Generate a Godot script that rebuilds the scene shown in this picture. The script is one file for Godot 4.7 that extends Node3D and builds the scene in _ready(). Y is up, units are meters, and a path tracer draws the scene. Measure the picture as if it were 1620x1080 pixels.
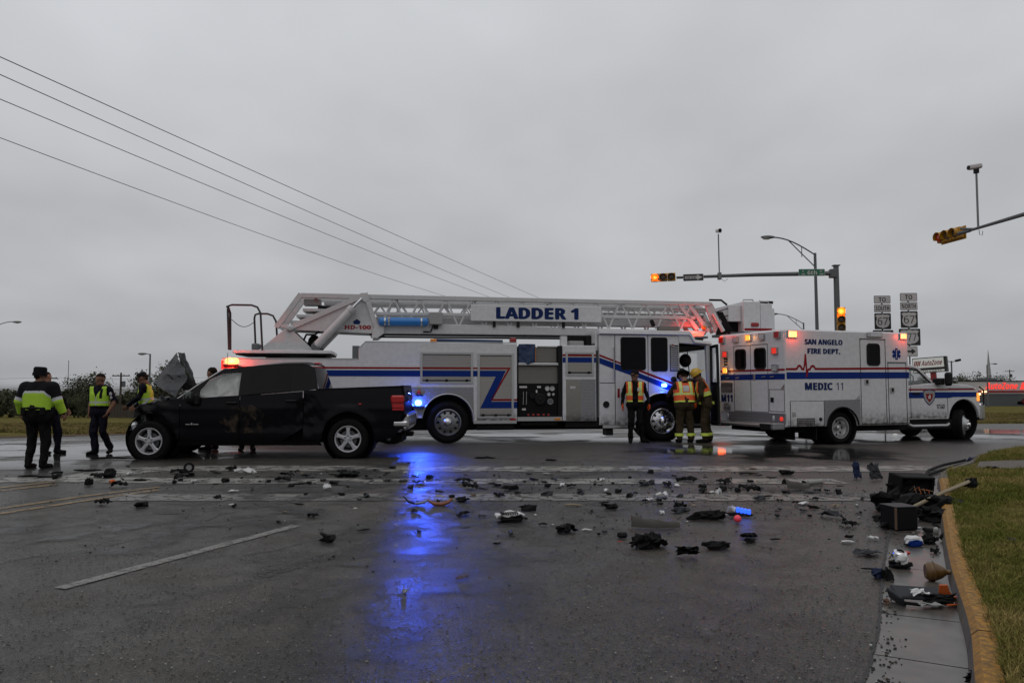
extends Node3D
func _ready() -> void:
	rng.seed = 11
	# camera: eye 1.44 m above the road, tipped up a little
	var cam := Camera3D.new()
	cam.name = "camera"
	cam.fov = 47.03
	cam.near = 0.1
	cam.far = 2500.0
	cam.position = Vector3(0, 1.44, 0)
	cam.rotation.x = deg_to_rad(3.32)
	add_child(cam)
	cam.current = true
	var env := Environment.new()
	env.background_mode = Environment.BG_SKY
	var sky := Sky.new()
	var pano := PanoramaSkyMaterial.new()
	pano.panorama = cloud_sky()
	pano.energy_multiplier = 1.0
	sky.sky_material = pano
	env.sky = sky
	env.tonemap_mode = Environment.TONE_MAPPER_LINEAR
	env.tonemap_exposure = 1.0
	env.sdfgi_enabled = true
	env.ssao_enabled = true
	env.ssil_enabled = true
	var we := WorldEnvironment.new()
	we.name = "world_environment"
	we.environment = env
	add_child(we)
	var sun := DirectionalLight3D.new()
	sun.name = "overcast_sun"
	sun.light_energy = 0.15
	sun.light_color = Color(1.0, 0.97, 0.94)
	sun.light_angular_distance = 60.0
	sun.shadow_enabled = true
	add_child(sun)
	sun.rotation = Vector3(deg_to_rad(-62), deg_to_rad(-20), 0)
	make_materials()
	build_ground()
	build_background()
	build_fire_truck()
	build_ambulance()
	build_pickup()
	build_street_furniture()
	build_people()
	build_debris()
	build_grass()

# an even overcast: brighter towards the zenith, with soft broad bands of cloud
func cloud_sky() -> ImageTexture:
	var w := 1024
	var h := 512
	var n := FastNoiseLite.new()
	n.seed = 5
	n.frequency = 1.0
	n.fractal_octaves = 5
	n.fractal_gain = 0.5
	var im := Image.create(w, h, false, Image.FORMAT_RGBF)
	for y in h:
		var el := PI / 2 - PI * (y + 0.5) / h
		for x in w:
			if el < -0.05:
				im.set_pixel(x, y, Color(0.16, 0.16, 0.165))
				continue
			var az := TAU * (x + 0.5) / w
			var s := maxf(sin(el), 0.0)
			# the cloud deck: a level layer seen in perspective, softened towards the horizon
			var k := 1.0 / (s + 0.16)
			var p := Vector2(cos(az), sin(az)) * cos(el) * k
			var c := n.get_noise_3d(p.x * 0.55, p.y * 0.75, 3.0)
			var d := n.get_noise_3d(p.x * 1.7 + 9.0, p.y * 2.0, 11.0)
			var l := 0.44 * (1.0 + 0.72 * s) * (1.0 + 0.17 * c + 0.07 * d)
			l *= lerpf(0.86, 1.0, smoothstep(0.0, 0.1, s))
			im.set_pixel(x, y, Color(l * 0.975, l * 1.0, l * 1.045))
	return ImageTexture.create_from_image(im)
var taken := {}
var M := {}
var rng := RandomNumberGenerator.new()

# ---------------------------------------------------------------- mesh building
class MB:
	var st := SurfaceTool.new()
	var X := Transform3D()
	func _init() -> void:
		st.begin(Mesh.PRIMITIVE_TRIANGLES)
		st.set_smooth_group(-1)
	func at(x: float, y: float, z: float, rx := 0.0, ry := 0.0, rz := 0.0) -> MB:
		X = Transform3D(Basis.from_euler(Vector3(rx, ry, rz)), Vector3(x, y, z))
		return self
	func smooth(k: int) -> MB:
		st.set_smooth_group(k)
		return self
	func color(c: Color) -> MB:
		st.set_color(c)
		return self
	func tri(a: Vector3, b: Vector3, c: Vector3) -> void:
		st.add_vertex(X * a)
		st.add_vertex(X * b)
		st.add_vertex(X * c)
	func quad(a: Vector3, b: Vector3, c: Vector3, d: Vector3) -> void:
		tri(a, b, c)
		tri(a, c, d)
	# a box by two corners, with chamfered edges
	func box(x0: float, y0: float, z0: float, x1: float, y1: float, z1: float, b := 0.0) -> MB:
		var lo := Vector3(minf(x0, x1), minf(y0, y1), minf(z0, z1))
		var hi := Vector3(maxf(x0, x1), maxf(y0, y1), maxf(z0, z1))
		b = minf(b, 0.45 * minf(hi.x - lo.x, minf(hi.y - lo.y, hi.z - lo.z)))
		var c := (lo + hi) / 2
		var h := (hi - lo) / 2
		var ax := [Vector3.RIGHT, Vector3.UP, Vector3.BACK]
		for k in 3:
			for s in [-1.0, 1.0]:
				var n: Vector3 = ax[k] * s
				var u: Vector3 = ax[(k + 1) % 3]
				var w: Vector3 = ax[(k + 2) % 3] * s
				var o: Vector3 = c + n * h[k]
				var hu: float = h[(k + 1) % 3] - b
				var hw: float = h[(k + 2) % 3] - b
				quad(o - u * hu - w * hw, o - u * hu + w * hw, o + u * hu + w * hw, o + u * hu - w * hw)
		if b > 0.0:
			for k in 3:
				var i := (k + 1) % 3
				var j := (k + 2) % 3
				for si in [-1.0, 1.0]:
					for sj in [-1.0, 1.0]:
						var ei := c
						ei[i] += si * h[i]
						ei[j] += sj * (h[j] - b)
						var ej := c
						ej[j] += sj * h[j]
						ej[i] += si * (h[i] - b)
						var d: Vector3 = ax[k] * (h[k] - b)
						if si * sj > 0:
							quad(ei - d, ej - d, ej + d, ei + d)
						else:
							quad(ei + d, ej + d, ej - d, ei - d)
			for sx in [-1.0, 1.0]:
				for sy in [-1.0, 1.0]:
					for sz in [-1.0, 1.0]:
						var g := Vector3(sx, sy, sz)
						var p := c + g * (h - Vector3(b, b, b))
						var pa := p + Vector3(sx * b, 0, 0)
						var pb := p + Vector3(0, sy * b, 0)
						var pc := p + Vector3(0, 0, sz * b)
						if sx * sy * sz > 0:
							tri(pa, pc, pb)
						else:
							tri(pa, pb, pc)
		return self
	static func area(p: PackedVector2Array) -> float:
		var a := 0.0
		for i in p.size():
			a += p[i].cross(p[(i + 1) % p.size()])
		return a / 2
	static func inset(p: PackedVector2Array, b: float) -> PackedVector2Array:
		var out := PackedVector2Array()
		var n := p.size()
		for i in n:
			var d0 := (p[i] - p[(i + n - 1) % n]).normalized()
			var d1 := (p[(i + 1) % n] - p[i]).normalized()
			var n0 := Vector2(-d0.y, d0.x)
			var n1 := Vector2(-d1.y, d1.x)
			var m := (n0 + n1)
			if m.length() < 0.2:
				m = n0
			m = m.normalized()
			out.append(p[i] + m * minf(b / maxf(m.dot(n0), 0.35), 2.0 * b))
		return out
	# a polygon in x, y pulled from z0 to z1, its front edge chamfered
	func prism(poly: PackedVector2Array, z0: float, z1: float, b := 0.0, back := true) -> MB:
		if area(poly) < 0:
			poly = poly.duplicate()
			poly.reverse()
		var f := inset(poly, b) if b > 0 else poly
		var idx := Geometry2D.triangulate_polygon(f)
		while idx.is_empty() and b > 0.0:
			b = 0.0 if b < 0.004 else b / 2
			f = inset(poly, b) if b > 0 else poly
			idx = Geometry2D.triangulate_polygon(f)
		for i in range(0, idx.size(), 3):
			var p: Vector2 = f[idx[i]]
			var q: Vector2 = f[idx[i + 1]]
			var r: Vector2 = f[idx[i + 2]]
			if (q - p).cross(r - p) > 0:
				var s := q
				q = r
				r = s
			tri(Vector3(p.x, p.y, z1), Vector3(q.x, q.y, z1), Vector3(r.x, r.y, z1))
		if back:
			var bi := Geometry2D.triangulate_polygon(poly)
			for i in range(0, bi.size(), 3):
				var p: Vector2 = poly[bi[i]]
				var q: Vector2 = poly[bi[i + 1]]
				var r: Vector2 = poly[bi[i + 2]]
				if (q - p).cross(r - p) < 0:
					var s := q
					q = r
					r = s
				tri(Vector3(p.x, p.y, z0), Vector3(q.x, q.y, z0), Vector3(r.x, r.y, z0))
		for i in poly.size():
			var a := poly[i]
			var c := poly[(i + 1) % poly.size()]
			var e := z1 - b
			quad(Vector3(a.x, a.y, z0), Vector3(a.x, a.y, e), Vector3(c.x, c.y, e), Vector3(c.x, c.y, z0))
			if b > 0:
				var a2 := f[i]
				var c2 := f[(i + 1) % poly.size()]
				quad(Vector3(a.x, a.y, e), Vector3(a2.x, a2.y, z1), Vector3(c2.x, c2.y, z1), Vector3(c.x, c.y, e))
		return self
	# a frame: the polygon without its inset
	func ring(poly: PackedVector2Array, w: float, z0: float, z1: float) -> MB:
		if area(poly) < 0:
			poly = poly.duplicate()
			poly.reverse()
		var f := inset(poly, w)
		for i in poly.size():
			var a := poly[i]
			var c := poly[(i + 1) % poly.size()]
			var a2 := f[i]
			var c2 := f[(i + 1) % poly.size()]
			quad(Vector3(a.x, a.y, z1), Vector3(a2.x, a2.y, z1), Vector3(c2.x, c2.y, z1), Vector3(c.x, c.y, z1))
			quad(Vector3(a.x, a.y, z0), Vector3(a.x, a.y, z1), Vector3(c.x, c.y, z1), Vector3(c.x, c.y, z0))
			quad(Vector3(a2.x, a2.y, z1), Vector3(a2.x, a2.y, z0), Vector3(c2.x, c2.y, z0), Vector3(c2.x, c2.y, z1))
		return self
	# a round bar along points; r is one radius or one per point
	func tube(pts: Array, r, seg := 8, caps := true) -> MB:
		st.set_smooth_group(1)
		var n := pts.size()
		var rings := []
		var up := Vector3.UP
		for i in n:
			var d: Vector3 = (pts[mini(i + 1, n - 1)] - pts[maxi(i - 1, 0)])
			d = d.normalized() if d.length() > 1e-6 else Vector3.RIGHT
			if absf(d.dot(up)) > 0.95:
				up = Vector3.RIGHT if absf(d.x) < 0.8 else Vector3.BACK
			var u := (up - d * up.dot(d)).normalized()
			up = u
			var w := d.cross(u)
			var rad: float = r[i] if r is Array else r
			var ring_ := []
			for k in seg:
				var t := TAU * k / seg
				ring_.append(pts[i] + (u * cos(t) + w * sin(t)) * rad)
			rings.append(ring_)
		for i in n - 1:
			for k in seg:
				var m := (k + 1) % seg
				quad(rings[i][k], rings[i][m], rings[i + 1][m], rings[i + 1][k])
		st.set_smooth_group(-1)
		if caps:
			for k in range(1, seg - 1):
				tri(rings[0][0], rings[0][k + 1], rings[0][k])
				tri(rings[n - 1][0], rings[n - 1][k], rings[n - 1][k + 1])
		return self
	func bar(a: Vector3, c: Vector3, r: float, seg := 8) -> MB:
		return tube([a, c], r, seg)
	# a flat bar of a rectangular section from a to c; t is its depth along z
	func flat(a: Vector2, c: Vector2, w: float, z0: float, z1: float) -> MB:
		var d := (c - a).normalized()
		var n := Vector2(-d.y, d.x) * w / 2
		return prism(PackedVector2Array([a - n, c - n, c + n, a + n]), z0, z1)
	# a profile of (radius, height along z) turned round z
	func lathe(prof: Array, seg := 32, soft := false) -> MB:
		for i in prof.size() - 1:
			st.set_smooth_group(1 if soft else i + 2)
			var p: Vector2 = prof[i]
			var q: Vector2 = prof[i + 1]
			for k in seg:
				var t0 := TAU * k / seg
				var t1 := TAU * (k + 1) / seg
				var a := Vector3(p.x * cos(t0), p.x * sin(t0), p.y)
				var b_ := Vector3(p.x * cos(t1), p.x * sin(t1), p.y)
				var c := Vector3(q.x * cos(t1), q.x * sin(t1), q.y)
				var d := Vector3(q.x * cos(t0), q.x * sin(t0), q.y)
				if p.x < 1e-5:
					tri(a, c, d)
				elif q.x < 1e-5:
					tri(a, b_, c)
				else:
					quad(a, b_, c, d)
		st.set_smooth_group(-1)
		return self
	func ball(rx: float, ry: float, rz: float, seg := 12) -> MB:
		st.set_smooth_group(1)
		var h := seg / 2
		for i in h:
			for k in seg:
				var c := []
				for q in [[i, k], [i + 1, k], [i + 1, k + 1], [i, k + 1]]:
					var a: float = PI * q[0] / h
					var t: float = TAU * q[1] / seg
					c.append(Vector3(rx * sin(a) * cos(t), ry * cos(a), rz * sin(a) * sin(t)))
				if i > 0:
					tri(c[0], c[2], c[3])
				if i < h - 1:
					tri(c[0], c[1], c[2])
		st.set_smooth_group(-1)
		return self
	# the polygon cut into cells, every point lifted to f(x, y)
	func skin(poly: PackedVector2Array, cell: float, f: Callable) -> MB:
		st.set_smooth_group(1)
		var lo := poly[0]
		var hi := poly[0]
		for p in poly:
			lo = lo.min(p)
			hi = hi.max(p)
		for j in int(ceil((hi.y - lo.y) / cell)):
			for i in int(ceil((hi.x - lo.x) / cell)):
				var a := lo + Vector2(i, j) * cell
				var sq := PackedVector2Array([a, a + Vector2(cell, 0), a + Vector2(cell, cell), a + Vector2(0, cell)])
				for g in Geometry2D.intersect_polygons(poly, sq):
					var idx := Geometry2D.triangulate_polygon(g)
					for k in range(0, idx.size(), 3):
						var p: Vector2 = g[idx[k]]
						var q: Vector2 = g[idx[k + 1]]
						var r: Vector2 = g[idx[k + 2]]
						if (q - p).cross(r - p) > 0:
							var s := q
							q = r
							r = s
						tri(f.call(p.x, p.y), f.call(q.x, q.y), f.call(r.x, r.y))
		st.set_smooth_group(-1)
		return self
	# a grid of points f(u, v), u and v from 0 to 1
	func sheet(nu: int, nv: int, f: Callable, uv := false) -> MB:
		st.set_smooth_group(1)
		for j in nv:
			for i in nu:
				var u0 := float(i) / nu
				var u1 := float(i + 1) / nu
				var v0 := float(j) / nv
				var v1 := float(j + 1) / nv
				for q in [[u0, v0], [u0, v1], [u1, v1], [u0, v0], [u1, v1], [u1, v0]]:
					if uv:
						st.set_uv(Vector2(q[0], q[1]))
					st.add_vertex(X * f.call(q[0], q[1]))
		st.set_smooth_group(-1)
		return self
	func mesh() -> ArrayMesh:
		st.generate_normals()
		return st.commit()

func P(a: Array) -> PackedVector2Array:
	var p := PackedVector2Array()
	for i in range(0, a.size(), 2):
		p.append(Vector2(a[i], a[i + 1]))
	return p

func rect(x0: float, y0: float, x1: float, y1: float) -> PackedVector2Array:
	return P([x0, y0, x1, y0, x1, y1, x0, y1])

func rrect(x0: float, y0: float, x1: float, y1: float, r: float, n := 5) -> PackedVector2Array:
	var p := PackedVector2Array()
	for c in [[x1 - r, y0 + r, -PI / 2], [x1 - r, y1 - r, 0.0], [x0 + r, y1 - r, PI / 2], [x0 + r, y0 + r, PI]]:
		for k in n + 1:
			var t: float = c[2] + PI / 2 * k / n
			p.append(Vector2(c[0] + r * cos(t), c[1] + r * sin(t)))
	return p

# points of a circle's arc from angle a to b in degrees
func arc(cx: float, cy: float, r: float, a: float, b: float, n := 14) -> Array:
	var out := []
	for k in n + 1:
		var t := deg_to_rad(lerpf(a, b, float(k) / n))
		out.append_array([cx + r * cos(t), cy + r * sin(t)])
	return out

# ---------------------------------------------------------------- objects
func numbered(called: String) -> String:
	var n: int = taken.get(called, 0)
	taken[called] = n + 1
	return called if n == 0 else "%s_%03d" % [called, n]

func tag(o: Node3D, label: String, category := "", group := "", kind := "") -> Node3D:
	if label:
		o.set_meta("label", label)
	if category:
		o.set_meta("category", category)
	if group:
		o.set_meta("group", group)
	if kind:
		o.set_meta("kind", kind)
	return o

func thing(called: String, label: String, category: String, at := Vector3.ZERO, turn := 0.0, group := "") -> Node3D:
	var o := Node3D.new()
	o.name = numbered(called)
	add_child(o)
	o.position = at
	o.rotation.y = turn
	tag(o, label, category, group)
	return o

func obj(called: String, m, mat: Material, parent: Node3D = null, at := Vector3.ZERO, turn := Vector3.ZERO) -> MeshInstance3D:
	var o := MeshInstance3D.new()
	o.name = numbered(called) if parent == null else called
	o.mesh = m.mesh() if m is MB else m
	o.material_override = mat
	o.position = at
	o.rotation = turn
	(self if parent == null else parent).add_child(o, true)
	return o

func solo(called: String, m, mat: Material, label: String, category: String, at := Vector3.ZERO, turn := Vector3.ZERO, group := "") -> MeshInstance3D:
	var o := obj(called, m, mat, null, at, turn)
	tag(o, label, category, group)
	return o

func struct(called: String, m, mat: Material, label := "") -> MeshInstance3D:
	var o := obj(called, m, mat)
	tag(o, label, "", "", "structure")
	return o

func copy_of(o: Node3D, label: String, at: Vector3, turn := Vector3.ZERO, group := "") -> Node3D:
	var c: Node3D = o.duplicate()
	c.name = numbered(str(o.name).rstrip("0123456789").trim_suffix("_"))
	add_child(c)
	c.position = at
	c.rotation = turn
	tag(c, label, o.get_meta("category", ""), group if group else o.get_meta("group", ""))
	return c

var fonts := {}
func font(bold: bool) -> SystemFont:
	if not fonts.has(bold):
		var f := SystemFont.new()
		f.font_names = PackedStringArray(["Droid Sans"])
		f.font_weight = 700 if bold else 400
		fonts[bold] = f
	return fonts[bold]

# heavy lettering: the letters laid over themselves a little to the side
func heavy_text(s: String, w: float, h: float, mat: Material, parent: Node3D, t: Transform3D, fat := 0.05) -> MeshInstance3D:
	var tm := TextMesh.new()
	tm.text = s
	tm.font = font(true)
	tm.font_size = 48
	tm.pixel_size = 0.01
	tm.depth = 0.05
	tm.curve_step = 2.0
	var st := SurfaceTool.new()
	var k := 0
	for q in [[0.0, 0.0], [0.02, 0.004], [-0.02, 0.004], [0.0, 0.015], [0.0, -0.012]]:
		st.append_from(tm, 0, Transform3D(Basis.IDENTITY, Vector3(q[0], q[1], 0.004 * k)))
		k += 1
	var m := st.commit()
	var bb := m.get_aabb()
	var sc := Vector3(w / bb.size.x, h / bb.size.y, 0.06)
	var o := obj("lettering", m, mat, parent)
	var c := bb.get_center()
	o.transform = t * Transform3D(Basis.from_scale(sc), Vector3(-c.x * sc.x, -c.y * sc.y, 0))
	return o

# lettering fitted into w by h, its middle at t
func text(s: String, w: float, h: float, mat: Material, parent: Node3D, t: Transform3D, called := "lettering", bold := true, slant := 0.0) -> MeshInstance3D:
	var tm := TextMesh.new()
	tm.text = s
	tm.font = font(bold)
	tm.font_size = 48
	tm.pixel_size = 0.01
	tm.depth = 0.05
	tm.curve_step = 2.0
	var bb := tm.get_aabb()
	var sc := Vector3(w / maxf(bb.size.x, 0.01), h / maxf(bb.size.y, 0.01), 0.06)
	var o := obj(called, tm, mat, parent)
	var c := bb.get_center()
	var b := Basis(Vector3(sc.x, 0, 0), Vector3(slant * sc.y, sc.y, 0), Vector3(0, 0, sc.z))
	o.transform = t * Transform3D(b, Vector3(-c.x * sc.x - slant * sc.y * c.y, -c.y * sc.y, 0))
	return o

func tf(x: float, y: float, z: float, ry := 0.0, rx := 0.0, rz := 0.0) -> Transform3D:
	return Transform3D(Basis.from_euler(Vector3(rx, ry, rz)), Vector3(x, y, z))

# ---------------------------------------------------------------- materials (base colours in linear values)
func mt(called: String, r: float, g: float, b: float, rough := 0.6, metal := 0.0) -> StandardMaterial3D:
	var m := StandardMaterial3D.new()
	m.resource_name = called
	m.albedo_color = Color(r, g, b).linear_to_srgb()
	m.roughness = rough
	m.metallic = metal
	M[called] = m
	return m

func noise_tex(seed_: int, freq: float, c0: Color, c1: Color, size := 512, oct := 4, normal := false, bump := 4.0) -> NoiseTexture2D:
	var n := FastNoiseLite.new()
	n.seed = seed_
	n.frequency = freq
	n.fractal_octaves = oct
	var t := NoiseTexture2D.new()
	t.width = size
	t.height = size
	t.seamless = true
	t.noise = n
	if normal:
		t.as_normal_map = true
		t.bump_strength = bump
	else:
		var g := Gradient.new()
		g.set_color(0, c0)
		g.set_color(1, c1)
		t.color_ramp = g
	return t

func tri_map(m: StandardMaterial3D, scale: float, world := false) -> void:
	m.uv1_triplanar = true
	m.uv1_world_triplanar = world
	m.uv1_scale = Vector3.ONE * scale

func glow(called: String, r: float, g: float, b: float, e: float) -> StandardMaterial3D:
	var m := mt(called, minf(r, 1) * 0.5, minf(g, 1) * 0.5, minf(b, 1) * 0.5, 0.3)
	m.emission_enabled = true
	m.emission = Color(r, g, b).linear_to_srgb()
	m.emission_energy_multiplier = e
	return m

func omni(called: String, at: Vector3, c: Color, e: float, size: float, parent: Node3D = null) -> void:
	var l := OmniLight3D.new()
	l.name = called
	l.light_color = c.linear_to_srgb()
	l.light_energy = e
	l.light_size = size
	l.omni_range = 40.0
	l.omni_attenuation = 2.0
	l.shadow_enabled = true
	(self if parent == null else parent).add_child(l, true)
	l.position = at

# a lamp that throws its light one way
func beam(called: String, at: Vector3, towards: Vector3, c: Color, e: float, size: float, angle: float, parent: Node3D) -> void:
	var l := SpotLight3D.new()
	l.name = called
	l.light_color = c.linear_to_srgb()
	l.light_energy = e
	l.light_size = size
	l.spot_range = 60.0
	l.spot_attenuation = 2.0
	l.spot_angle = angle
	l.spot_angle_attenuation = 0.6
	l.shadow_enabled = true
	parent.add_child(l, true)
	l.position = at
	l.basis = Basis.looking_at(towards.normalized())

func grey(v: float) -> Color:
	return Color(v, v, v)

func make_materials() -> void:
	var dirt := noise_tex(3, 0.012, grey(0.93), grey(1.0), 512, 5)
	var grime := noise_tex(8, 0.02, grey(0.45), grey(1.0), 512, 5)
	for a in [["white", 0.55, 0.55, 0.565, 0.3], ["white_trim", 0.54, 0.54, 0.55, 0.35], ["ladder_white", 0.47, 0.47, 0.475, 0.45]]:
		var m := mt(a[0], a[1], a[2], a[3], a[4])
		m.albedo_texture = dirt
		tri_map(m, 0.9)
	mt("red", 0.2, 0.007, 0.012, 0.4)
	mt("blue", 0.004, 0.022, 0.15, 0.4)
	mt("navy", 0.008, 0.02, 0.085, 0.5)
	mt("seam", 0.012, 0.012, 0.013, 0.7)
	mt("black", 0.012, 0.012, 0.013, 0.5)
	mt("gloss_black", 0.008, 0.008, 0.009, 0.18)
	mt("dark_red", 0.22, 0.012, 0.015, 0.4)
	mt("rubber", 0.011, 0.011, 0.0115, 0.8)
	M.rubber.albedo_texture = grime
	tri_map(M.rubber, 3.0)
	mt("underbody", 0.01, 0.01, 0.0095, 0.8)
	mt("rail_black", 0.03, 0.03, 0.033, 0.4, 0.4)
	mt("chrome", 0.6, 0.6, 0.62, 0.18, 1.0)
	mt("wheel_steel", 0.22, 0.22, 0.225, 0.35, 0.85)
	mt("polished", 0.3, 0.29, 0.27, 0.25, 1.0)
	mt("steel", 0.42, 0.42, 0.42, 0.38, 0.9)
	mt("alloy", 0.42, 0.42, 0.44, 0.35, 0.55)
	mt("shutter", 0.27, 0.255, 0.235, 0.5, 0.4)
	var tp := mt("tread_plate", 0.24, 0.24, 0.25, 0.45, 0.7)
	tp.normal_enabled = true
	tp.normal_texture = diamond_normal()
	tri_map(tp, 6.0)
	var pf := mt("perforated", 0.17, 0.16, 0.145, 0.55, 0.6)
	pf.normal_enabled = true
	pf.normal_texture = tp.normal_texture
	tri_map(pf, 9.0)
	var gl := mt("glass", 0.2, 0.25, 0.24, 0.04)
	gl.transparency = BaseMaterial3D.TRANSPARENCY_ALPHA
	gl.albedo_color.a = 0.18
	var tg := mt("tinted_glass", 0.004, 0.004, 0.005, 0.06)
	tg.metallic_specular = 0.2
	mt("lens_red", 0.35, 0.012, 0.012, 0.15)
	mt("lens_clear", 0.45, 0.46, 0.47, 0.15, 0.3)
	mt("lens_amber", 0.5, 0.16, 0.01, 0.2)
	glow("lamp_red_dim", 1.0, 0.05, 0.03, 0.55)
	glow("lamp_red", 1.0, 0.05, 0.03, 6.0)
	glow("lamp_red_hot", 1.0, 0.12, 0.035, 10.0)
	glow("lamp_amber", 1.0, 0.32, 0.05, 1.25)
	glow("lamp_blue", 0.03, 0.12, 1.0, 70.0)
	glow("lamp_blue_side", 0.03, 0.13, 1.0, 40.0)
	glow("signal_red", 1.0, 0.09, 0.012, 1.5)
	glow("signal_amber", 1.0, 0.22, 0.025, 1.5)
	glow("marker_lamp", 1.0, 0.55, 0.25, 6.0)
	glow("white_lamp", 1.0, 0.95, 0.85, 8.0)
	mt("signal_yellow", 0.38, 0.19, 0.01, 0.5)
	mt("signal_dark", 0.05, 0.035, 0.02, 0.4)
	mt("galvanised", 0.16, 0.165, 0.17, 0.5, 0.5)
	mt("pole_grey", 0.1, 0.105, 0.11, 0.55, 0.3)
	mt("sign_white", 0.44, 0.41, 0.405, 0.5)
	mt("sign_black", 0.012, 0.012, 0.012, 0.5)
	mt("sign_green", 0.005, 0.11, 0.06, 0.4)
	mt("sign_lit", 0.85, 0.87, 0.85, 0.45)
	mt("wood_pole", 0.05, 0.04, 0.032, 0.9)
	mt("cable", 0.03, 0.03, 0.032, 0.7)
	for k in ["red", "blue", "navy", "rubber", "black", "seam", "underbody", "gloss_black", "cap_black"]:
		if M.has(k):
			M[k].metallic_specular = 0.22
	mt("skin", 0.34, 0.18, 0.12, 0.5)
	mt("tarp", 0.012, 0.028, 0.075, 0.7)
	mt("bottle_blue", 0.01, 0.14, 0.42, 0.35)
	mt("grey_box", 0.25, 0.25, 0.25, 0.6)
	# the wrecked pickup's paint: near-black blue with a clear coat
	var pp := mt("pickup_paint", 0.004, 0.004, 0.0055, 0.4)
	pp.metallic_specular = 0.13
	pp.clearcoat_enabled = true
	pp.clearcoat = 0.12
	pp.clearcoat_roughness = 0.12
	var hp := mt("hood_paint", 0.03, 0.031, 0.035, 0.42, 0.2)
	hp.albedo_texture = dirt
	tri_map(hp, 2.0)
	mt("pickup_dark", 0.004, 0.004, 0.004, 0.7)
	M.pickup_dark.metallic_specular = 0.15
	var vc := mt("painted_cloth", 1, 1, 1, 0.8)
	vc.metallic_specular = 0.2
	vc.vertex_color_use_as_albedo = true
	var wv := noise_tex(31, 0.09, grey(0.72), grey(1.0), 256, 3)
	vc.albedo_texture = wv
	tri_map(vc, 5.0)
	mt("lime", 0.42, 0.68, 0.03, 0.7)
	M.lime.albedo_texture = wv
	tri_map(M.lime, 4.0)
	mt("hi_orange", 0.85, 0.11, 0.02, 0.7)
	M.hi_orange.albedo_texture = wv
	tri_map(M.hi_orange, 4.0)
	mt("reflective", 0.36, 0.37, 0.38, 0.4)
	mt("lime_trim", 0.5, 0.62, 0.08, 0.6)
	mt("cap_black", 0.008, 0.008, 0.0095, 0.85)
	M.cap_black.metallic_specular = 0.2
	mt("hair", 0.018, 0.012, 0.009, 0.6)
	mt("helmet_yellow", 0.42, 0.26, 0.015, 0.35)
	mt("glove_orange", 0.6, 0.08, 0.012, 0.6)

# road spray and grime on a vehicle's lower panels, thinning out upwards
func grime(parent: Node3D, x0: float, x1: float, y0: float, y1: float, z: float) -> void:
	if not M.has("road_grime"):
		var g := overlay("road_grime", patchy(97, 0.03, 0.15, 0.8, lin(0.07, 0.058, 0.045), 256, 0.25), 0.8, 0.85)
		g.uv1_world_triplanar = false
		M["road_grime"] = g
	var m := MB.new()
	m.smooth(1)
	var n := 3
	for i in n:
		var a := lerpf(y0, y1, float(i) / n)
		var b := lerpf(y0, y1, float(i + 1) / n)
		var ca := Color(1, 1, 1, 0.75 * pow(1.0 - float(i) / n, 1.6))
		var cb := Color(1, 1, 1, 0.75 * pow(1.0 - float(i + 1) / n, 1.6))
		for q in [[x0, a, ca], [x0, b, cb], [x1, b, cb], [x0, a, ca], [x1, b, cb], [x1, a, ca]]:
			m.st.set_color(q[2])
			m.st.add_vertex(Vector3(q[0], q[1], z))
	obj("road_grime", m, M.road_grime, parent)

# a repeating relief of small raised lozenges, as on tread plate
func diamond_normal() -> ImageTexture:
	var n := 128
	var im := Image.create(n, n, false, Image.FORMAT_RGBA8)
	for y in n:
		for x in n:
			var u := fposmod(x, 64.0) - 32.0
			var v := fposmod(y, 64.0) - 32.0
			var flip := (int(x / 64.0) + int(y / 64.0)) % 2
			var a := (u + v) * 0.707
			var b := (u - v) * 0.707
			if flip == 1:
				var c := a
				a = b
				b = c
			var d := clampf(1.6 - sqrt((a / 24.0) ** 2 + (b / 7.0) ** 2) * 1.6, 0.0, 1.0)
			im.set_pixel(x, y, grey(d))
	im.bump_map_to_normal_map(6.0)
	return ImageTexture.create_from_image(im)
# ---------------------------------------------------------------- ground, road, markings
func hgt(x: float, z: float) -> float:
	var d := -z - 24.0
	if d <= 0.0:
		return 0.0
	return -d * lerpf(0.0306, 0.0165, smoothstep(0.0, 40.0, x))

func lie(poly: PackedVector2Array, cell: float, up: float) -> MB:
	var m := MB.new()
	m.skin(poly, cell, func(x: float, y: float) -> Vector3: return Vector3(x, hgt(x, -y) + up, -y))
	return m

# polygon points given as x, z pairs, turned to x, -z
func XZ(a: Array) -> PackedVector2Array:
	var p := PackedVector2Array()
	for i in range(0, a.size(), 2):
		p.append(Vector2(a[i], -a[i + 1]))
	return p

func smooth_line(a: Array, n := 6) -> Array:
	var c := Curve2D.new()
	var pts := XZ(a)
	for i in pts.size():
		var t := (pts[mini(i + 1, pts.size() - 1)] - pts[maxi(i - 1, 0)]) / 6.0
		c.add_point(pts[i], -t, t)
	var out := []
	var k := (pts.size() - 1) * n
	for i in k + 1:
		out.append(c.samplef(float(i) / n))
	return out

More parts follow.
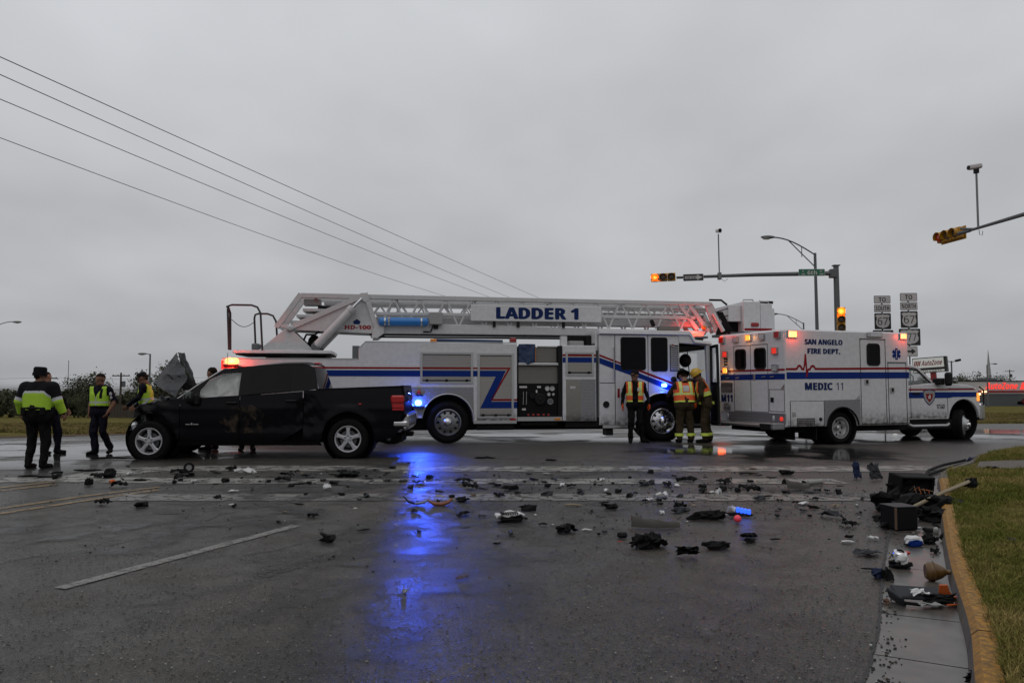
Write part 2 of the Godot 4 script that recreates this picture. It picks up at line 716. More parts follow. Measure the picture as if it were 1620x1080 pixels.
# a ribbon lying on the road along a smooth line; ragged edges when wob > 0
func ribbon(a: Array, w0: float, w1: float, up: float, wob := 0.0, fade := false) -> MB:
	var pts := smooth_line(a, 10)
	var m := MB.new()
	m.smooth(1)
	var l := []
	for i in pts.size():
		var d: Vector2 = (pts[mini(i + 1, pts.size() - 1)] - pts[maxi(i - 1, 0)]).normalized()
		var n := Vector2(-d.y, d.x)
		var w := lerpf(w0, w1, float(i) / (pts.size() - 1)) / 2
		l.append([pts[i] + n * (w + rng.randf_range(-wob, wob)), pts[i] - n * (w + rng.randf_range(-wob, wob)), 0.0 if fade and (i == 0 or i == pts.size() - 1) else 1.0])
	for i in l.size() - 1:
		var q := []
		for s in [l[i][0], l[i + 1][0], l[i + 1][1], l[i][1]]:
			q.append(Vector3(s.x, hgt(s.x, -s.y) + up, -s.y))
		var ca := Color(1, 1, 1, l[i][2])
		var cb := Color(1, 1, 1, l[i + 1][2])
		for k in [[0, ca], [1, cb], [2, cb], [0, ca], [2, cb], [3, ca]]:
			m.st.set_color(k[1])
			m.st.add_vertex(q[k[0]])
	return m

# a ribbon whose two sides fade out
func soft_ribbon(a: Array, w: float, up: float, wob: float) -> MB:
	var pts := smooth_line(a, 12)
	var m := MB.new()
	m.smooth(1)
	var rows := []
	for i in pts.size():
		var d: Vector2 = (pts[mini(i + 1, pts.size() - 1)] - pts[maxi(i - 1, 0)]).normalized()
		var n := Vector2(-d.y, d.x)
		var o := rng.randf_range(-wob, wob)
		var row := []
		for f in [-0.75, -0.2, 0.2, 0.75]:
			var p: Vector2 = pts[i] + n * (f * w + o)
			row.append(Vector3(p.x, hgt(p.x, -p.y) + up, -p.y))
		rows.append(row)
	for i in rows.size() - 1:
		for j in 3:
			var q := [rows[i][j], rows[i][j + 1], rows[i + 1][j + 1], rows[i + 1][j]]
			for k in [0, 1, 2, 0, 2, 3]:
				var jj: int = j + (1 if k == 1 or k == 2 else 0)
				var ii: int = i + (1 if k >= 2 else 0)
				var e := smoothstep(0.0, 0.25, float(ii) / (rows.size() - 1)) * smoothstep(0.0, 0.25, 1.0 - float(ii) / (rows.size() - 1))
				m.st.set_color(Color(1, 1, 1, (0.0 if jj == 0 or jj == 3 else 1.0) * e))
				m.st.add_vertex(q[k])
	return m

# a sheet whose edge fades out: centre, radii, turn
func blot(cx: float, cz: float, rx: float, rz: float, turn: float, up: float, seed_ := 1) -> MB:
	var m := MB.new()
	m.smooth(1)
	var n := FastNoiseLite.new()
	n.seed = seed_
	n.frequency = 0.8
	var k := 40
	var pt := func(t: float, f: float) -> Vector3:
		var r := f * (1.0 + 0.45 * n.get_noise_2d(cos(t) * 2.0, sin(t) * 2.0))
		var q := Vector2(rx * r * cos(t), rz * r * sin(t)).rotated(turn)
		return Vector3(cx + q.x, hgt(cx + q.x, cz + q.y) + up, cz + q.y)
	var fr := [0.0, 0.35, 0.7, 1.0]
	var al := [1.0, 1.0, 0.75, 0.0]
	for i in 3:
		for j in k:
			var t0 := TAU * j / k
			var t1 := TAU * (j + 1) / k
			var q := [pt.call(t0, fr[i]), pt.call(t1, fr[i]), pt.call(t1, fr[i + 1]), pt.call(t0, fr[i + 1])]
			var c := [al[i], al[i], al[i + 1], al[i + 1]]
			for s in [0, 1, 2, 0, 2, 3]:
				m.st.set_color(Color(1, 1, 1, c[s]))
				m.st.add_vertex(q[s])
	return m

# a texture whose alpha is noise between two thresholds
func patchy(seed_: int, freq: float, lo: float, hi: float, c: Color, size := 512, least := 0.0) -> ImageTexture:
	var n := FastNoiseLite.new()
	n.seed = seed_
	n.frequency = freq
	n.fractal_octaves = 5
	var src := n.get_seamless_image(size, size)
	var im := Image.create(size, size, false, Image.FORMAT_RGBA8)
	var fine := FastNoiseLite.new()
	fine.seed = seed_ + 5
	fine.frequency = 0.35
	for y in size:
		for x in size:
			var v := src.get_pixel(x, y).r
			var a := lerpf(least, 1.0, smoothstep(lo, hi, v)) * (1.0 - 0.35 * absf(fine.get_noise_2d(x * 0.7, y * 0.7 + 90.0)))
			var f := 0.88 + 0.12 * fine.get_noise_2d(x, y)
			im.set_pixel(x, y, Color(c.r * f, c.g * f, c.b * f, a))
	return ImageTexture.create_from_image(im)

func overlay(called: String, tex: Texture2D, scale: float, rough: float) -> StandardMaterial3D:
	var m := mt(called, 1, 1, 1, rough)
	m.albedo_texture = tex
	m.transparency = BaseMaterial3D.TRANSPARENCY_ALPHA
	m.vertex_color_use_as_albedo = true
	tri_map(m, scale, true)
	if rough > 0.2 and M.has("asphalt"):
		m.normal_enabled = true
		m.normal_texture = M.asphalt.normal_texture
		m.normal_scale = 0.9
	return m

func lin(r: float, g: float, b: float) -> Color:
	return Color(r, g, b).linear_to_srgb()

func build_ground() -> void:
	# road surface: stone grain with its relief on the first layer, broad worn areas on the second
	var road := mt("asphalt", 1.0, 0.985, 0.96, 1.0)
	var grain := grain_texture()
	M["asphalt"] = road
	road.albedo_texture = grain[0]
	road.normal_enabled = true
	road.normal_texture = grain[1]
	road.normal_scale = 1.0
	road.roughness_texture = grain[2]
	road.metallic_specular = 0.4
	tri_map(road, 1.0 / 2.1, true)
	road.detail_enabled = true
	road.detail_blend_mode = BaseMaterial3D.BLEND_MODE_MUL
	road.detail_albedo = worn_texture()
	road.uv2_triplanar = true
	road.uv2_world_triplanar = true
	road.uv2_scale = Vector3.ONE / 17.0
	road.detail_uv_layer = BaseMaterial3D.DETAIL_UV_2
	# grass land to the horizon, one sheet under everything
	var turf := mt("turf", 1, 1, 1, 0.95)
	turf.albedo_texture = noise_tex(41, 0.02, lin(0.05, 0.055, 0.014), lin(0.18, 0.135, 0.05), 512, 5)
	turf.metallic_specular = 0.05
	tri_map(turf, 0.11, true)
	var g := MB.new()
	g.smooth(1)
	var xs := [-1500.0, -500.0, -200.0, -100.0, -60.0, -30.0, -15.0, 0.0, 10.0, 20.0, 30.0, 40.0, 60.0, 100.0, 200.0, 500.0, 1500.0]
	var zs := [60.0, 0.0, -24.0, -30.0, -60.0, -150.0, -400.0, -900.0, -1800.0]
	for i in xs.size() - 1:
		for j in zs.size() - 1:
			var q := []
			for c in [[i, j], [i, j + 1], [i + 1, j + 1], [i + 1, j]]:
				q.append(Vector3(xs[c[0]], hgt(xs[c[0]], zs[c[1]]) - 0.05, zs[c[1]]))
			g.quad(q[0], q[1], q[2], q[3])
	struct("ground", g, turf, "flat grassy land reaching to the horizon")
	var road_poly := XZ([-90, 20, 90, 20, 90, -24, 60, -37, 10, -37, 6, -120, -4, -120, -3, -36, -6, -27, -11.6, -23.9, -14.4, -22.4, -30, -13.5, -90, 20])
	struct("road", lie(road_poly, 3.0, 0.0), road, "wet worn asphalt of the road junction")
	# left verge: dirt edge, then mown grass, a low rise above the road
	var dirt := mt("bare_dirt", 1, 1, 1, 0.9)
	dirt.albedo_texture = noise_tex(45, 0.03, lin(0.06, 0.042, 0.03), lin(0.13, 0.095, 0.07), 256, 4)
	dirt.metallic_specular = 0.1
	tri_map(dirt, 0.5, true)
	struct("dirt_strip", ribbon([-30, -14.0, -20, -19.4, -14.6, -22.6, -11.6, -24.2, -6, -27.3], 0.8, 0.9, 0.012, 0.12), dirt, "bare brown strip along the far kerb at left")
	# markings
	var wp := overlay("worn_white_paint", patchy(60, 0.012, 0.2, 0.6, lin(0.28, 0.27, 0.245), 512, 0.2), 0.45, 0.4)
	var lp := overlay("lane_paint", patchy(61, 0.02, 0.1, 0.5, lin(0.21, 0.2, 0.185), 512, 0.35), 0.6, 0.4)
	var wl := overlay("faded_white_paint", patchy(66, 0.02, 0.15, 0.55, lin(0.19, 0.18, 0.165), 512, 0.15), 0.5, 0.4)
	var yp := overlay("worn_yellow_paint", patchy(63, 0.02, 0.2, 0.6, lin(0.24, 0.14, 0.035), 512, 0.3), 0.45, 0.4)
	struct("crosswalk_line", ribbon([-6.9, -12.4, -6.3, -13.8, -4.36, -13.98, -0.55, -13.88, 3.22, -13.88, 5.88, -13.88, 7.66, -14.09], 0.9, 0.85, 0.008, 0.03), wp, "far worn white crosswalk line")
	struct("crosswalk_line", ribbon([-9.3, -12.1, -7.89, -12.2, -6.72, -12.28, -4.94, -12.12, -1.63, -12.04, 1.83, -12.04, 5.0, -12.04], 0.7, 0.6, 0.0082, 0.015), wp, "middle worn white crosswalk line")
	struct("stop_line", ribbon([-5.17, -10.33, -4.18, -10.29, -1.4, -10.33, 0.74, -10.33, 3.2, -10.29, 5.19, -10.33], 0.62, 0.6, 0.0084, 0.012), wl, "near worn white stop line across the lanes")
	struct("lane_line", ribbon([-3.23, -5.69, -2.74, -6.95, -2.24, -8.23], 0.115, 0.125, 0.008, 0.003), lp, "white dashed lane line in the foreground")
	var yl := "yellow line painted along the median"
	struct("yellow_line", ribbon([-8.5, -3.3, -6.05, -9.37, -5.64, -10.39, -5.08, -11.36], 0.11, 0.11, 0.008, 0.006), yp, yl)
	struct("yellow_line", ribbon([-8.2, -3.1, -5.81, -9.0, -5.42, -9.99, -4.94, -11.08], 0.11, 0.11, 0.008, 0.006), yp, yl)
	struct("yellow_line", ribbon([-9.6, -6.2, -7.3, -11.29, -6.9, -12.0], 0.13, 0.13, 0.008, 0.006), yp, yl)
	struct("yellow_line", ribbon([-9.3, -6.0, -7.08, -10.95, -6.7, -11.6], 0.13, 0.13, 0.008, 0.006), yp, yl)
	struct("edge_line", ribbon([-24, -13.3, -12.84, -19.79, -11.61, -20.69, -10.64, -21.95, -8.5, -23.6], 0.22, 0.2, 0.008, 0.01), wp, "white edge line along the far side of the road at left")
	for i in 4:
		struct("crosswalk_bar", ribbon([13.0 + 0.9 * i, -23.0 - 1.8 * i, 26.0 + 0.9 * i, -23.4 - 1.8 * i], 0.6, 0.6, 0.008, 0.01), wl, "white crosswalk bar beyond the ambulance")
	# dark rubber, cracks, damp
	var rub := overlay("tyre_rubber", patchy(70, 0.03, 0.35, 0.75, lin(0.02, 0.02, 0.021)), 1.1, 0.5)
	struct("tyre_mark", ribbon([-1.95, -6.0, -1.56, -6.77, -1.24, -7.4, -0.96, -8.02, -0.38, -9.62, 0.4, -11.5], 0.16, 0.4, 0.006, 0.03, true), rub, "dark rubber streak across the middle lane")
	struct("tyre_mark", ribbon([-0.3, -11.3, 0.93, -12.8, 2.06, -13.5, 2.92, -12.0, 4.16, -10.7, 5.6, -10.1], 0.3, 0.5, 0.0098, 0.04, true), rub, "curved dark streak between the crosswalk lines")
	struct("tyre_mark", ribbon([-3.2, -9.3, -2.25, -11.0, -1.63, -12.04, -0.4, -12.8], 0.35, 0.45, 0.0096, 0.04, true), rub, "dark smear behind the pickup on the crosswalk")
	# wheel tracks and the dusty strips between them, along the lanes
	var track := overlay("wheel_track_film", patchy(88, 0.008, 0.2, 1.1, lin(0.045, 0.042, 0.039), 512), 0.4, 0.3)
	var dusty := overlay("dusty_film", patchy(89, 0.008, 0.25, 1.3, lin(0.09, 0.076, 0.062), 512), 0.4, 0.55)
	for k in [-4.1, -2.3, 1.0, 2.7, 4.6]:
		var a := Vector2(-3.23 + 0.93 * k, -5.69 + 0.36 * k)
		struct("wheel_track", soft_ribbon([a.x - 1.2, a.y + 3.1, a.x + 0.4, a.y - 1.0, a.x + 1.6, a.y - 4.1, a.x + 2.6, a.y - 7.0], 0.75, 0.0045, 0.03), track, "smoother dark wheel track along a lane")
	for k in [-3.2, 0.25, 1.85, 3.65]:
		var a := Vector2(-3.23 + 0.93 * k, -5.69 + 0.36 * k)
		struct("dusty_strip", soft_ribbon([a.x - 1.2, a.y + 3.1, a.x + 0.4, a.y - 1.0, a.x + 1.6, a.y - 4.1, a.x + 2.6, a.y - 7.0], 0.75, 0.0042, 0.03), dusty, "warm dusty strip between the wheel tracks")
	struct("dusty_strip", blot(1.0, -15.6, 7.0, 1.6, 0.0, 0.0043, 33), dusty, "brown muddy smear before the fire engine")
	struct("dusty_strip", blot(-5.0, -13.2, 3.0, 1.2, 0.0, 0.0044, 34), dusty, "brown muddy smear before the pickup")
	var tar := mt("crack_dark", 0.016, 0.016, 0.016, 0.7)
	for c in [[-4.17, -6.49, -4.04, -6.77, -3.77, -6.98, -3.59, -7.4, -3.48, -7.68, -3.36, -8.12, -3.27, -8.92, -3.14, -9.37], [-2.31, -6.77, -2.1, -7.0, -1.96, -7.26, -1.75, -7.6, -1.6, -8.02]]:
		var w := []
		for i in range(0, c.size() - 2, 2):
			for k in 3:
				w.append(lerpf(c[i], c[i + 2], k / 3.0) + rng.randf_range(-0.02, 0.02))
				w.append(lerpf(c[i + 1], c[i + 3], k / 3.0))
		struct("road_crack", ribbon(w, 0.012, 0.014, 0.004, 0.006), tar, "thin crack running along the near lanes")
	var wet := overlay("standing_water", patchy(81, 0.007, 0.28, 0.55, lin(0.022, 0.022, 0.023), 512), 1.0 / 9.0, 0.08)
	var damp := overlay("damp_film", patchy(85, 0.006, 0.3, 0.9, lin(0.035, 0.034, 0.034), 512), 1.0 / 2.6, 0.26)
	struct("puddle", blot(6.0, -25.0, 17.0, 5.6, 0.0, 0.012, 3), wet, "standing water on the road behind the fire engine")
	struct("puddle", blot(-11.5, -17.5, 7.0, 4.6, 0.1, 0.012, 4), wet, "standing water round the officers at left")
	struct("puddle", blot(5.6, -17.3, 3.4, 2.6, 0.15, 0.0125, 5), wet, "standing water behind the ambulance")
	struct("puddle", blot(17.0, -24.0, 9.0, 4.0, 0.1, 0.0128, 6), wet, "standing water ahead of the ambulance")
	struct("puddle", blot(-2.3, -12.0, 1.6, 3.4, 0.05, 0.0122, 7), damp, "damp film near the pickup's tail")
	struct("puddle", blot(-4.6, -7.6, 3.4, 1.7, -0.5, 0.0075, 8), damp, "damp film over the left lane")
	struct("puddle", blot(-0.8, -7.0, 1.1, 3.8, 0.05, 0.0072, 12), damp, "damp film on the middle lane")
	var sheen := overlay("water_sheen", patchy(83, 0.006, 0.0, 0.3, lin(0.022, 0.022, 0.023), 256), 1.0 / 5.0, 0.1)
	struct("puddle", blot(5.2, -17.6, 1.5, 0.8, 0.1, 0.0135, 15), sheen, "smooth water behind the ambulance's step bumper")
	build_kerb()

# broad worn and warmer areas, as a factor on the stone's colour
func worn_texture() -> ImageTexture:
	var n1 := FastNoiseLite.new()
	n1.seed = 21
	n1.frequency = 0.006
	n1.fractal_octaves = 6
	var a := n1.get_seamless_image(768, 768)
	n1.seed = 77
	n1.frequency = 0.005
	n1.fractal_octaves = 5
	var b := n1.get_seamless_image(768, 768)
	var im := Image.create(768, 768, false, Image.FORMAT_RGBA8)
	for y in 768:
		for x in 768:
			var l := lerpf(0.5, 1.0, a.get_pixel(x, y).r)
			var warm := smoothstep(0.35, 0.8, b.get_pixel(x, y).r)
			im.set_pixel(x, y, Color(l, l * lerpf(0.97, 0.9, warm), l * lerpf(0.94, 0.8, warm)).linear_to_srgb())
	return ImageTexture.create_from_image(im)

# pale and dark stone chips in black binder: colour and relief
func grain_texture() -> Array:
	var n := 768
	var f := FastNoiseLite.new()
	f.seed = 9
	f.noise_type = FastNoiseLite.TYPE_CELLULAR
	f.frequency = 0.19
	f.cellular_return_type = FastNoiseLite.RETURN_CELL_VALUE
	var cells := f.get_seamless_image(n, n)
	f.frequency = 0.085
	f.seed = 12
	var big := f.get_seamless_image(n, n)
	f.frequency = 0.23
	f.seed = 9
	f.cellular_return_type = FastNoiseLite.RETURN_DISTANCE
	var dist := f.get_seamless_image(n, n)
	var im := Image.create(n, n, false, Image.FORMAT_RGBA8)
	var hi := Image.create(n, n, false, Image.FORMAT_RGBA8)
	var ro := Image.create(n, n, false, Image.FORMAT_RGBA8)
	var r := RandomNumberGenerator.new()
	r.seed = 2
	for y in n:
		for x in n:
			var v := cells.get_pixel(x, y).r
			var e := dist.get_pixel(x, y).r
			var g := big.get_pixel(x, y).r
			var l := lerpf(0.045, 0.25, v * v * v) * lerpf(0.55, 1.35, g * g)
			if v > 0.94:
				l = 0.6
			elif v < 0.12:
				l = 0.012
			l *= lerpf(1.0, 0.45, smoothstep(0.3, 0.75, e)) * r.randf_range(0.85, 1.15)
			im.set_pixel(x, y, Color(l * 1.05, l, l * 0.93).linear_to_srgb())
			ro.set_pixel(x, y, grey(clampf(0.24 + 0.5 * v * v + 0.1 * e, 0.0, 1.0)))
			hi.set_pixel(x, y, grey(clampf((1.0 - e) * (0.5 + 0.5 * v), 0.0, 1.0)))
	hi.bump_map_to_normal_map(4.0)
	return [ImageTexture.create_from_image(im), ImageTexture.create_from_image(hi), ImageTexture.create_from_image(ro)]

const KERB := [0.9, -1.35, 2.07, -3.56, 2.59, -4.51, 3.4, -6.16, 4.48, -8.23, 5.7, -10.5, 6.72, -12.35, 8.17, -14.1, 9.27, -15.6, 11.3, -17.4, 14.5, -19.2, 26.0, -23.0]

func build_kerb() -> void:
	var yk := mt("kerb_yellow", 1, 1, 1, 0.7)
	yk.albedo_texture = noise_tex(52, 0.03, lin(0.07, 0.036, 0.006), lin(0.45, 0.205, 0.004), 512, 5)
	tri_map(yk, 1.2, true)
	var kc := mt("kerb_concrete", 1, 1, 1, 0.8)
	kc.albedo_texture = noise_tex(53, 0.02, lin(0.05, 0.044, 0.036), lin(0.12, 0.1, 0.08), 512, 5)
	tri_map(kc, 0.8, true)
	var conc := mt("gutter_concrete", 1, 1, 1, 0.3)
	conc.albedo_texture = noise_tex(54, 0.012, lin(0.045, 0.041, 0.037), lin(0.095, 0.084, 0.073), 512, 5)
	tri_map(conc, 0.7, true)
	var root := thing("kerb", "", "")
	tag(root, "concrete kerb with worn yellow paint beside the grass verge", "", "", "structure")
	var pts := smooth_line(KERB, 12)
	var L := []
	for i in pts.size():
		var d: Vector2 = (pts[mini(i + 1, pts.size() - 1)] - pts[maxi(i - 1, 0)]).normalized()
		L.append([pts[i], Vector2(d.y, -d.x)])
	# lengths of kerb with a joint between them
	var step := 22
	for k in range(0, L.size() - 1, step):
		var m := MB.new()
		var face := MB.new()
		var e := mini(k + step, L.size() - 1)
		for i in range(k, e):
			for j in 4:
				var prof := [Vector2(-0.03, 0.0), Vector2(-0.008, 0.1), Vector2(0.025, 0.13), Vector2(0.105, 0.13), Vector2(0.13, 0.0)]
				var q := []
				for c in [[i, j], [i, j + 1], [i + 1, j + 1], [i + 1, j]]:
					var s: float = (0.014 if c[0] == k else 0.0)
					var dir: Vector2 = (L[mini(c[0] + 1, L.size() - 1)][0] - L[maxi(c[0] - 1, 0)][0]).normalized()
					var o: Vector2 = L[c[0]][0] + L[c[0]][1] * prof[c[1]].x + dir * s
					q.append(Vector3(o.x, hgt(o.x, -o.y) + prof[c[1]].y, -o.y))
				var into := face if j == 0 else m
				into.smooth(j + 2)
				into.quad(q[0], q[1], q[2], q[3])
		obj("kerb_face", face, kc, root)
		obj("kerb_stone", m, yk if k < 66 else kc, root)
	# gutter slabs between the asphalt's edge and the kerb
	var gut := thing("gutter", "", "")
	tag(gut, "pale concrete gutter pan along the yellow kerb", "", "", "structure")
	for k in range(0, 66, 9):
		var m := MB.new()
		for i in range(k, k + 9):
			var q := []
			for c in [[i, -0.47], [i, -0.03], [i + 1, -0.03], [i + 1, -0.47]]:
				var d: Vector2 = (L[c[0] + 1][0] - L[c[0]][0]).normalized()
				var o: Vector2 = L[c[0]][0] + L[c[0]][1] * c[1]
				if c[0] == k:
					o += d * 0.012
				q.append(Vector3(o.x, 0.006, -o.y))
			m.smooth(1)
			m.quad(q[0], q[1], q[2], q[3])
		obj("gutter_slab", m, conc, gut)
	var seam := []
	for i in range(0, 66):
		var o: Vector2 = L[i][0] - L[i][1] * 0.475
		seam.append_array([o.x + rng.randf_range(-0.006, 0.006), -o.y])
	struct("gutter_joint", ribbon(seam, 0.016, 0.02, 0.0095, 0.007), M.crack_dark, "dark ragged joint between the asphalt and the gutter")
	# verge behind the kerb
	var verge := PackedVector2Array()
	for i in L.size():
		verge.append(L[i][0] + L[i][1] * 0.11)
	verge.append_array(XZ([40, -24, 60, -10, 60, 10, 4, 10]))
	var vm := MB.new()
	vm.skin(verge, 0.7, func(x: float, y: float) -> Vector3: return Vector3(x, verge_height(x, -y), -y))
	var turf2 := mt("verge_turf", 1, 1, 1, 0.95)
	turf2.albedo_texture = noise_tex(47, 0.03, lin(0.045, 0.045, 0.014), lin(0.15, 0.12, 0.05), 512, 5)
	turf2.metallic_specular = 0.05
	tri_map(turf2, 0.5, true)
	struct("grass_verge", vm, turf2, "grassed verge at the corner beside the yellow kerb")
	var sm := MB.new()
	sm.skin(XZ([7.5, -12.75, 9, -12.7, 24, -13.2, 24, -14.5, 9, -13.8, 8.2, -13.85]), 0.6, func(x: float, y: float) -> Vector3: return Vector3(x, verge_height(x, -y) + 0.02, -y))
	struct("pavement", sm, kc, "worn concrete footpath crossing the verge")

func verge_height(x: float, z: float) -> float:
	return 0.125 + 0.03 * sin(x * 1.7 + z * 0.6) * smoothstep(0.0, 1.0, absf(sin(x * 0.9))) + 0.012 * sin(z * 3.1 + x * 2.3)
# ---------------------------------------------------------------- far things
func leaf_mat(called: String, r: float, g: float, b: float) -> StandardMaterial3D:
	var m := mt(called, r, g, b, 0.85)
	m.vertex_color_use_as_albedo = true
	m.backlight_enabled = true
	m.backlight = Color(0.15, 0.18, 0.06)
	return m

# a tree: tapered trunk, limbs, and a crown of leaf clumps round the limb ends
func tree(called: String, label: String, at: Vector3, h: float, spread: float, mat: StandardMaterial3D, dense: int, group: String, seed_: int, low := 0.3) -> void:
	var r := RandomNumberGenerator.new()
	r.seed = seed_
	var t := thing(called, label, "tree" if h > 2.5 else "bush", at, 0.0, group)
	var wood := MB.new()
	var top := Vector3(r.randf_range(-0.1, 0.1) * h, h * 0.6, 0)
	wood.tube([Vector3(0, -0.3, 0), Vector3(0.02 * h, h * 0.25, 0), top], [h * 0.035, h * 0.026, h * 0.012], 7)
	var ends := []
	for i in 9:
		var a := TAU * i / 9 + r.randf_range(-0.3, 0.3)
		var y0 := h * r.randf_range(low, 0.55)
		var e := Vector3(cos(a) * spread * r.randf_range(0.45, 0.95), h * r.randf_range(low + 0.12, 0.93), sin(a) * spread * r.randf_range(0.45, 0.95))
		if i < 2:
			e = Vector3(r.randf_range(-0.3, 0.3) * spread, h * 0.95, r.randf_range(-0.3, 0.3) * spread)
		wood.tube([Vector3(0.01 * h, y0, 0), Vector3(e.x * 0.5, lerpf(y0, e.y, 0.6), e.z * 0.5), e], [h * 0.014, h * 0.009, h * 0.003], 5)
		ends.append(e)
		ends.append(Vector3(e.x * 0.6, lerpf(y0, e.y, 0.7), e.z * 0.6))
	obj("trunk", wood, M.wood_pole, t)
	var cr := MB.new()
	for k in dense:
		var e: Vector3 = ends[r.randi() % ends.size()]
		var rad := spread * 0.36
		var d := Vector3(r.randfn(0, 0.5), r.randfn(0, 0.42), r.randfn(0, 0.5)) * rad
		var c := e + d
		if c.y < h * low * 0.6:
			c.y = h * low * 0.6 + r.randf() * 0.3
		var s := h * r.randf_range(0.012, 0.026)
		var b := Basis.from_euler(Vector3(r.randf() * TAU, r.randf() * TAU, r.randf() * TAU))
		var v := r.randf_range(0.6, 1.25)
		cr.color(Color(v, v * r.randf_range(0.93, 1.05), v * 0.9))
		var p0 := c + b * Vector3(-s, -s * 0.4, 0)
		var p1 := c + b * Vector3(0, s * 0.9, s * 0.3)
		var p2 := c + b * Vector3(s, -s * 0.3, 0)
		var p3 := c + b * Vector3(0, -s * 0.9, -s * 0.3)
		cr.quad(p0, p1, p2, p3)
	obj("crown", cr, mat, t)

func build_background() -> void:
	var dark := leaf_mat("dark_foliage", 0.045, 0.05, 0.022)
	var mid := leaf_mat("olive_foliage", 0.05, 0.058, 0.022)
	var thin := leaf_mat("thin_foliage", 0.055, 0.06, 0.03)
	# the treeline beyond the left verge, about 60 m off and further
	var spots := [[-66, -84, 3.6, 2.4, 0], [-63.5, -90, 4.4, 2.8, 0], [-61, -92, 3.2, 2.6, 1], [-58, -88, 3.3, 2.6, 1], [-55.4, -90, 3.4, 2.6, 0], [-52.5, -86, 3.1, 2.4, 1], [-50.2, -91, 4.9, 2.7, 2], [-47.4, -90, 5.3, 2.8, 2], [-46.9, -87, 3.2, 2.3, 1], [-44.2, -92, 3.4, 2.4, 0], [-42.4, -90, 3.1, 2.0, 1], [-37.2, -79, 5.0, 2.3, 2], [-34.6, -80, 6.2, 2.6, 2], [-33.2, -76, 5.0, 2.2, 2], [-31.0, -78, 4.2, 2.4, 1], [-28.6, -80, 3.8, 2.3, 0], [-27.0, -79, 4.6, 1.4, 2]]
	var k := 0
	for s in spots:
		var m: StandardMaterial3D = [dark, mid, thin][s[4]]
		var lab: String = ["dense dark bush", "olive green scrubby tree", "taller thin leafy tree"][s[4]] + " in the far left treeline, " + ["first", "second", "third", "fourth", "fifth", "sixth", "seventh", "eighth", "ninth", "tenth", "eleventh", "twelfth", "thirteenth", "fourteenth", "fifteenth", "sixteenth", "seventeenth"][k] + " trunk from the left"
		tree(["dark_bush", "scrub_tree", "thin_tree"][s[4]], lab, Vector3(s[0], hgt(s[0], s[1]), s[1]), s[2] * (0.9 if s[4] == 2 else 0.74), s[3] * 0.8, m, [3600, 3200, 2200][s[4]], "trees and bushes along the far left verge", 100 + k, [0.02, 0.04, 0.3][s[4]])
		k += 1
	# the scrub hedge under the trees: nobody could count it
	var hd := MB.new()
	var r := RandomNumberGenerator.new()
	r.seed = 4
	for i in 20000:
		var x := r.randf_range(-74, -24)
		var z := (-94.0 if i % 3 > 0 else -128.0) + r.randf_range(-3, 3)
		var hh := (2.3 if i % 3 > 0 else 3.6) + 0.5 * sin(x * 0.7) + 0.35 * sin(x * 1.9)
		if i % 3 == 0:
			x *= 1.35
		var c := Vector3(x, hgt(x, z) + hh * sqrt(r.randf()), z)
		var s := r.randf_range(0.16, 0.34)
		var b := Basis.from_euler(Vector3(r.randf() * TAU, r.randf() * TAU, 0))
		var v := r.randf_range(0.6, 1.2)
		hd.color(Color(v, v, v * 0.9))
		hd.quad(c + b * Vector3(-s, -s, 0), c + b * Vector3(-s * 0.4, s, 0), c + b * Vector3(s, s * 0.6, 0), c + b * Vector3(s * 0.6, -s, 0))
	tag(obj("scrub_hedge", hd, dark), "dark unbroken scrub growing along the far left verge", "hedge", "", "stuff")
	# fence of dark boards
	var f := thing("board_fence", "dark board fence beside the treeline behind the wreck", "fence", Vector3(-42.5, hgt(-42, -84), -84), 0.05)
	var bd := MB.new().box(-0.14, 0, -0.015, 0.14, 1.35, 0.015)
	var bm := bd.mesh()
	for i in 34:
		obj("board", bm, M.wood_pole, f, Vector3(-0.4 + 0.3 * i, 0.0, 0.0), Vector3.ZERO)
	for i in 5:
		obj("post", MB.new().box(-0.06, 0, -0.1, 0.06, 1.45, -0.02), M.wood_pole, f, Vector3(-0.4 + 2.4 * i, 0, 0))
	# a pale shed half hidden in the bushes
	var sh := thing("garden_shed", "small pale shed with grey roof half hidden by bushes", "shed", Vector3(-40.6, hgt(-40, -86.5), -86.5), 0.3)
	obj("wall", MB.new().box(-1.3, 0, -1, 1.3, 1.9, 1), M.grey_box, sh)
	obj("roof", MB.new().prism(P([-1.5, 1.88, 1.5, 1.88, 0, 2.7]), -1.2, 1.2), M.galvanised, sh)
	utility_pole(Vector3(-44.86, hgt(-44.86, -90), -90), 5.1, "wooden power pole with a transformer beyond the officers", true)
	utility_pole(Vector3(-53.19, hgt(-53.19, -90), -90), 4.8, "wooden power pole partly hidden behind the officer's hat", false)
	var wi := -1
	for y in [[2.6, 2.9, 0.25], [1.4, 1.5, 0.3], [0.9, 1.0, 0.3], [0.3, 0.4, 0.25]]:
		wi += 1
		var w := []
		for i in 17:
			var t := i / 16.0
			w.append(Vector3(lerpf(-75, -28, t), y[0] - y[2] * sin(fposmod(t * 2.4, 1.0) * PI), -90.5 - y[1]))
		solo("distant_wire", MB.new().tube(w, 0.012, 4), M.cable, "thin sagging utility wire above the far left treeline, " + ["topmost", "second highest", "third highest", "lowest"][wi] + " of four", "wire", Vector3.ZERO, Vector3.ZERO, "wires strung between the far poles")
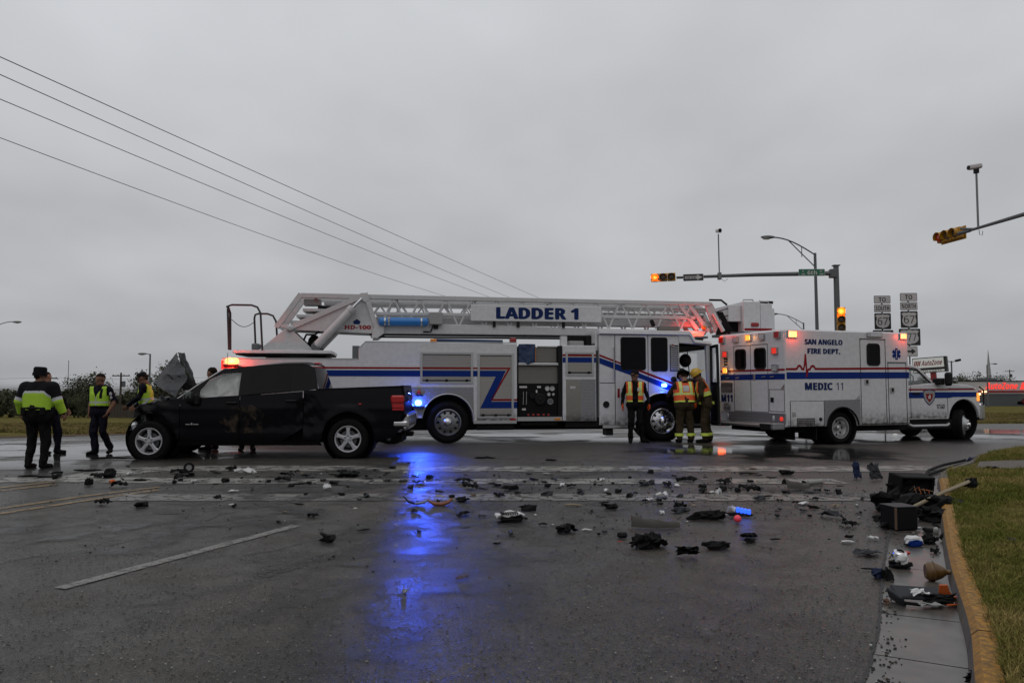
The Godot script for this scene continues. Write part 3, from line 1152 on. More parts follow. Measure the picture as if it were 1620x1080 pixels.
	for a in [[-226.3, -400.0, 15.0, "tall thin radio mast far behind the officers"]]:
		var m := thing("radio_mast", a[3], "mast", Vector3(a[0], hgt(a[0], a[1]), a[1]))
		var tp: float = a[2] - hgt(a[0], a[1])
		var w: float = -a[1] * 0.0007
		var t := MB.new()
		for s in 3:
			var o := Vector3(cos(TAU * s / 3), 0, sin(TAU * s / 3)) * w * 0.5
			t.bar(o, o + Vector3(0, tp, 0), w * 0.2, 4)
		obj("mast", t, M.galvanised, m)
		var br := MB.new()
		for i in 24:
			var y0 := tp * i / 24
			br.bar(Vector3(w * 0.5, y0, 0), Vector3(-w * 0.25, y0 + tp / 24, w * 0.43), w * 0.1, 4)
		obj("bracing", br, M.galvanised, m)
	# overhead lines crossing the upper left
	var c := 0
	for l in [[-12.53, -18.76, 2.27, -70.21, 0.05], [-13.24, -19.85, -0.28, -70.21, 0.12], [-14.37, -21.59, -1.99, -70.21, 0.16], [-16.6, -25.0, -6.12, -68.75, 0.2]]:
		var a := Vector3(l[0], 9.5, l[1])
		var b := Vector3(l[2], 9.5, l[3])
		var w := []
		for i in 41:
			var t := -0.5 + 2.2 * i / 40.0
			var p := a.lerp(b, t)
			p.y = 9.5 - l[4] * 4.0 * (t - t * t)
			w.append(p)
		solo("power_line", MB.new().tube(w, 0.013, 6), M.cable, ["uppermost overhead power line crossing the sky at left", "second overhead power line from the top, close below the first", "third overhead power line from the top", "lowest overhead power line, apart from the other three"][c], "power line", Vector3.ZERO, Vector3.ZERO, "overhead power lines")
		c += 1
	street_lamp(Vector3(-32.34, hgt(-32.3, -70), -70), 5.8, -0.45, -1.0, "small street lamp on a grey pole behind the wreck")
	street_lamp(Vector3(-46.6, hgt(-46, -70), -70), 8.2, 2.0, 1.0, "street lamp reaching into the picture at its left edge")
	build_store()

func utility_pole(at: Vector3, h: float, label: String, tran: bool) -> void:
	var p := thing("utility_pole", label, "utility pole", at)
	obj("pole", MB.new().tube([Vector3(0, -0.2, 0), Vector3(0, h, 0)], [0.15, 0.1], 8), M.wood_pole, p)
	obj("crossarm", MB.new().box(-1.0, h - 0.42, -0.07, 1.0, h - 0.3, 0.07), M.wood_pole, p)
	for x in [-0.9, -0.35, 0.35, 0.9]:
		obj("insulator", MB.new().at(x, h - 0.24, 0, -PI / 2).lathe([Vector2(0, 0.06), Vector2(0.05, 0.03), Vector2(0.06, -0.05), Vector2(0, -0.06)], 8), M.grey_box, p)
	if tran:
		obj("transformer", MB.new().at(0.33, h - 1.3, 0, -PI / 2).lathe([Vector2(0, 0.35), Vector2(0.2, 0.32), Vector2(0.2, -0.32), Vector2(0, -0.35)], 12), M.pole_grey, p)

# a lamp on a curved bracket: reach goes along side (+1 right, -1 left)
func street_lamp(at: Vector3, h: float, reach: float, side: float, label: String) -> void:
	var p := thing("street_lamp", label, "street lamp", at)
	reach = absf(reach)
	obj("pole", MB.new().tube([Vector3(0, -0.1, 0), Vector3(0, h, 0)], [0.11, 0.07], 10), M.pole_grey, p)
	var a := []
	for i in 7:
		var t := i / 6.0
		a.append(Vector3(side * reach * t, h - 0.1 + 0.7 * reach / 2.4 * sin(t * PI * 0.55), 0))
	obj("bracket", MB.new().tube(a, 0.035, 8), M.pole_grey, p)
	var e: Vector3 = a[6]
	obj("lamp_head", MB.new().at(e.x + side * 0.25, e.y - 0.02, 0).ball(0.42, 0.1, 0.17, 14), M.galvanised, p)
	obj("lamp_lens", MB.new().at(e.x + side * 0.28, e.y - 0.08, 0).ball(0.24, 0.07, 0.12, 10), M.lens_clear, p)

func build_store() -> void:
	var z := -140.0
	var g := -1.93
	var grey_wall := mt("store_grey", 0.07, 0.075, 0.08, 0.8)
	var white_wall := mt("store_white", 0.42, 0.41, 0.41, 0.6)
	var s := thing("store_building", "low grey store with white band and glowing red letters", "building", Vector3(74, g, z))
	obj("wall", MB.new().box(0, -0.5, -20, 50, 2.35, 0), grey_wall, s)
	obj("parapet", MB.new().box(-0.1, 2.72, -20.1, 50.1, 4.35, 0.12), white_wall, s)
	obj("coping", MB.new().box(-0.2, 4.352, -20.2, 50.2, 4.5, 0.22), M.seam, s)
	obj("red_band", MB.new().box(-0.15, 2.353, -20.12, 50.15, 2.717, 0.2), M.dark_red, s)
	obj("white_band", MB.new().box(-0.15, 2.16, 0.003, 50.15, 2.345, 0.14), white_wall, s)
	var em := glow("sign_letters_lit", 1.0, 0.05, 0.035, 1.0)
	var t := text("AutoZone", 5.6, 1.15, em, s, tf(13.2, 3.55, 0.3), "sign_lettering", true, 0.25)
	t.name = "sign_lettering"
	for i in 7:
		obj("sign_stripe", MB.new().prism(P([0, 0, 0.5, 0, 0.95, 1.25, 0.45, 1.25]), 0.14, 0.3), em, s, Vector3(16.5 + i * 0.75, 2.92, 0))
	for i in 6:
		obj("wall_lamp", MB.new().box(-0.35, 2.45, 0.22, 0.35, 2.6, 0.5), M.marker_lamp, s, Vector3(2 + i * 8.0, 0, 0))
	for i in 5:
		obj("roof_unit", MB.new().box(0, 4.5, -6, 2.6, 5.0, -4), M.pole_grey, s, Vector3(3 + i * 9.5, 0, 0))
	# car parked by the store wall
	var car := thing("parked_car", "small dark car parked against the grey store wall", "car", Vector3(90.1, g + 0.02, z + 4.0), 0.0)
	obj("body", MB.new().prism(P([-2.1, 0.3, 2.1, 0.3, 2.15, 0.75, 1.5, 0.9, 0.9, 1.4, -0.9, 1.42, -1.5, 0.95, -2.1, 0.85]), -0.85, 0.85, 0.12), M.pickup_paint, car)
	obj("window", MB.new().prism(P([-1.25, 0.95, 1.2, 0.92, 0.8, 1.33, -0.8, 1.34]), 0.83, 0.862), M.tinted_glass, car)
	for x in [-1.3, 1.3]:
		obj("wheel", MB.new().at(x, 0.31, 0.8).lathe([Vector2(0, 0.06), Vector2(0.2, 0.06), Vector2(0.31, 0.02), Vector2(0.31, -0.18), Vector2(0, -0.18)], 16), M.rubber, car)
	obj("tail_lamp", MB.new().box(-2.12, 0.62, 0.55, -1.95, 0.78, 0.87), M.lens_red, car)
	# pylon sign
	var ps := thing("pylon_sign", "tilted white pylon sign with red lettering behind the ambulance cab", "sign", Vector3(59.2, hgt(59, -110), -110), -0.75)
	obj("post", MB.new().box(-0.35, -0.3, -0.2, 0.35, 5.6, 0.2), M.dark_red, ps, Vector3(0.2, 0, 0))
	obj("cabinet", MB.new().box(-2.3, 4.9, -0.4, 2.1, 7.05, 0.4, 0.05), M.sign_black, ps)
	obj("face", MB.new().box(-2.2, 5.6, 0.401, 1.75, 6.93, 0.43), M.sign_lit, ps)
	obj("lower_face", MB.new().box(-2.2, 5.0, 0.401, 1.75, 5.25, 0.43), M.sign_lit, ps)
	text("AutoZone", 2.6, 0.7, M.red, ps, tf(0.25, 6.25, 0.44), "lettering", true, 0.25)
	for i in 4:
		obj("sign_stripe", MB.new().prism(P([0, 0, 0.14, 0, 0.34, 0.7, 0.2, 0.7]), 0.43, 0.445), M.red, ps, Vector3(-2.15 + i * 0.22, 5.9, 0))
	text("AUTO PARTS", 3.2, 0.16, M.sign_black, ps, tf(-0.2, 5.12, 0.435))
	ps.rotation.z = 0.06
	# lamps and poles on the lot
	street_lamp(Vector3(72.7, hgt(72.7, -120), -120), 6.4, 1.0, 1.0, "pale street lamp standing before the store")
	var fl := thing("floodlight_pole", "pole with two dark floodlights beside the pylon sign", "street lamp", Vector3(72.9, hgt(72.9, -130), -130))
	obj("pole", MB.new().tube([Vector3(0, 0, 0), Vector3(0, 7.5, 0)], 0.12, 8), M.pole_grey, fl)
	for s2 in [-1.0, 1.0]:
		obj("arm", MB.new().bar(Vector3(0, 7.3, 0), Vector3(s2 * 0.8, 7.5, 0), 0.06, 6), M.pole_grey, fl)
		obj("lamp_head", MB.new().at(s2 * 1.1, 7.6, 0, 0, 0, 0.25 * s2).box(-0.4, -0.18, -0.3, 0.4, 0.18, 0.3, 0.06), M.black, fl)
	var cn := thing("lit_canopy", "pale canopy with white lamps beyond the pylon sign", "canopy", Vector3(64.0, hgt(64, -128), -128))
	obj("roof", MB.new().box(-4, 5.9, -2, 4, 6.2, 2), M.grey_box, cn)
	for x in [-3.4, 3.4]:
		obj("post", MB.new().bar(Vector3(x, 0, 0), Vector3(x, 5.9, 0), 0.1, 8), M.pole_grey, cn)
	for x in [-2.6, 2.7]:
		obj("canopy_lamp", MB.new().at(x, 5.82, 1.7).ball(0.35, 0.15, 0.25, 10), M.white_lamp, cn)
	var sp := thing("church_spire", "pale pointed church spire far beyond the store roof", "spire", Vector3(158.1, hgt(158, -260), -260))
	obj("spire", MB.new().at(0, 7.5, 0, -PI / 2).lathe([Vector2(1.1, 0), Vector2(0.75, 1.0), Vector2(0.06, 10.0), Vector2(0, 10.1)], 8), M.grey_box, sp)
	obj("belfry", MB.new().box(-2.2, 0, -1.2, 2.2, 7.5, 1.2), M.grey_box, sp)
	var mid: StandardMaterial3D = M.dark_foliage
	var i := 0
	for q in [[98.5, -172, 6.2, 3.2, "leafy dark tree behind the store roof, left one of three"], [102.5, -173, 6.6, 3.4, "leafy dark tree behind the store roof, middle one of three"], [106.0, -170, 6.2, 2.8, "leafy dark tree behind the store roof, right one of three"], [76.3, -136, 5.0, 1.3, "small thin tree between the pylon sign and the store"], [71.8, -138, 4.9, 1.6, "low bushy tree just right of the pylon sign"]]:
		tree("store_tree", q[4], Vector3(q[0], hgt(q[0], q[1]), q[1]), q[2], q[3], mid, 1500, "trees round the store", 300 + i, 0.25)
		i += 1
	utility_pole(Vector3(107.9, hgt(107, -170), -170), 7.6, "wooden power pole above the store roof at right", true)
# ---------------------------------------------------------------- fire engine
# one heavy wheel, axle along z, outer face at z = 0
func heavy_wheel(t: Node3D, x: float, r: float, polished: bool) -> void:
	var w := Node3D.new()
	w.name = "wheel"
	t.add_child(w, true)
	w.position = Vector3(x, r, 0.0)
	var rr := 0.335
	obj("tyre", MB.new().lathe([Vector2(rr, -0.02), Vector2(rr + 0.03, 0.0), Vector2(r - 0.09, 0.012), Vector2(r - 0.03, -0.012), Vector2(r, -0.05), Vector2(r, -0.1), Vector2(r - 0.012, -0.105), Vector2(r - 0.012, -0.115), Vector2(r, -0.12), Vector2(r, -0.24), Vector2(r - 0.03, -0.29), Vector2(rr, -0.3)], 44), M.rubber, w)
	var tread := MB.new()
	for i in 48:
		tread.at(0, 0, 0, 0, 0, TAU * i / 48)
		tread.box(r - 0.02, -0.022, -0.095, r + 0.008, 0.018, -0.03)
	tag(obj("tread_block", tread, M.rubber, w), "", "", "", "stuff")
	var metal: Material = M.chrome if polished else M.wheel_steel
	obj("rim", MB.new().lathe([Vector2(rr + 0.008, 0.008), Vector2(rr - 0.01, 0.014), Vector2(rr - 0.03, -0.01), Vector2(0.275, -0.055), Vector2(0.25, -0.05), Vector2(0.17, -0.03), Vector2(0.13, -0.025), Vector2(0.0, -0.02)], 40), metal, w)
	for i in 10:
		var a := TAU * i / 10
		obj("hand_hole", MB.new().at(cos(a) * 0.245, sin(a) * 0.245, -0.052).lathe([Vector2(0, 0.012), Vector2(0.034, 0.012), Vector2(0.037, 0.0)], 10), M.black, w)
	obj("hub_cap", MB.new().lathe([Vector2(0.115, -0.03), Vector2(0.11, 0.02), Vector2(0.085, 0.045), Vector2(0.075, 0.08), Vector2(0.05, 0.095), Vector2(0.0, 0.1)], 24), M.chrome, w)
	for i in 10:
		var a := TAU * (i + 0.5) / 10
		obj("lug_nut", MB.new().at(cos(a) * 0.158, sin(a) * 0.158, -0.03).lathe([Vector2(0.018, 0), Vector2(0.016, 0.035), Vector2(0, 0.037)], 6), metal, w)
	obj("hub_core", MB.new().lathe([Vector2(rr, -0.05), Vector2(rr, -0.3), Vector2(0, -0.3)], 20), M.black, w)

func roll_door(t: Node3D, x0: float, y0: float, x1: float, y1: float, knobs: Array) -> void:
	var d := Node3D.new()
	d.name = "roll_up_door"
	t.add_child(d, true)
	obj("door_frame", MB.new().ring(rect(x0, y0, x1, y1), 0.055, -0.01, 0.022), M.steel, d)
	var s := MB.new()
	var n := int((y1 - y0 - 0.1) / 0.036)
	for i in n:
		var a := y0 + 0.055 + i * 0.036
		s.quad(Vector3(x0 + 0.05, a, 0.002), Vector3(x0 + 0.05, a + 0.006, 0.005), Vector3(x1 - 0.05, a + 0.006, 0.005), Vector3(x1 - 0.05, a, 0.002))
		s.quad(Vector3(x0 + 0.05, a + 0.006, 0.005), Vector3(x0 + 0.05, a + 0.03, 0.005), Vector3(x1 - 0.05, a + 0.03, 0.005), Vector3(x1 - 0.05, a + 0.006, 0.005))
		s.quad(Vector3(x0 + 0.05, a + 0.03, 0.005), Vector3(x0 + 0.05, a + 0.036, 0.002), Vector3(x1 - 0.05, a + 0.036, 0.002), Vector3(x1 - 0.05, a + 0.03, 0.005))
	tag(obj("shutter_slat", s, M.shutter, d), "", "", "", "stuff")
	obj("top_shadow_gap", MB.new().box(x0 + 0.055, y1 - 0.075, 0.004, x1 - 0.055, y1 - 0.057, 0.008), M.seam, d)
	obj("lift_bar", MB.new().bar(Vector3(x0 + 0.06, y0 + 0.075, 0.04), Vector3(x1 - 0.06, y0 + 0.075, 0.04), 0.013), M.black, d)
	for k in knobs:
		obj("bar_bracket", MB.new().box(k - 0.035, y0 + 0.045, 0.006, k + 0.035, y0 + 0.11, 0.05, 0.01), M.black, d)

func build_fire_truck() -> void:
	var t := thing("fire_engine", "white ladder fire engine with blue and red stripes standing across the junction", "fire engine", Vector3(-1.66, 0, -20.118), deg_to_rad(8.4))
	var bot := [-5.545, 0.62, -2.09, 0.62]
	bot.append_array(arc(-1.42, 0.6, 0.65, 178, 4, 12))
	bot.append_array(arc(0.02, 0.6, 0.65, 176, 3, 12))
	bot.append_array([0.675, 0.56, 1.81, 0.56, 1.81, 2.56, -2.08, 2.575, -2.24, 2.41, -2.24, 2.135, -5.545, 2.13])
	obj("body", MB.new().prism(P(bot), -2.5, 0.0, 0.012), M.white, t)
	obj("wheel_well", MB.new().box(-5.3, 0.32, -2.2, 7.0, 1.22, -0.36), M.underbody, t)
	for x in [[0.75, 1.75, 0.33], [-3.6, -2.3, 0.35], [3.1, 4.9, 0.36], [1.9, 2.9, 0.42]]:
		obj("frame_tank", MB.new().box(x[0], x[2], -0.36, x[1], 0.63, -0.06, 0.03), M.underbody, t)
	obj("mud_flap", MB.new().box(4.22, 0.16, -0.5, 4.4, 0.42, -0.1), M.black, t)
	# tread plate round the rear wheels
	var pl := [-2.25, 1.436, -2.25, 0.66, -2.09, 0.66]
	pl.append_array(arc(-1.42, 0.6, 0.668, 175, 10, 12))
	pl.append_array(arc(0.02, 0.6, 0.668, 170, 5, 12))
	pl.append_array([0.672, 1.436])
	obj("tread_plate_panel", MB.new().prism(P(pl), 0.001, 0.006), M.tread_plate, t)
	for cx in [-1.42, 0.02]:
		var f := MB.new()
		var a: Array = arc(cx, 0.6, 0.66, 168 if cx < -1 else 172, 8 if cx < -1 else 2, 22)
		var pts := []
		for i in range(0, a.size(), 2):
			pts.append(Vector3(a[i], a[i + 1], 0.012))
		obj("fender_trim", f.tube(pts, 0.02, 8), M.steel, t)
	for x in [-1.42, 0.02]:
		heavy_wheel(t, x, 0.535, false)
	# trim along the top edges
	obj("top_trim", MB.new().box(-5.545, 2.134, -0.05, -2.26, 2.16, 0.006), M.steel, t)
	obj("top_trim", MB.new().box(-2.07, 2.577, -0.05, 1.81, 2.6, 0.006), M.steel, t)
	obj("top_trim", MB.new().flat(Vector2(-2.245, 2.41), Vector2(-2.07, 2.59), 0.02, -0.05, 0.006), M.steel, t)
	obj("step_back_box", MB.new().box(-2.42, 2.16, -0.9, -2.25, 2.5, -0.4), M.pole_grey, t)
	# stripes
	obj("stripe", MB.new().prism(P([-5.545, 1.716, 1.253, 1.708, 0.85, 0.893, 1.808, 0.893, 1.808, 1.06, 1.138, 1.06, 1.512, 1.86, -5.545, 1.865]), 0.0005, 0.0085), M.blue, t)
	obj("stripe", MB.new().prism(P([-5.545, 1.904, 1.57, 1.9, 1.10, 1.086, 1.808, 1.086, 1.808, 1.132, 1.175, 1.132, 1.645, 1.942, -5.545, 1.95]), 0.0005, 0.0085), M.red, t)
	roll_door(t, -0.69, 1.53, 0.66, 2.335, [-0.52, -0.02, 0.5])
	roll_door(t, 0.78, 0.64, 1.72, 2.315, [0.92, 1.25, 1.58])
	obj("corner_post", MB.new().box(0.685, 0.58, 0.0005, 0.755, 2.5, 0.007), M.white_trim, t)
	obj("lower_sill", MB.new().box(0.68, 0.5, -0.2, 1.8, 0.575, 0.012), M.steel, t)
	obj("side_marker", MB.new().box(1.63, 0.585, 0.004, 1.78, 0.63, 0.022, 0.006), M.lens_red, t)
	# things laid on the roof
	obj("pike_pole", MB.new().tube([Vector3(-0.32, 2.66, -0.5), Vector3(1.5, 2.64, -0.5)], 0.05), M.tarp, t)
	obj("pike_pole_tip", MB.new().box(-0.42, 2.6, -0.55, -0.24, 2.7, -0.45, 0.02), M.lens_amber, t)
	obj("rear_beacon", MB.new().box(1.66, 2.6, -0.4, 1.83, 2.73, -0.2, 0.03), M.dark_red, t)
	# pump panel bay
	obj("pump_bay_back", MB.new().box(1.81, 0.6, -2.5, 3.02, 2.5, -0.62), M.pole_grey, t)
	obj("pump_bay_post", MB.new().box(2.9, 0.56, -0.6, 3.01, 2.52, -0.01), M.black, t)
	obj("pump_panel", MB.new().box(1.85, 0.67, -0.3, 2.9, 1.53, -0.06, 0.01), M.gloss_black, t)
	obj("perforated_panel", MB.new().box(1.86, 1.535, -0.3, 2.9, 1.985, -0.08), M.perforated, t)
	obj("shelf_edge", MB.new().box(1.84, 1.99, -0.5, 2.92, 2.07, 0.0, 0.02), M.steel, t)
	obj("kick_plate", MB.new().box(1.82, 0.56, -0.3, 3.0, 0.665, 0.004), M.steel, t)
	obj("running_lamp", MB.new().box(2.8, 0.575, 0.005, 2.96, 0.635, 0.02, 0.006), M.lens_amber, t)
	obj("hose_tray", MB.new().box(2.3, 2.09, -0.58, 2.88, 2.48, -0.12), M.perforated, t)
	obj("tray_rail", MB.new().bar(Vector3(2.36, 2.5, -0.1), Vector3(2.92, 2.5, -0.1), 0.02), M.steel, t)
	var ng := FastNoiseLite.new()
	ng.seed = 2
	ng.frequency = 5.0
	obj("tarpaulin", MB.new().sheet(14, 18, func(u: float, v: float) -> Vector3:
		var x := lerpf(1.86, 2.3, u)
		var y := lerpf(2.56, 2.05 + 0.03 * sin(u * 9.0), v)
		return Vector3(x, y, -0.05 + 0.05 * sin(PI * u) + 0.05 * ng.get_noise_2d(x, y * 0.5))), M.tarp, t)
	obj("tarpaulin_top", MB.new().box(1.87, 2.4, -0.6, 2.28, 2.55, -0.09, 0.06), M.tarp, t)
	obj("yellow_strap", MB.new().box(2.285, 2.1, -0.3, 2.32, 2.5, -0.06), M.lens_amber, t)
	# gauges, caps, levers
	for g in [[2.62, 1.4, 0.055], [2.75, 1.4, 0.055], [2.66, 1.25, 0.04], [2.78, 1.25, 0.03], [2.7, 1.06, 0.065], [2.74, 1.42, 0.02]]:
		var gd := Node3D.new()
		gd.name = "gauge"
		t.add_child(gd, true)
		gd.position = Vector3(g[0], g[1], -0.058)
		obj("bezel", MB.new().lathe([Vector2(g[2] * 1.2, 0), Vector2(g[2] * 1.15, 0.02), Vector2(g[2], 0.02)], 18), M.steel, gd)
		obj("dial", MB.new().lathe([Vector2(g[2], 0.012), Vector2(0, 0.012)], 18), M.sign_white if g[1] > 1.2 else M.pole_grey, gd)
	for g in [[2.42, 1.12, 0.15], [2.22, 1.2, 0.08]]:
		obj("intake_cap", MB.new().at(g[0], g[1], -0.06).lathe([Vector2(g[2], 0), Vector2(g[2], 0.07), Vector2(g[2] * 0.85, 0.09), Vector2(g[2] * 0.3, 0.09), Vector2(0, 0.12)], 18), M.black, t)
	for g in [[1.98, 1.2], [2.06, 1.2]]:
		obj("lever", MB.new().tube([Vector3(g[0], g[1] - 0.22, -0.03), Vector3(g[0], g[1] + 0.12, -0.01)], 0.012), M.steel, t)
	obj("lever_handle", MB.new().box(2.31, 1.28, -0.055, 2.35, 1.36, 0.0, 0.01), M.sign_white, t)
	for g in [[1.98, 1.44, 0.2], [2.4, 1.44, 0.1], [2.0, 0.86, 0.1], [2.12, 0.72, 0.05], [2.25, 0.72, 0.06], [2.38, 0.72, 0.08], [2.52, 0.72, 0.06], [2.65, 0.72, 0.06]]:
		obj("instruction_plate", MB.new().box(g[0] - g[2] / 2, g[1] - 0.025, -0.0595, g[0] + g[2] / 2, g[1] + 0.025, -0.054), M.sign_white if g[1] > 0.8 else M.dark_red, t)
	# narrow compartment before the cab
	obj("front_compartment", MB.new().box(3.02, 0.55, -2.5, 3.92, 2.53, 0.0, 0.012), M.white, t)
	roll_door(t, 3.1, 1.74, 3.86, 2.36, [3.2, 3.72])
	obj("stripe", MB.new().box(3.022, 2.085, 0.0005, 3.918, 2.215, 0.0084), M.blue, t)
	obj("stripe", MB.new().box(3.022, 2.25, 0.0005, 3.918, 2.3, 0.0084), M.red, t)
	obj("polished_panel", MB.new().box(3.11, 0.57, 0.0005, 3.5, 1.64, 0.006), M.polished, t)
	obj("instruction_plate", MB.new().box(3.22, 1.4, 0.0065, 3.36, 1.46, 0.009), M.sign_white, t)
	obj("tread_plate_panel", MB.new().box(3.505, 0.57, 0.0005, 3.9, 1.64, 0.006), M.tread_plate, t)
	obj("gap_panel", MB.new().box(3.92, 0.5, -2.4, 4.01, 2.6, -0.15), M.pole_grey, t)
	obj("exhaust_stack", MB.new().box(3.78, 2.54, -0.9, 3.93, 2.84, -0.5, 0.03), M.black, t)
	obj("valve_cabinet", MB.new().box(3.3, 2.54, -1.1, 3.72, 2.68, -0.5, 0.02), M.grey_box, t)
	obj("cab_rear_panel", MB.new().box(3.93, 2.4, -2.3, 4.0, 2.9, -0.1, 0.01), M.white_trim, t)
	grime(t, 0.76, 1.8, 0.575, 0.85, 0.0095)
	grime(t, 3.03, 3.9, 0.56, 0.8, 0.0095)
	build_cab(t)
	grime(t, 4.03, 4.9, 0.45, 0.8, 0.0055)
	build_ladder(t)
	build_engine_lamps(t)

func build_cab(t: Node3D) -> void:
	var side := [4.01, 0.44, 4.95, 0.44, 5.04, 0.6]
	side.append_array(arc(5.72, 0.6, 0.665, 178, 45, 12))
	side.append_array([6.215, 1.0, 6.215, 2.6, 6.2, 2.82, 4.01, 2.82])
	obj("cab_side", MB.new().prism(P(side), -0.12, 0.0, 0.012), M.white, t)
	obj("far_cab_side", MB.new().prism(P(side), -2.5, -2.38), M.white, t)
	obj("far_cab_door", MB.new().box(6.215, 0.5, -2.5, 7.1, 1.5, -2.4), M.white, t)
	obj("far_pillar", MB.new().flat(Vector2(6.28, 1.45), Vector2(6.28, 2.65), 0.12, -2.5, -2.4), M.black, t)
	obj("far_pillar", MB.new().flat(Vector2(6.86, 1.45), Vector2(6.72, 2.65), 0.05, -2.49, -2.4), M.black, t)
	obj("cab_rear_wall", MB.new().box(4.012, 0.5, -2.38, 4.08, 2.8, -0.12), M.white, t)
	obj("cab_divider", MB.new().box(6.0, 0.5, -2.38, 6.06, 2.75, -0.12), M.black, t)
	# raised roof, stepping down over the windscreen
	obj("roof", MB.new().prism(P([3.99, 2.825, 6.18, 2.825, 6.22, 2.61, 7.1, 2.56, 7.14, 2.63, 7.08, 2.68, 6.68, 2.71, 6.57, 2.9, 6.52, 2.94, 3.99, 2.95]), -2.52, 0.015, 0.02), M.white, t)
	obj("roof_gutter", MB.new().tube([Vector3(4.0, 2.86, 0.03), Vector3(6.5, 2.85, 0.03), Vector3(6.64, 2.64, 0.03), Vector3(7.12, 2.6, 0.03)], 0.03, 8), M.white_trim, t)
	obj("cab_floor", MB.new().box(4.1, 0.45, -2.36, 7.0, 1.0, -0.1), M.underbody, t)
	obj("cab_front", MB.new().box(7.02, 0.5, -2.46, 7.14, 1.45, -0.04, 0.02), M.white, t)
	obj("corner_pillar", MB.new().prism(P([6.98, 2.6, 7.1, 2.6, 7.2, 0.6, 7.05, 0.6]), -0.14, 0.0, 0.01), M.white, t)
	obj("corner_pillar", MB.new().prism(P([6.98, 2.6, 7.1, 2.6, 7.2, 0.6, 7.05, 0.6]), -2.5, -2.38), M.white, t)
	obj("windscreen", MB.new().box(7.02, 1.46, -2.38, 7.03, 2.58, -0.14), M.glass, t)
	obj("front_bumper", MB.new().box(7.2, 0.45, -2.45, 7.65, 0.78, -0.05, 0.04), M.chrome, t)
	# seats, wheel and dash seen through the open door
	obj("seat_back", MB.new().prism(P([6.33, 1.35, 6.52, 1.35, 6.5, 1.95, 6.3, 1.95]), -0.85, -0.4, 0.04), M.black, t)
	obj("head_rest", MB.new().at(6.62, 2.17, -0.62).ball(0.17, 0.19, 0.16, 14), M.black, t)
	obj("seat_cushion", MB.new().box(6.2, 1.1, -0.9, 6.8, 1.38, -0.3, 0.05), M.black, t)
	obj("dashboard", MB.new().box(6.75, 1.0, -2.3, 7.02, 1.68, -0.14, 0.06), M.black, t)
	obj("far_seat", MB.new().box(6.1, 1.0, -2.1, 6.3, 1.9, -1.5, 0.06), M.black, t)
	obj("headliner", MB.new().box(6.07, 2.45, -2.36, 6.98, 2.55, -0.13), M.black, t)
	obj("far_door_trim", MB.new().box(6.1, 0.5, -2.38, 7.0, 1.48, -2.36), M.black, t)
	obj("step", MB.new().box(6.25, 0.4, -0.4, 7.1, 0.46, 0.0), M.tread_plate, t)
	obj("door_bar", MB.new().tube([Vector3(6.9, 1.6, -1.0), Vector3(6.78, 2.5, -0.9)], 0.015), M.black, t)
	# the driver's door, swung open towards the camera
	var d := Node3D.new()
	d.name = "open_door"
	t.add_child(d, true)
	d.position = Vector3(7.1, 0, 0.02)
	d.rotation.y = deg_to_rad(80)
	obj("door_skin", MB.new().box(-0.85, 0.5, -0.03, 0, 1.5, 0.03, 0.015), M.black, d)
	obj("door_trim", MB.new().box(-0.82, 0.55, 0.032, -0.03, 0.72, 0.045), M.dark_red, d)
	obj("door_frame", MB.new().ring(P([-0.85, 1.5, 0, 1.5, 0, 2.55, -0.75, 2.55]), 0.07, -0.03, 0.03), M.black, d)
	obj("door_window", MB.new().prism(P([-0.78, 1.57, -0.07, 1.57, -0.07, 2.48, -0.7, 2.48]), -0.005, 0.005), M.glass, d)
	# windows on the near side
	for w in [[4.59, 1.885, 5.285, 2.765], [5.425, 1.85, 5.89, 2.765]]:
		var n := Node3D.new()
		n.name = "window"
		t.add_child(n, true)
		obj("frame", MB.new().ring(rrect(w[0], w[1], w[2], w[3], 0.07), 0.03, -0.005, 0.012), M.seam, n)
		obj("pane", MB.new().prism(rrect(w[0] + 0.02, w[1] + 0.02, w[2] - 0.02, w[3] - 0.02, 0.06), -0.005, 0.005), M.tinted_glass, n)
	var lv := Node3D.new()
	lv.name = "vent_grille"
	t.add_child(lv, true)
	obj("grille_back", MB.new().box(5.95, 1.86, 0.0005, 6.19, 2.56, 0.004), M.seam, lv)
	for i in 13:
		obj("louvre", MB.new().prism(P([0, 0, 0.028, 0.01, 0.028, 0.016, 0, 0.03]), -0.1, 0.1), M.white_trim, lv, Vector3(6.07, 1.89 + i * 0.05, 0.0), Vector3(0, -PI / 2, 0))
	# seams, door handles, caps
	for s in [[4.435, 0.5, 2.82], [5.345, 1.2, 2.82]]:
		obj("door_seam", MB.new().box(s[0] - 0.008, s[1], 0.0003, s[0] + 0.008, s[2], 0.0045), M.seam, t)
	obj("compartment_seam", MB.new().box(4.02, 1.54, 0.0003, 4.425, 1.556, 0.0045), M.seam, t)
	obj("grab_rail", MB.new().tube([Vector3(4.4, 1.6, 0.04), Vector3(4.4, 2.5, 0.04)], 0.014), M.steel, t)
	obj("fuel_cap", MB.new().at(4.19, 0.98, 0.0).lathe([Vector2(0.09, 0), Vector2(0.085, 0.02), Vector2(0.06, 0.012), Vector2(0, 0.012)], 20), M.black, t)
	obj("badge_plate", MB.new().box(4.5, 1.16, 0.0005, 4.56, 1.4, 0.006), M.red, t)
	obj("side_skirt", MB.new().box(4.1, 0.36, -0.3, 5.0, 0.44, -0.02), M.steel, t)
	# sloping stripes on the cab
	obj("stripe", MB.new().prism(P([4.012, 2.06, 4.55, 1.86, 5.2, 1.64, 5.8, 1.39, 6.21, 1.25, 6.21, 1.4, 5.92, 1.5, 5.2, 1.77, 4.55, 2.03, 4.012, 2.215]), 0.0005, 0.0038), M.blue, t)
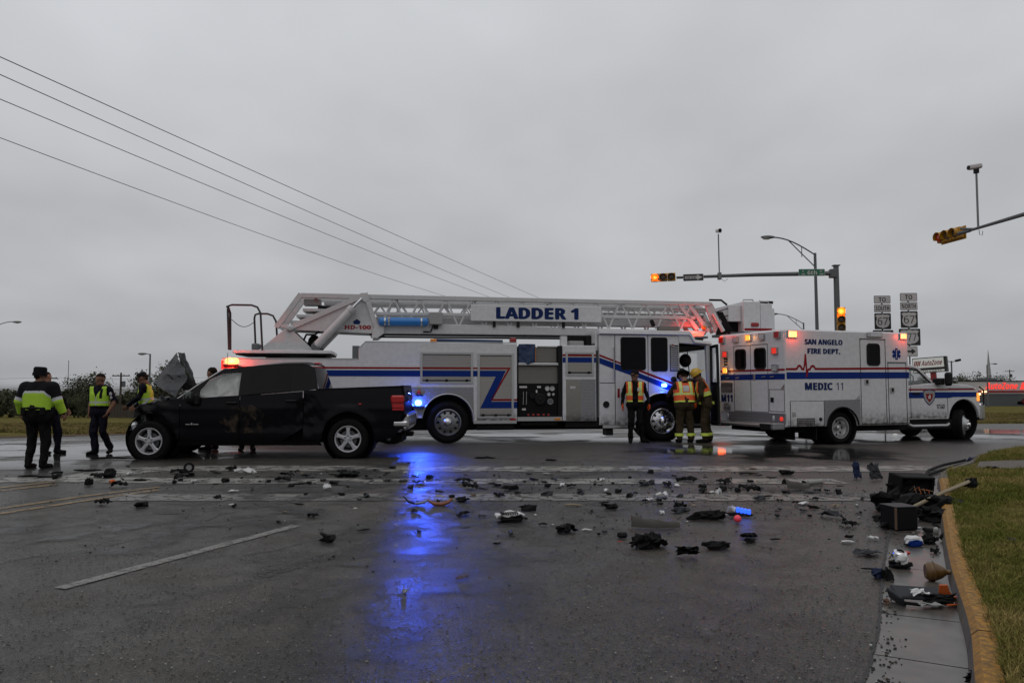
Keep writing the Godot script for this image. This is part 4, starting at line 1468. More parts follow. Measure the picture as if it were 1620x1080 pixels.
	obj("stripe", MB.new().prism(P([4.012, 2.25, 4.55, 2.055, 5.2, 1.81, 5.93, 1.535, 6.21, 1.43, 6.21, 1.49, 5.93, 1.6, 5.2, 1.87, 4.55, 2.105, 4.012, 2.305]), 0.0005, 0.0038), M.red, t)
	var pts := []
	var a := arc(5.72, 0.6, 0.68, 172, 40, 20)
	for i in range(0, a.size(), 2):
		pts.append(Vector3(a[i], a[i + 1], 0.015))
	obj("fender_trim", MB.new().tube(pts, 0.032, 8), M.steel, t)
	obj("inner_fender", MB.new().at(5.72, 0.6, -0.5).lathe([Vector2(0.64, 0.45), Vector2(0.64, -0.3), Vector2(0, -0.3)], 30), M.black, t)
	heavy_wheel(t, 5.74, 0.535, true)
	obj("mirror", MB.new().at(6.02, 1.63, 0.1).ball(0.09, 0.09, 0.06, 12), M.black, t)

func build_ladder(t: Node3D) -> void:
	var zn := -0.75
	var zf := -1.75
	obj("turntable_deck", MB.new().box(-5.36, 2.29, -2.2, -2.93, 2.37, -0.3, 0.01), M.white_trim, t)
	obj("turntable_skirt", MB.new().box(-5.3, 2.25, -2.1, -2.95, 2.288, -0.36), M.seam, t)
	obj("turntable_ring", MB.new().at(-3.85, 2.2, -1.25, -PI / 2).lathe([Vector2(0.85, -0.06), Vector2(0.85, 0.05), Vector2(0, 0.05)], 36), M.black, t)
	obj("deck_leg", MB.new().box(-3.06, 2.14, -0.5, -2.98, 2.288, -0.36), M.black, t)
	for z in [zn, zf - 0.06]:
		obj("pedestal_plate", MB.new().prism(P([-4.82, 2.37, -4.16, 2.93, -3.99, 2.93, -3.4, 2.37]), z, z + 0.06, 0.008), M.ladder_white, t)
	obj("pedestal_box", MB.new().prism(P([-4.7, 2.37, -4.2, 2.75, -3.95, 2.75, -3.5, 2.37]), zf, zn - 0.01), M.pole_grey, t)
	obj("pivot_pin", MB.new().at(-4.02, 2.95, zn + 0.05).lathe([Vector2(0.09, -0.05), Vector2(0.09, 0.05), Vector2(0.05, 0.06), Vector2(0, 0.06)], 18), M.steel, t)
	obj("valve_block", MB.new().box(-4.98, 2.38, -1.2, -4.8, 2.56, -0.7, 0.03), M.pole_grey, t)
	obj("hydraulic_motor", MB.new().at(-3.45, 2.6, -1.1).ball(0.17, 0.22, 0.2, 12), M.underbody, t)
	obj("hydraulic_hose", MB.new().tube([Vector3(-3.7, 2.62, -0.8), Vector3(-3.62, 2.8, -0.78), Vector3(-3.4, 2.8, -0.8), Vector3(-3.3, 2.9, -0.85)], 0.03), M.black, t)
	# control stand rails
	for r in [[-5.5, 3.5, -4.7, -0.3], [-4.97, 3.35, -4.42, -1.0]]:
		var x0: float = r[0]
		var x1: float = r[2]
		var y: float = r[1]
		obj("hand_rail", MB.new().tube([Vector3(x0 + 0.05, 2.37, r[3]), Vector3(x0, y - 0.12, r[3]), Vector3(x0 + 0.02, y - 0.03, r[3]), Vector3(x0 + 0.1, y, r[3]), Vector3(x1 - 0.22, y, r[3]), Vector3(x1 - 0.08, y - 0.05, r[3]), Vector3(x1, y - 0.2, r[3]), Vector3(x1 + 0.06, 2.37, r[3])], 0.026, 8), M.rail_black, t)
	obj("hand_rail", MB.new().tube([Vector3(-5.44, 2.37, -0.42), Vector3(-5.46, 3.3, -0.42), Vector3(-5.49, 3.42, -0.36), Vector3(-5.52, 3.46, -0.3)], 0.03, 8), M.rail_black, t)
	var ch := []
	for i in 9:
		var u := i / 8.0
		ch.append(Vector3(lerpf(-5.42, -4.96, u), 3.14 - 0.16 * sin(PI * u), lerpf(-0.42, -1.0, u)))
	obj("chain", MB.new().tube(ch, 0.009, 5), M.rail_black, t)
	# boom: base beams, rails, lattice
	for z in [zn - 0.1, zf]:
		obj("base_beam", MB.new().prism(P([-4.1, 2.92, -1.75, 2.85, 7.2, 2.84, 7.3, 3.0, 0.2, 3.11, -1.8, 3.12, -4.35, 3.05]), z, z + 0.1, 0.012), M.ladder_white, t)
		obj("beam_lip", MB.new().box(-2.0, 2.79, z + 0.01, 6.5, 2.836, z + 0.09), M.seam, t)
		obj("top_rail", MB.new().prism(P([-3.84, 3.76, 7.4, 3.72, 7.5, 3.8, 7.4, 3.83, -3.76, 3.89]), z, z + 0.1, 0.012), M.ladder_white, t)
		obj("end_post", MB.new().flat(Vector2(-4.38, 2.98), Vector2(-3.77, 3.86), 0.13, z - 0.002, z + 0.103), M.ladder_white, t)
		obj("mid_rail", MB.new().box(-1.85, 3.33, z + 0.005, 7.0, 3.42, z + 0.08, 0.01), M.ladder_white, t)
	for z in [zn - 0.3, zf + 0.25]:
		obj("inner_rail", MB.new().box(-3.2, 3.6, z, 7.6, 3.68, z + 0.06, 0.01), M.ladder_white, t)
		obj("inner_beam", MB.new().box(-3.2, 3.14, z, 7.6, 3.3, z + 0.06, 0.01), M.ladder_white, t)
	# lattice braces: one mesh of each lean, set out along the boom
	var lean := {}
	for s in [-1.0, 1.0]:
		lean[s] = MB.new().flat(Vector2(-0.16 * s, 3.06), Vector2(0.16 * s, 3.79), 0.045, -0.02, 0.02).mesh()
		lean[s * 2] = MB.new().flat(Vector2(-0.14 * s, 3.22), Vector2(0.14 * s, 3.64), 0.03, -0.015, 0.015).mesh()
	for z in [zn - 0.05, zf + 0.05]:
		for i in 25:
			var x := -1.55 + i * 0.345
			obj("brace", lean[1.0 if i % 2 == 0 else -1.0], M.ladder_white, t, Vector3(x, 0, z))
	for z in [zn - 0.27, zf + 0.28]:
		for i in 36:
			obj("brace", lean[2.0 if i % 2 == 0 else -2.0], M.ladder_white, t, Vector3(-3.05 + i * 0.29, 0, z))
	var rg := MB.new().bar(Vector3(0, 0, zn - 0.28), Vector3(0, 0, zf + 0.3), 0.018, 6).mesh()
	for i in 28:
		obj("rung", rg, M.steel, t, Vector3(-2.9 + i * 0.36, 3.24, 0))
	for i in 6:
		obj("cross_tie", MB.new().box(-0.04, 3.74, zf + 0.1, 0.04, 3.8, zn - 0.1), M.ladder_white, t, Vector3(-3.4 + i * 2.1, 0, 0))
	# steps and box at the heel of the boom
	for y in [3.1, 3.26, 3.42]:
		obj("heel_step", MB.new().box(-4.05 + (y - 3.1), y, zf, -2.9, y + 0.07, zn - 0.12), M.ladder_white, t)
	obj("heel_roller", MB.new().bar(Vector3(-3.35, 3.54, zn - 0.2), Vector3(-2.55, 3.52, zn - 0.2), 0.05), M.black, t)
	obj("heel_box", MB.new().box(-3.72, 3.58, zn - 0.5, -3.28, 3.76, zn - 0.2, 0.015), M.grey_box, t)
	# gusset with its frame, lift cylinder
	for z in [zn - 0.02, zf - 0.05]:
		var face: float = z + 0.06
		obj("gusset", MB.new().prism(P([-4.05, 2.92, -2.25, 3.83, -2.05, 3.83, -1.78, 2.84]), z, face), M.ladder_white, t)
		obj("gusset_frame", MB.new().flat(Vector2(-4.05, 2.96), Vector2(-2.2, 3.83), 0.13, face - 0.002, face + 0.05), M.ladder_white, t)
		obj("gusset_frame", MB.new().flat(Vector2(-2.12, 3.9), Vector2(-1.8, 2.95), 0.12, face - 0.001, face + 0.048), M.ladder_white, t)
		obj("gusset_cap", MB.new().prism(P([-2.32, 3.78, -2.22, 3.9, -2.06, 3.9, -2.0, 3.72, -2.12, 3.66]), face, face + 0.053), M.ladder_white, t)
		obj("lift_cylinder", MB.new().tube([Vector3(-3.34, 2.5, face + 0.16), Vector3(-2.42, 3.5, face + 0.16)], 0.105, 16), M.ladder_white, t)
		obj("lift_rod", MB.new().tube([Vector3(-2.45, 3.47, face + 0.16), Vector3(-2.2, 3.74, face + 0.16)], 0.04, 10), M.chrome, t)
		obj("cylinder_collar", MB.new().tube([Vector3(-2.5, 3.41, face + 0.16), Vector3(-2.43, 3.49, face + 0.16)], 0.12, 16), M.ladder_white, t)
		obj("cylinder_foot", MB.new().at(-3.36, 2.47, face + 0.08).lathe([Vector2(0.11, -0.08), Vector2(0.11, 0.16), Vector2(0.04, 0.17), Vector2(0, 0.17)], 14), M.pole_grey, t)
		obj("gusset_foot", MB.new().prism(P([-1.95, 2.72, -1.8, 2.72, -1.62, 2.85, -1.62, 3.02, -1.75, 3.1, -1.9, 2.95]), z + 0.01, face + 0.08, 0.01), M.ladder_white, t)
	heavy_text("HD-100", 0.68, 0.115, M.dark_red, t, tf(-2.3, 3.0, zn + 0.042))
	obj("emblem", MB.new().prism(P([-2.33, 3.22, -2.23, 3.15, -2.26, 3.08, -2.4, 3.08, -2.43, 3.15]), zn + 0.041, zn + 0.046), M.navy, t)
	# name board
	obj("name_board", MB.new().box(0.665, 3.205, zn + 0.02, 4.258, 3.64, zn + 0.07, 0.01), M.white, t)
	heavy_text("LADDER 1", 2.27, 0.315, M.navy, t, tf(2.48, 3.425, zn + 0.072))
	for x in [1.3, 1.95, 3.2]:
		obj("board_bracket", MB.new().box(x - 0.04, 3.05, zn + 0.012, x + 0.04, 3.2, zn + 0.05), M.black, t)
	# air bottle and its straps, junction box
	obj("air_bottle", MB.new().at(-1.12, 3.15, zn + 0.14, 0, PI / 2).lathe([Vector2(0, 0.66), Vector2(0.085, 0.64), Vector2(0.113, 0.6), Vector2(0.113, -0.6), Vector2(0.085, -0.64), Vector2(0, -0.66)], 20), M.bottle_blue, t)
	for x in [-1.6, -1.5, -0.65]:
		obj("bottle_strap", MB.new().at(x, 3.15, zn + 0.14, 0, PI / 2).lathe([Vector2(0.119, 0.02), Vector2(0.119, -0.02)], 20), M.steel, t)
	obj("strap_latch", MB.new().box(-1.53, 3.2, zn + 0.255, -1.47, 3.27, zn + 0.275), M.sign_white, t)
	obj("junction_box", MB.new().box(-0.45, 3.09, zn + 0.01, -0.09, 3.42, zn + 0.16, 0.02), M.grey_box, t)
	obj("hydraulic_hose", MB.new().tube([Vector3(-0.6, 2.9, zn + 0.05), Vector3(-0.4, 2.9, zn + 0.06), Vector3(-0.33, 3.08, zn + 0.06)], 0.02), M.black, t)
	obj("hose_clamp", MB.new().box(-0.32, 2.98, zn + 0.005, -0.2, 3.09, zn + 0.05), M.black, t)
	obj("boom_cradle", MB.new().box(3.3, 2.55, -1.7, 4.0, 2.78, -0.7), M.black, t)
	obj("cradle_post", MB.new().box(3.05, 2.53, -0.5, 3.22, 2.8, -0.35), M.white_trim, t)
	# fly section, bottles and hose over the cab roof
	for z in [zn - 0.12, zf + 0.12]:
		for s in [[6.5, 3.8, 7.05, 3.05], [6.78, 3.8, 7.38, 3.0]]:
			obj("nose_brace", MB.new().flat(Vector2(s[0], s[1]), Vector2(s[2], s[3]), 0.1, z + 0.02, z + 0.1), M.ladder_white, t)
		obj("nose_plate", MB.new().prism(P([7.28, 3.8, 7.52, 3.78, 7.75, 3.3, 7.6, 2.95, 7.45, 3.3]), z, z + 0.08, 0.01), M.ladder_white, t)
		obj("bucket_ram", MB.new().tube([Vector3(7.5, 3.5, z + 0.16), Vector3(7.78, 3.0, z + 0.16)], 0.06, 10), M.white_trim, t)
	obj("water_tank_bottle", MB.new().at(7.1, 3.5, zn - 0.45).ball(0.18, 0.22, 0.18, 12), M.sign_white, t)
	obj("waterway_pipe", MB.new().bar(Vector3(4.4, 3.5, -1.25), Vector3(7.4, 3.48, -1.25), 0.07), M.steel, t)
	obj("hydraulic_hose", MB.new().tube([Vector3(7.4, 3.88, zn), Vector3(7.75, 3.88, zn), Vector3(7.92, 3.75, zn)], 0.03), M.black, t)
	for k in 4:
		obj("hydraulic_hose", MB.new().tube([Vector3(7.6 + 0.05 * k, 3.55, zn + 0.03), Vector3(7.8 + 0.04 * k, 3.2, zn + 0.06), Vector3(8.0 + 0.05 * k, 2.86, zn)], 0.022), M.black, t)
	obj("step_tray", MB.new().box(5.85, 3.0, zn + 0.01, 6.45, 3.1, zn + 0.2), M.perforated, t)
	obj("spot_lamp", MB.new().at(5.7, 3.2, zn + 0.1, 0, 0, 0.4).box(-0.05, -0.1, -0.05, 0.05, 0.1, 0.05, 0.02), M.black, t)
	obj("amber_marker", MB.new().at(7.22, 3.1, zn + 0.03).ball(0.08, 0.06, 0.05, 10), M.lens_amber, t)
	# rescue platform at the boom tip
	var b := Node3D.new()
	b.name = "rescue_platform"
	t.add_child(b, true)
	obj("platform_panel", MB.new().box(7.95, 3.285, -1.9, 8.335, 3.745, -0.75, 0.01), M.white, b)
	obj("platform_panel", MB.new().box(8.342, 2.98, -2.05, 8.84, 3.84, -0.6, 0.01), M.white, b)
	obj("platform_panel", MB.new().box(8.848, 2.98, -2.05, 9.2, 3.79, -0.6, 0.01), M.white, b)
	obj("platform_panel", MB.new().prism(P([9.205, 0.62, 9.205, 2.0, 9.34, 1.9, 9.34, 0.75]), 2.98, 3.66), M.white, b, Vector3.ZERO, Vector3(-PI / 2, 0, 0))
	obj("platform_floor", MB.new().box(7.98, 2.9, -2.0, 9.2, 2.975, -0.65), M.pole_grey, b)
	obj("platform_mount", MB.new().box(7.98, 2.95, -1.7, 8.33, 3.28, -0.95), M.underbody, b)
	obj("platform_stripe", MB.new().box(8.36, 3.02, -0.598, 9.18, 3.085, -0.592), M.red, b)
	obj("platform_lamp", MB.new().box(8.55, 3.13, -0.598, 8.78, 3.24, -0.55, 0.02), M.dark_red, b)
	for r in [[8.36, 8.7, 3.9], [8.85, 9.15, 3.86]]:
		obj("platform_rail", MB.new().tube([Vector3(r[0], 3.8, -0.7), Vector3(r[0] + 0.03, r[2], -0.7), Vector3(r[1] - 0.03, r[2], -0.7), Vector3(r[1], 3.8, -0.7)], 0.02), M.steel, b)
	obj("monitor_nozzle", MB.new().tube([Vector3(8.95, 3.87, -0.9), Vector3(9.28, 3.83, -0.7)], 0.04), M.black, b)
	for h in [3.35, 3.55]:
		obj("basket_rail", MB.new().tube([Vector3(7.62, h, zn), Vector3(7.95, h + 0.1, zn)], 0.016), M.rail_black, b)

# a square lens in a dark housing, glowing or not, facing +z at (x, y)
func lens_box(parent: Node3D, called: String, x: float, y: float, z: float, w: float, h: float, mat: Material, turn := 0.0, rim: Material = null) -> void:
	var n := Node3D.new()
	n.name = called
	parent.add_child(n, true)
	n.position = Vector3(x, y, z)
	n.rotation.y = turn
	obj("bezel", MB.new().ring(rrect(-w / 2, -h / 2, w / 2, h / 2, 0.015, 3), 0.014, 0.0, 0.05), M.steel if rim == null else rim, n)
	obj("lamp_lens", MB.new().prism(rrect(-w / 2 + 0.012, -h / 2 + 0.012, w / 2 - 0.012, h / 2 - 0.012, 0.012, 3), 0.0, 0.045, 0.012), mat, n)

func build_engine_lamps(t: Node3D) -> void:
	# red beacon at the rear corner
	obj("beacon_base", MB.new().box(-5.5, 1.96, -0.1, -5.15, 2.0, 0.06), M.black, t)
	obj("beacon_lamp", MB.new().box(-5.48, 2.0, -0.08, -5.14, 2.16, 0.05, 0.05), M.lamp_red_hot, t)
	omni("beacon_light", Vector3(-5.32, 2.06, 0.12), Color(1, 0.06, 0.03), 1.5, 0.08, t)
	obj("rear_edge_lens", MB.new().box(-5.56, 1.35, 0.002, -5.5, 2.1, 0.03, 0.01), M.lamp_red_dim, t)
	# blue warning lamp over the rear axle
	obj("blue_lamp_bracket", MB.new().box(-0.86, 0.9, 0.006, -0.6, 0.96, 0.1), M.black, t)
	obj("blue_warning_lamp", MB.new().box(-0.81, 0.975, 0.008, -0.66, 1.1, 0.075, 0.03), M.lamp_blue, t)
	omni("blue_light", Vector3(-0.735, 1.04, 0.14), Color(0.03, 0.1, 1.0), 0.55, 0.06, t)
	beam("blue_beam", Vector3(-0.735, 1.04, 0.12), Vector3(-0.02, -0.07, 1), Color(0.025, 0.085, 1.0), 8.5, 0.06, 20.0, t)
	obj("marker_lamp_cap", MB.new().at(-0.72, 1.3, 0.03).ball(0.05, 0.06, 0.04, 10), M.lens_red, t)
	obj("marker_base", MB.new().box(-0.8, 1.21, 0.006, -0.62, 1.25, 0.06), M.black, t)
	# blue warning lamp by the cab door
	obj("blue_warning_lamp", MB.new().box(5.7, 1.44, 0.004, 5.85, 1.53, 0.06, 0.025), M.lamp_blue_side, t)
	omni("blue_light", Vector3(5.775, 1.485, 0.12), Color(0.03, 0.1, 1.0), 0.22, 0.05, t)
	obj("bumper_warning_lamp", MB.new().box(7.66, 0.36, -0.95, 7.76, 0.5, -0.6, 0.03), M.lamp_red_hot, t)
	# red light bar on the lower cab roof
	obj("light_bar", MB.new().box(6.75, 2.76, -2.2, 7.1, 2.82, -0.15, 0.01), M.pole_grey, t)
	obj("light_bar_leg", MB.new().box(6.8, 2.68, -0.4, 7.0, 2.76, -0.25), M.black, t)
	obj("light_bar_lamp", MB.new().box(6.78, 2.822, -1.0, 7.06, 2.92, -0.4, 0.02), M.lamp_red, t)
	omni("light_bar_light", Vector3(6.95, 2.98, -0.6), Color(1, 0.06, 0.04), 0.28, 0.08, t)
	lens_box(t, "cab_marker", 6.02, 2.56, 0.002, 0.1, 0.06, M.lens_red)
# ---------------------------------------------------------------- ambulance
func build_ambulance() -> void:
	var t := thing("ambulance", "white box ambulance with red heartbeat line and blue stripe", "ambulance", Vector3(8.29, 0, -19.787), deg_to_rad(21))
	var W := -2.62
	var sil := [-1.73, 0.46, -0.52, 0.46]
	sil.append_array(arc(0.04, 0.42, 0.5, 175, 5, 14))
	sil.append_array([0.66, 0.46, 2.3, 0.46, 2.3, 2.82, 2.27, 2.865, -1.69, 2.865, -1.73, 2.82])
	var body := MB.new().prism(P(sil), W, 0.0, 0.035)
	obj("module_body", body, M.white, t)
	obj("underbody", MB.new().box(-1.6, 0.3, W + 0.3, 4.9, 0.56, -0.35), M.underbody, t)
	obj("wheel_well", MB.new().at(0.04, 0.42, -0.75).lathe([Vector2(0.494, 0.7), Vector2(0.48, 0), Vector2(0, 0)], 26), M.black, t)
	# stripes down the side, the heartbeat in the red line
	obj("stripe", MB.new().prism(P([-1.69, 1.632, 2.295, 1.667, 2.295, 1.83, -1.69, 1.8]), 0.0005, 0.004), M.blue, t)
	var hb := []
	for p in [[-1.69, 1.877], [-1.4, 1.88], [-1.36, 1.9], [-1.33, 1.95], [-1.28, 1.965], [-1.24, 1.93], [-1.22, 1.885], [-1.16, 1.88], [-1.13, 2.0], [-1.1, 2.24], [-1.075, 1.9], [-1.07, 1.7], [-1.04, 1.86], [-0.96, 1.885], [-0.93, 1.94], [-0.88, 1.965], [-0.83, 1.94], [-0.8, 1.89], [-0.6, 1.89], [2.295, 1.93]]:
		hb.append(Vector3(p[0], p[1], 0.0048))
	var hm := MB.new()
	for i in hb.size() - 1:
		var a := Vector2(hb[i].x, hb[i].y)
		var b := Vector2(hb[i + 1].x, hb[i + 1].y)
		var w := 0.055 if absf((b - a).normalized().x) > 0.6 else 0.045
		var e := (b - a).normalized() * 0.014
		hm.flat(a - e, b + e, w, 0.0005, 0.0044 + 0.0002 * (i % 3))
	obj("heartbeat_stripe", hm, M.red, t)
	heavy_text("SAN ANGELO", 1.2, 0.135, M.navy, t, tf(-0.515, 2.56, 0.003))
	heavy_text("FIRE DEPT.", 1.04, 0.135, M.navy, t, tf(-0.515, 2.33, 0.003))
	heavy_text("MEDIC", 0.87, 0.185, M.navy, t, tf(-0.7, 1.455, 0.003))
	text("11", 0.21, 0.185, M.navy, t, tf(-0.04, 1.457, 0.003), "lettering", false)
	# lower compartment with louvres and cap
	var c := Node3D.new()
	c.name = "lower_compartment_door"
	t.add_child(c, true)
	obj("door_panel", MB.new().box(-1.585, 0.475, 0.002, -0.565, 1.08, 0.014, 0.006), M.white, c)
	obj("door_seam", MB.new().ring(rect(-1.6, 0.462, -0.55, 1.095), 0.014, 0.0005, 0.006), M.seam, c)
	obj("grille_back", MB.new().box(-1.42, 0.49, 0.0145, -0.85, 0.685, 0.017), M.sign_white, c)
	for i in 9:
		for j in 4:
			obj("grille_slot", MB.new().box(0, 0, 0, 0.046, 0.034, 0.004), M.seam, c, Vector3(-1.41 + i * 0.062, 0.5 + j * 0.046, 0.0165))
	obj("fuel_cap", MB.new().at(-0.68, 0.64, 0.014).lathe([Vector2(0.05, 0), Vector2(0.045, 0.012), Vector2(0, 0.012)], 16), M.black, c)
	obj("latch", MB.new().box(-1.56, 0.72, 0.0145, -1.44, 0.83, 0.024, 0.008), M.steel, c)
	# tread plate round the rear wheel
	var pl := [-0.545, 1.11]
	pl.append_array([-0.545, 0.47, -0.49, 0.47])
	pl.append_array(arc(0.04, 0.42, 0.515, 172, 8, 14))
	pl.append_array([0.62, 0.47, 0.62, 1.125])
	obj("tread_plate_panel", MB.new().prism(P(pl), 0.0005, 0.006), M.tread_plate, t)
	obj("corner_guard", MB.new().prism(P([0.46, 1.13, 0.61, 1.13, 0.61, 1.25]), 0.0005, 0.006), M.steel, t)
	var fp := []
	var fa := arc(0.04, 0.42, 0.505, 172, 8, 20)
	for i in range(0, fa.size(), 2):
		fp.append(Vector3(fa[i], fa[i + 1], 0.012))
	obj("fender_trim", MB.new().tube(fp, 0.022, 8), M.rubber, t)
	# side door and forward locker
	for d in [[0.645, 0.5, 1.5, 2.67], [1.565, 0.5, 2.2, 2.075]]:
		var n := Node3D.new()
		n.name = "side_door"
		t.add_child(n, true)
		obj("door_seam", MB.new().ring(rect(d[0], d[1], d[2], d[3]), 0.014, 0.0006, 0.0062), M.seam, n)
		obj("top_trim", MB.new().box(d[0] - 0.01, d[3] + 0.005, 0.001, d[2] + 0.01, d[3] + 0.025, 0.02), M.steel, n)
	obj("window_frame", MB.new().ring(rrect(0.865, 1.985, 1.31, 2.56, 0.1), 0.035, 0.0007, 0.016), M.black, t)
	obj("side_window", MB.new().prism(rrect(0.885, 2.005, 1.29, 2.54, 0.09), 0.0006, 0.009), M.tinted_glass, t)
	for h in [[0.77, 1.5], [1.62, 1.29]]:
		obj("door_handle", MB.new().box(h[0], h[1], 0.002, h[0] + 0.15, h[1] + 0.15, 0.02, 0.01), M.steel, t)
		obj("handle_paddle", MB.new().box(h[0] + 0.04, h[1] + 0.03, 0.0205, h[0] + 0.11, h[1] + 0.12, 0.028, 0.006), M.black, t)
	obj("scene_lamp", MB.new().box(0.88, 2.71, 0.002, 1.38, 2.85, 0.06, 0.015), M.steel, t)
	obj("scene_lamp_lens", MB.new().box(0.95, 2.74, 0.061, 1.31, 2.82, 0.068), M.lens_clear, t)
	# star of life: six bars
	for a in 3:
		obj("star_emblem", MB.new().box(-0.15, -0.045, 0.0005, 0.15, 0.045, 0.0042 + 0.0004 * a), M.blue, t, Vector3(1.877, 2.3, 0), Vector3(0, 0, PI / 2 + a * PI / 3))
	obj("star_staff", MB.new().box(-0.009, -0.11, 0.005, 0.009, 0.11, 0.0062), M.sign_white, t, Vector3(1.877, 2.3, 0))
	# side warning lamps
	lens_box(t, "side_warning_lamp", -1.51, 2.735, 0.0, 0.27, 0.17, M.lamp_red_hot)
	omni("side_warning_light", Vector3(-1.51, 2.735, 0.16), Color(1, 0.08, 0.04), 0.16, 0.06, t)
	lens_box(t, "side_warning_lamp", 2.1, 2.765, 0.0, 0.22, 0.15, M.lamp_red_hot)
	omni("side_warning_light", Vector3(2.1, 2.765, 0.16), Color(1, 0.08, 0.04), 0.12, 0.06, t)
	rear_face(t)
	grime(t, -1.69, -0.56, 0.47, 0.75, 0.0185)
	grime(t, 0.63, 2.28, 0.47, 0.95, 0.0075)
	# rear wheels
	var w := heavy_dish(t, 0.02, 0.41)
	w.position.z = -0.07
	# mud flaps, steps and rails under the body
	obj("mud_flap", MB.new().box(-0.72, 0.13, -0.75, -0.7, 0.5, -0.1), M.black, t)
	obj("far_rear_tyre", MB.new().at(0.02, 0.41, W + 0.35).lathe([Vector2(0, 0.0), Vector2(0.38, 0.0), Vector2(0.41, -0.04), Vector2(0.41, -0.26), Vector2(0, -0.26)], 28), M.rubber, t)
	obj("inner_rear_tyre", MB.new().at(0.02, 0.41, -0.36).lathe([Vector2(0, 0.0), Vector2(0.38, 0.0), Vector2(0.41, -0.04), Vector2(0.41, -0.26), Vector2(0, -0.26)], 28), M.rubber, t)
	truck_cab(t)

func heavy_dish(t: Node3D, x: float, r: float) -> Node3D:
	var w := Node3D.new()
	w.name = "wheel"
	t.add_child(w, true)
	w.position = Vector3(x, r, 0)
	obj("tyre", MB.new().lathe([Vector2(0.26, -0.02), Vector2(0.28, 0.0), Vector2(r - 0.06, 0.008), Vector2(r - 0.015, -0.02), Vector2(r, -0.05), Vector2(r, -0.21), Vector2(r - 0.03, -0.25), Vector2(0.25, -0.25)], 36), M.rubber, w)
	obj("rim", MB.new().lathe([Vector2(0.268, 0.004), Vector2(0.25, 0.004), Vector2(0.235, -0.06), Vector2(0.19, -0.14), Vector2(0.12, -0.145), Vector2(0.1, -0.12), Vector2(0.0, -0.12)], 32), M.steel, w)
	for i in 8:
		var a := TAU * i / 8
		obj("hand_hole", MB.new().at(cos(a) * 0.165, sin(a) * 0.165, -0.142).lathe([Vector2(0, 0.012), Vector2(0.026, 0.01), Vector2(0.028, 0)], 8), M.black, w)
	obj("hub_cap", MB.new().lathe([Vector2(0.07, -0.13), Vector2(0.065, -0.05), Vector2(0.04, -0.03), Vector2(0, -0.03)], 18), M.steel, w)
	return w

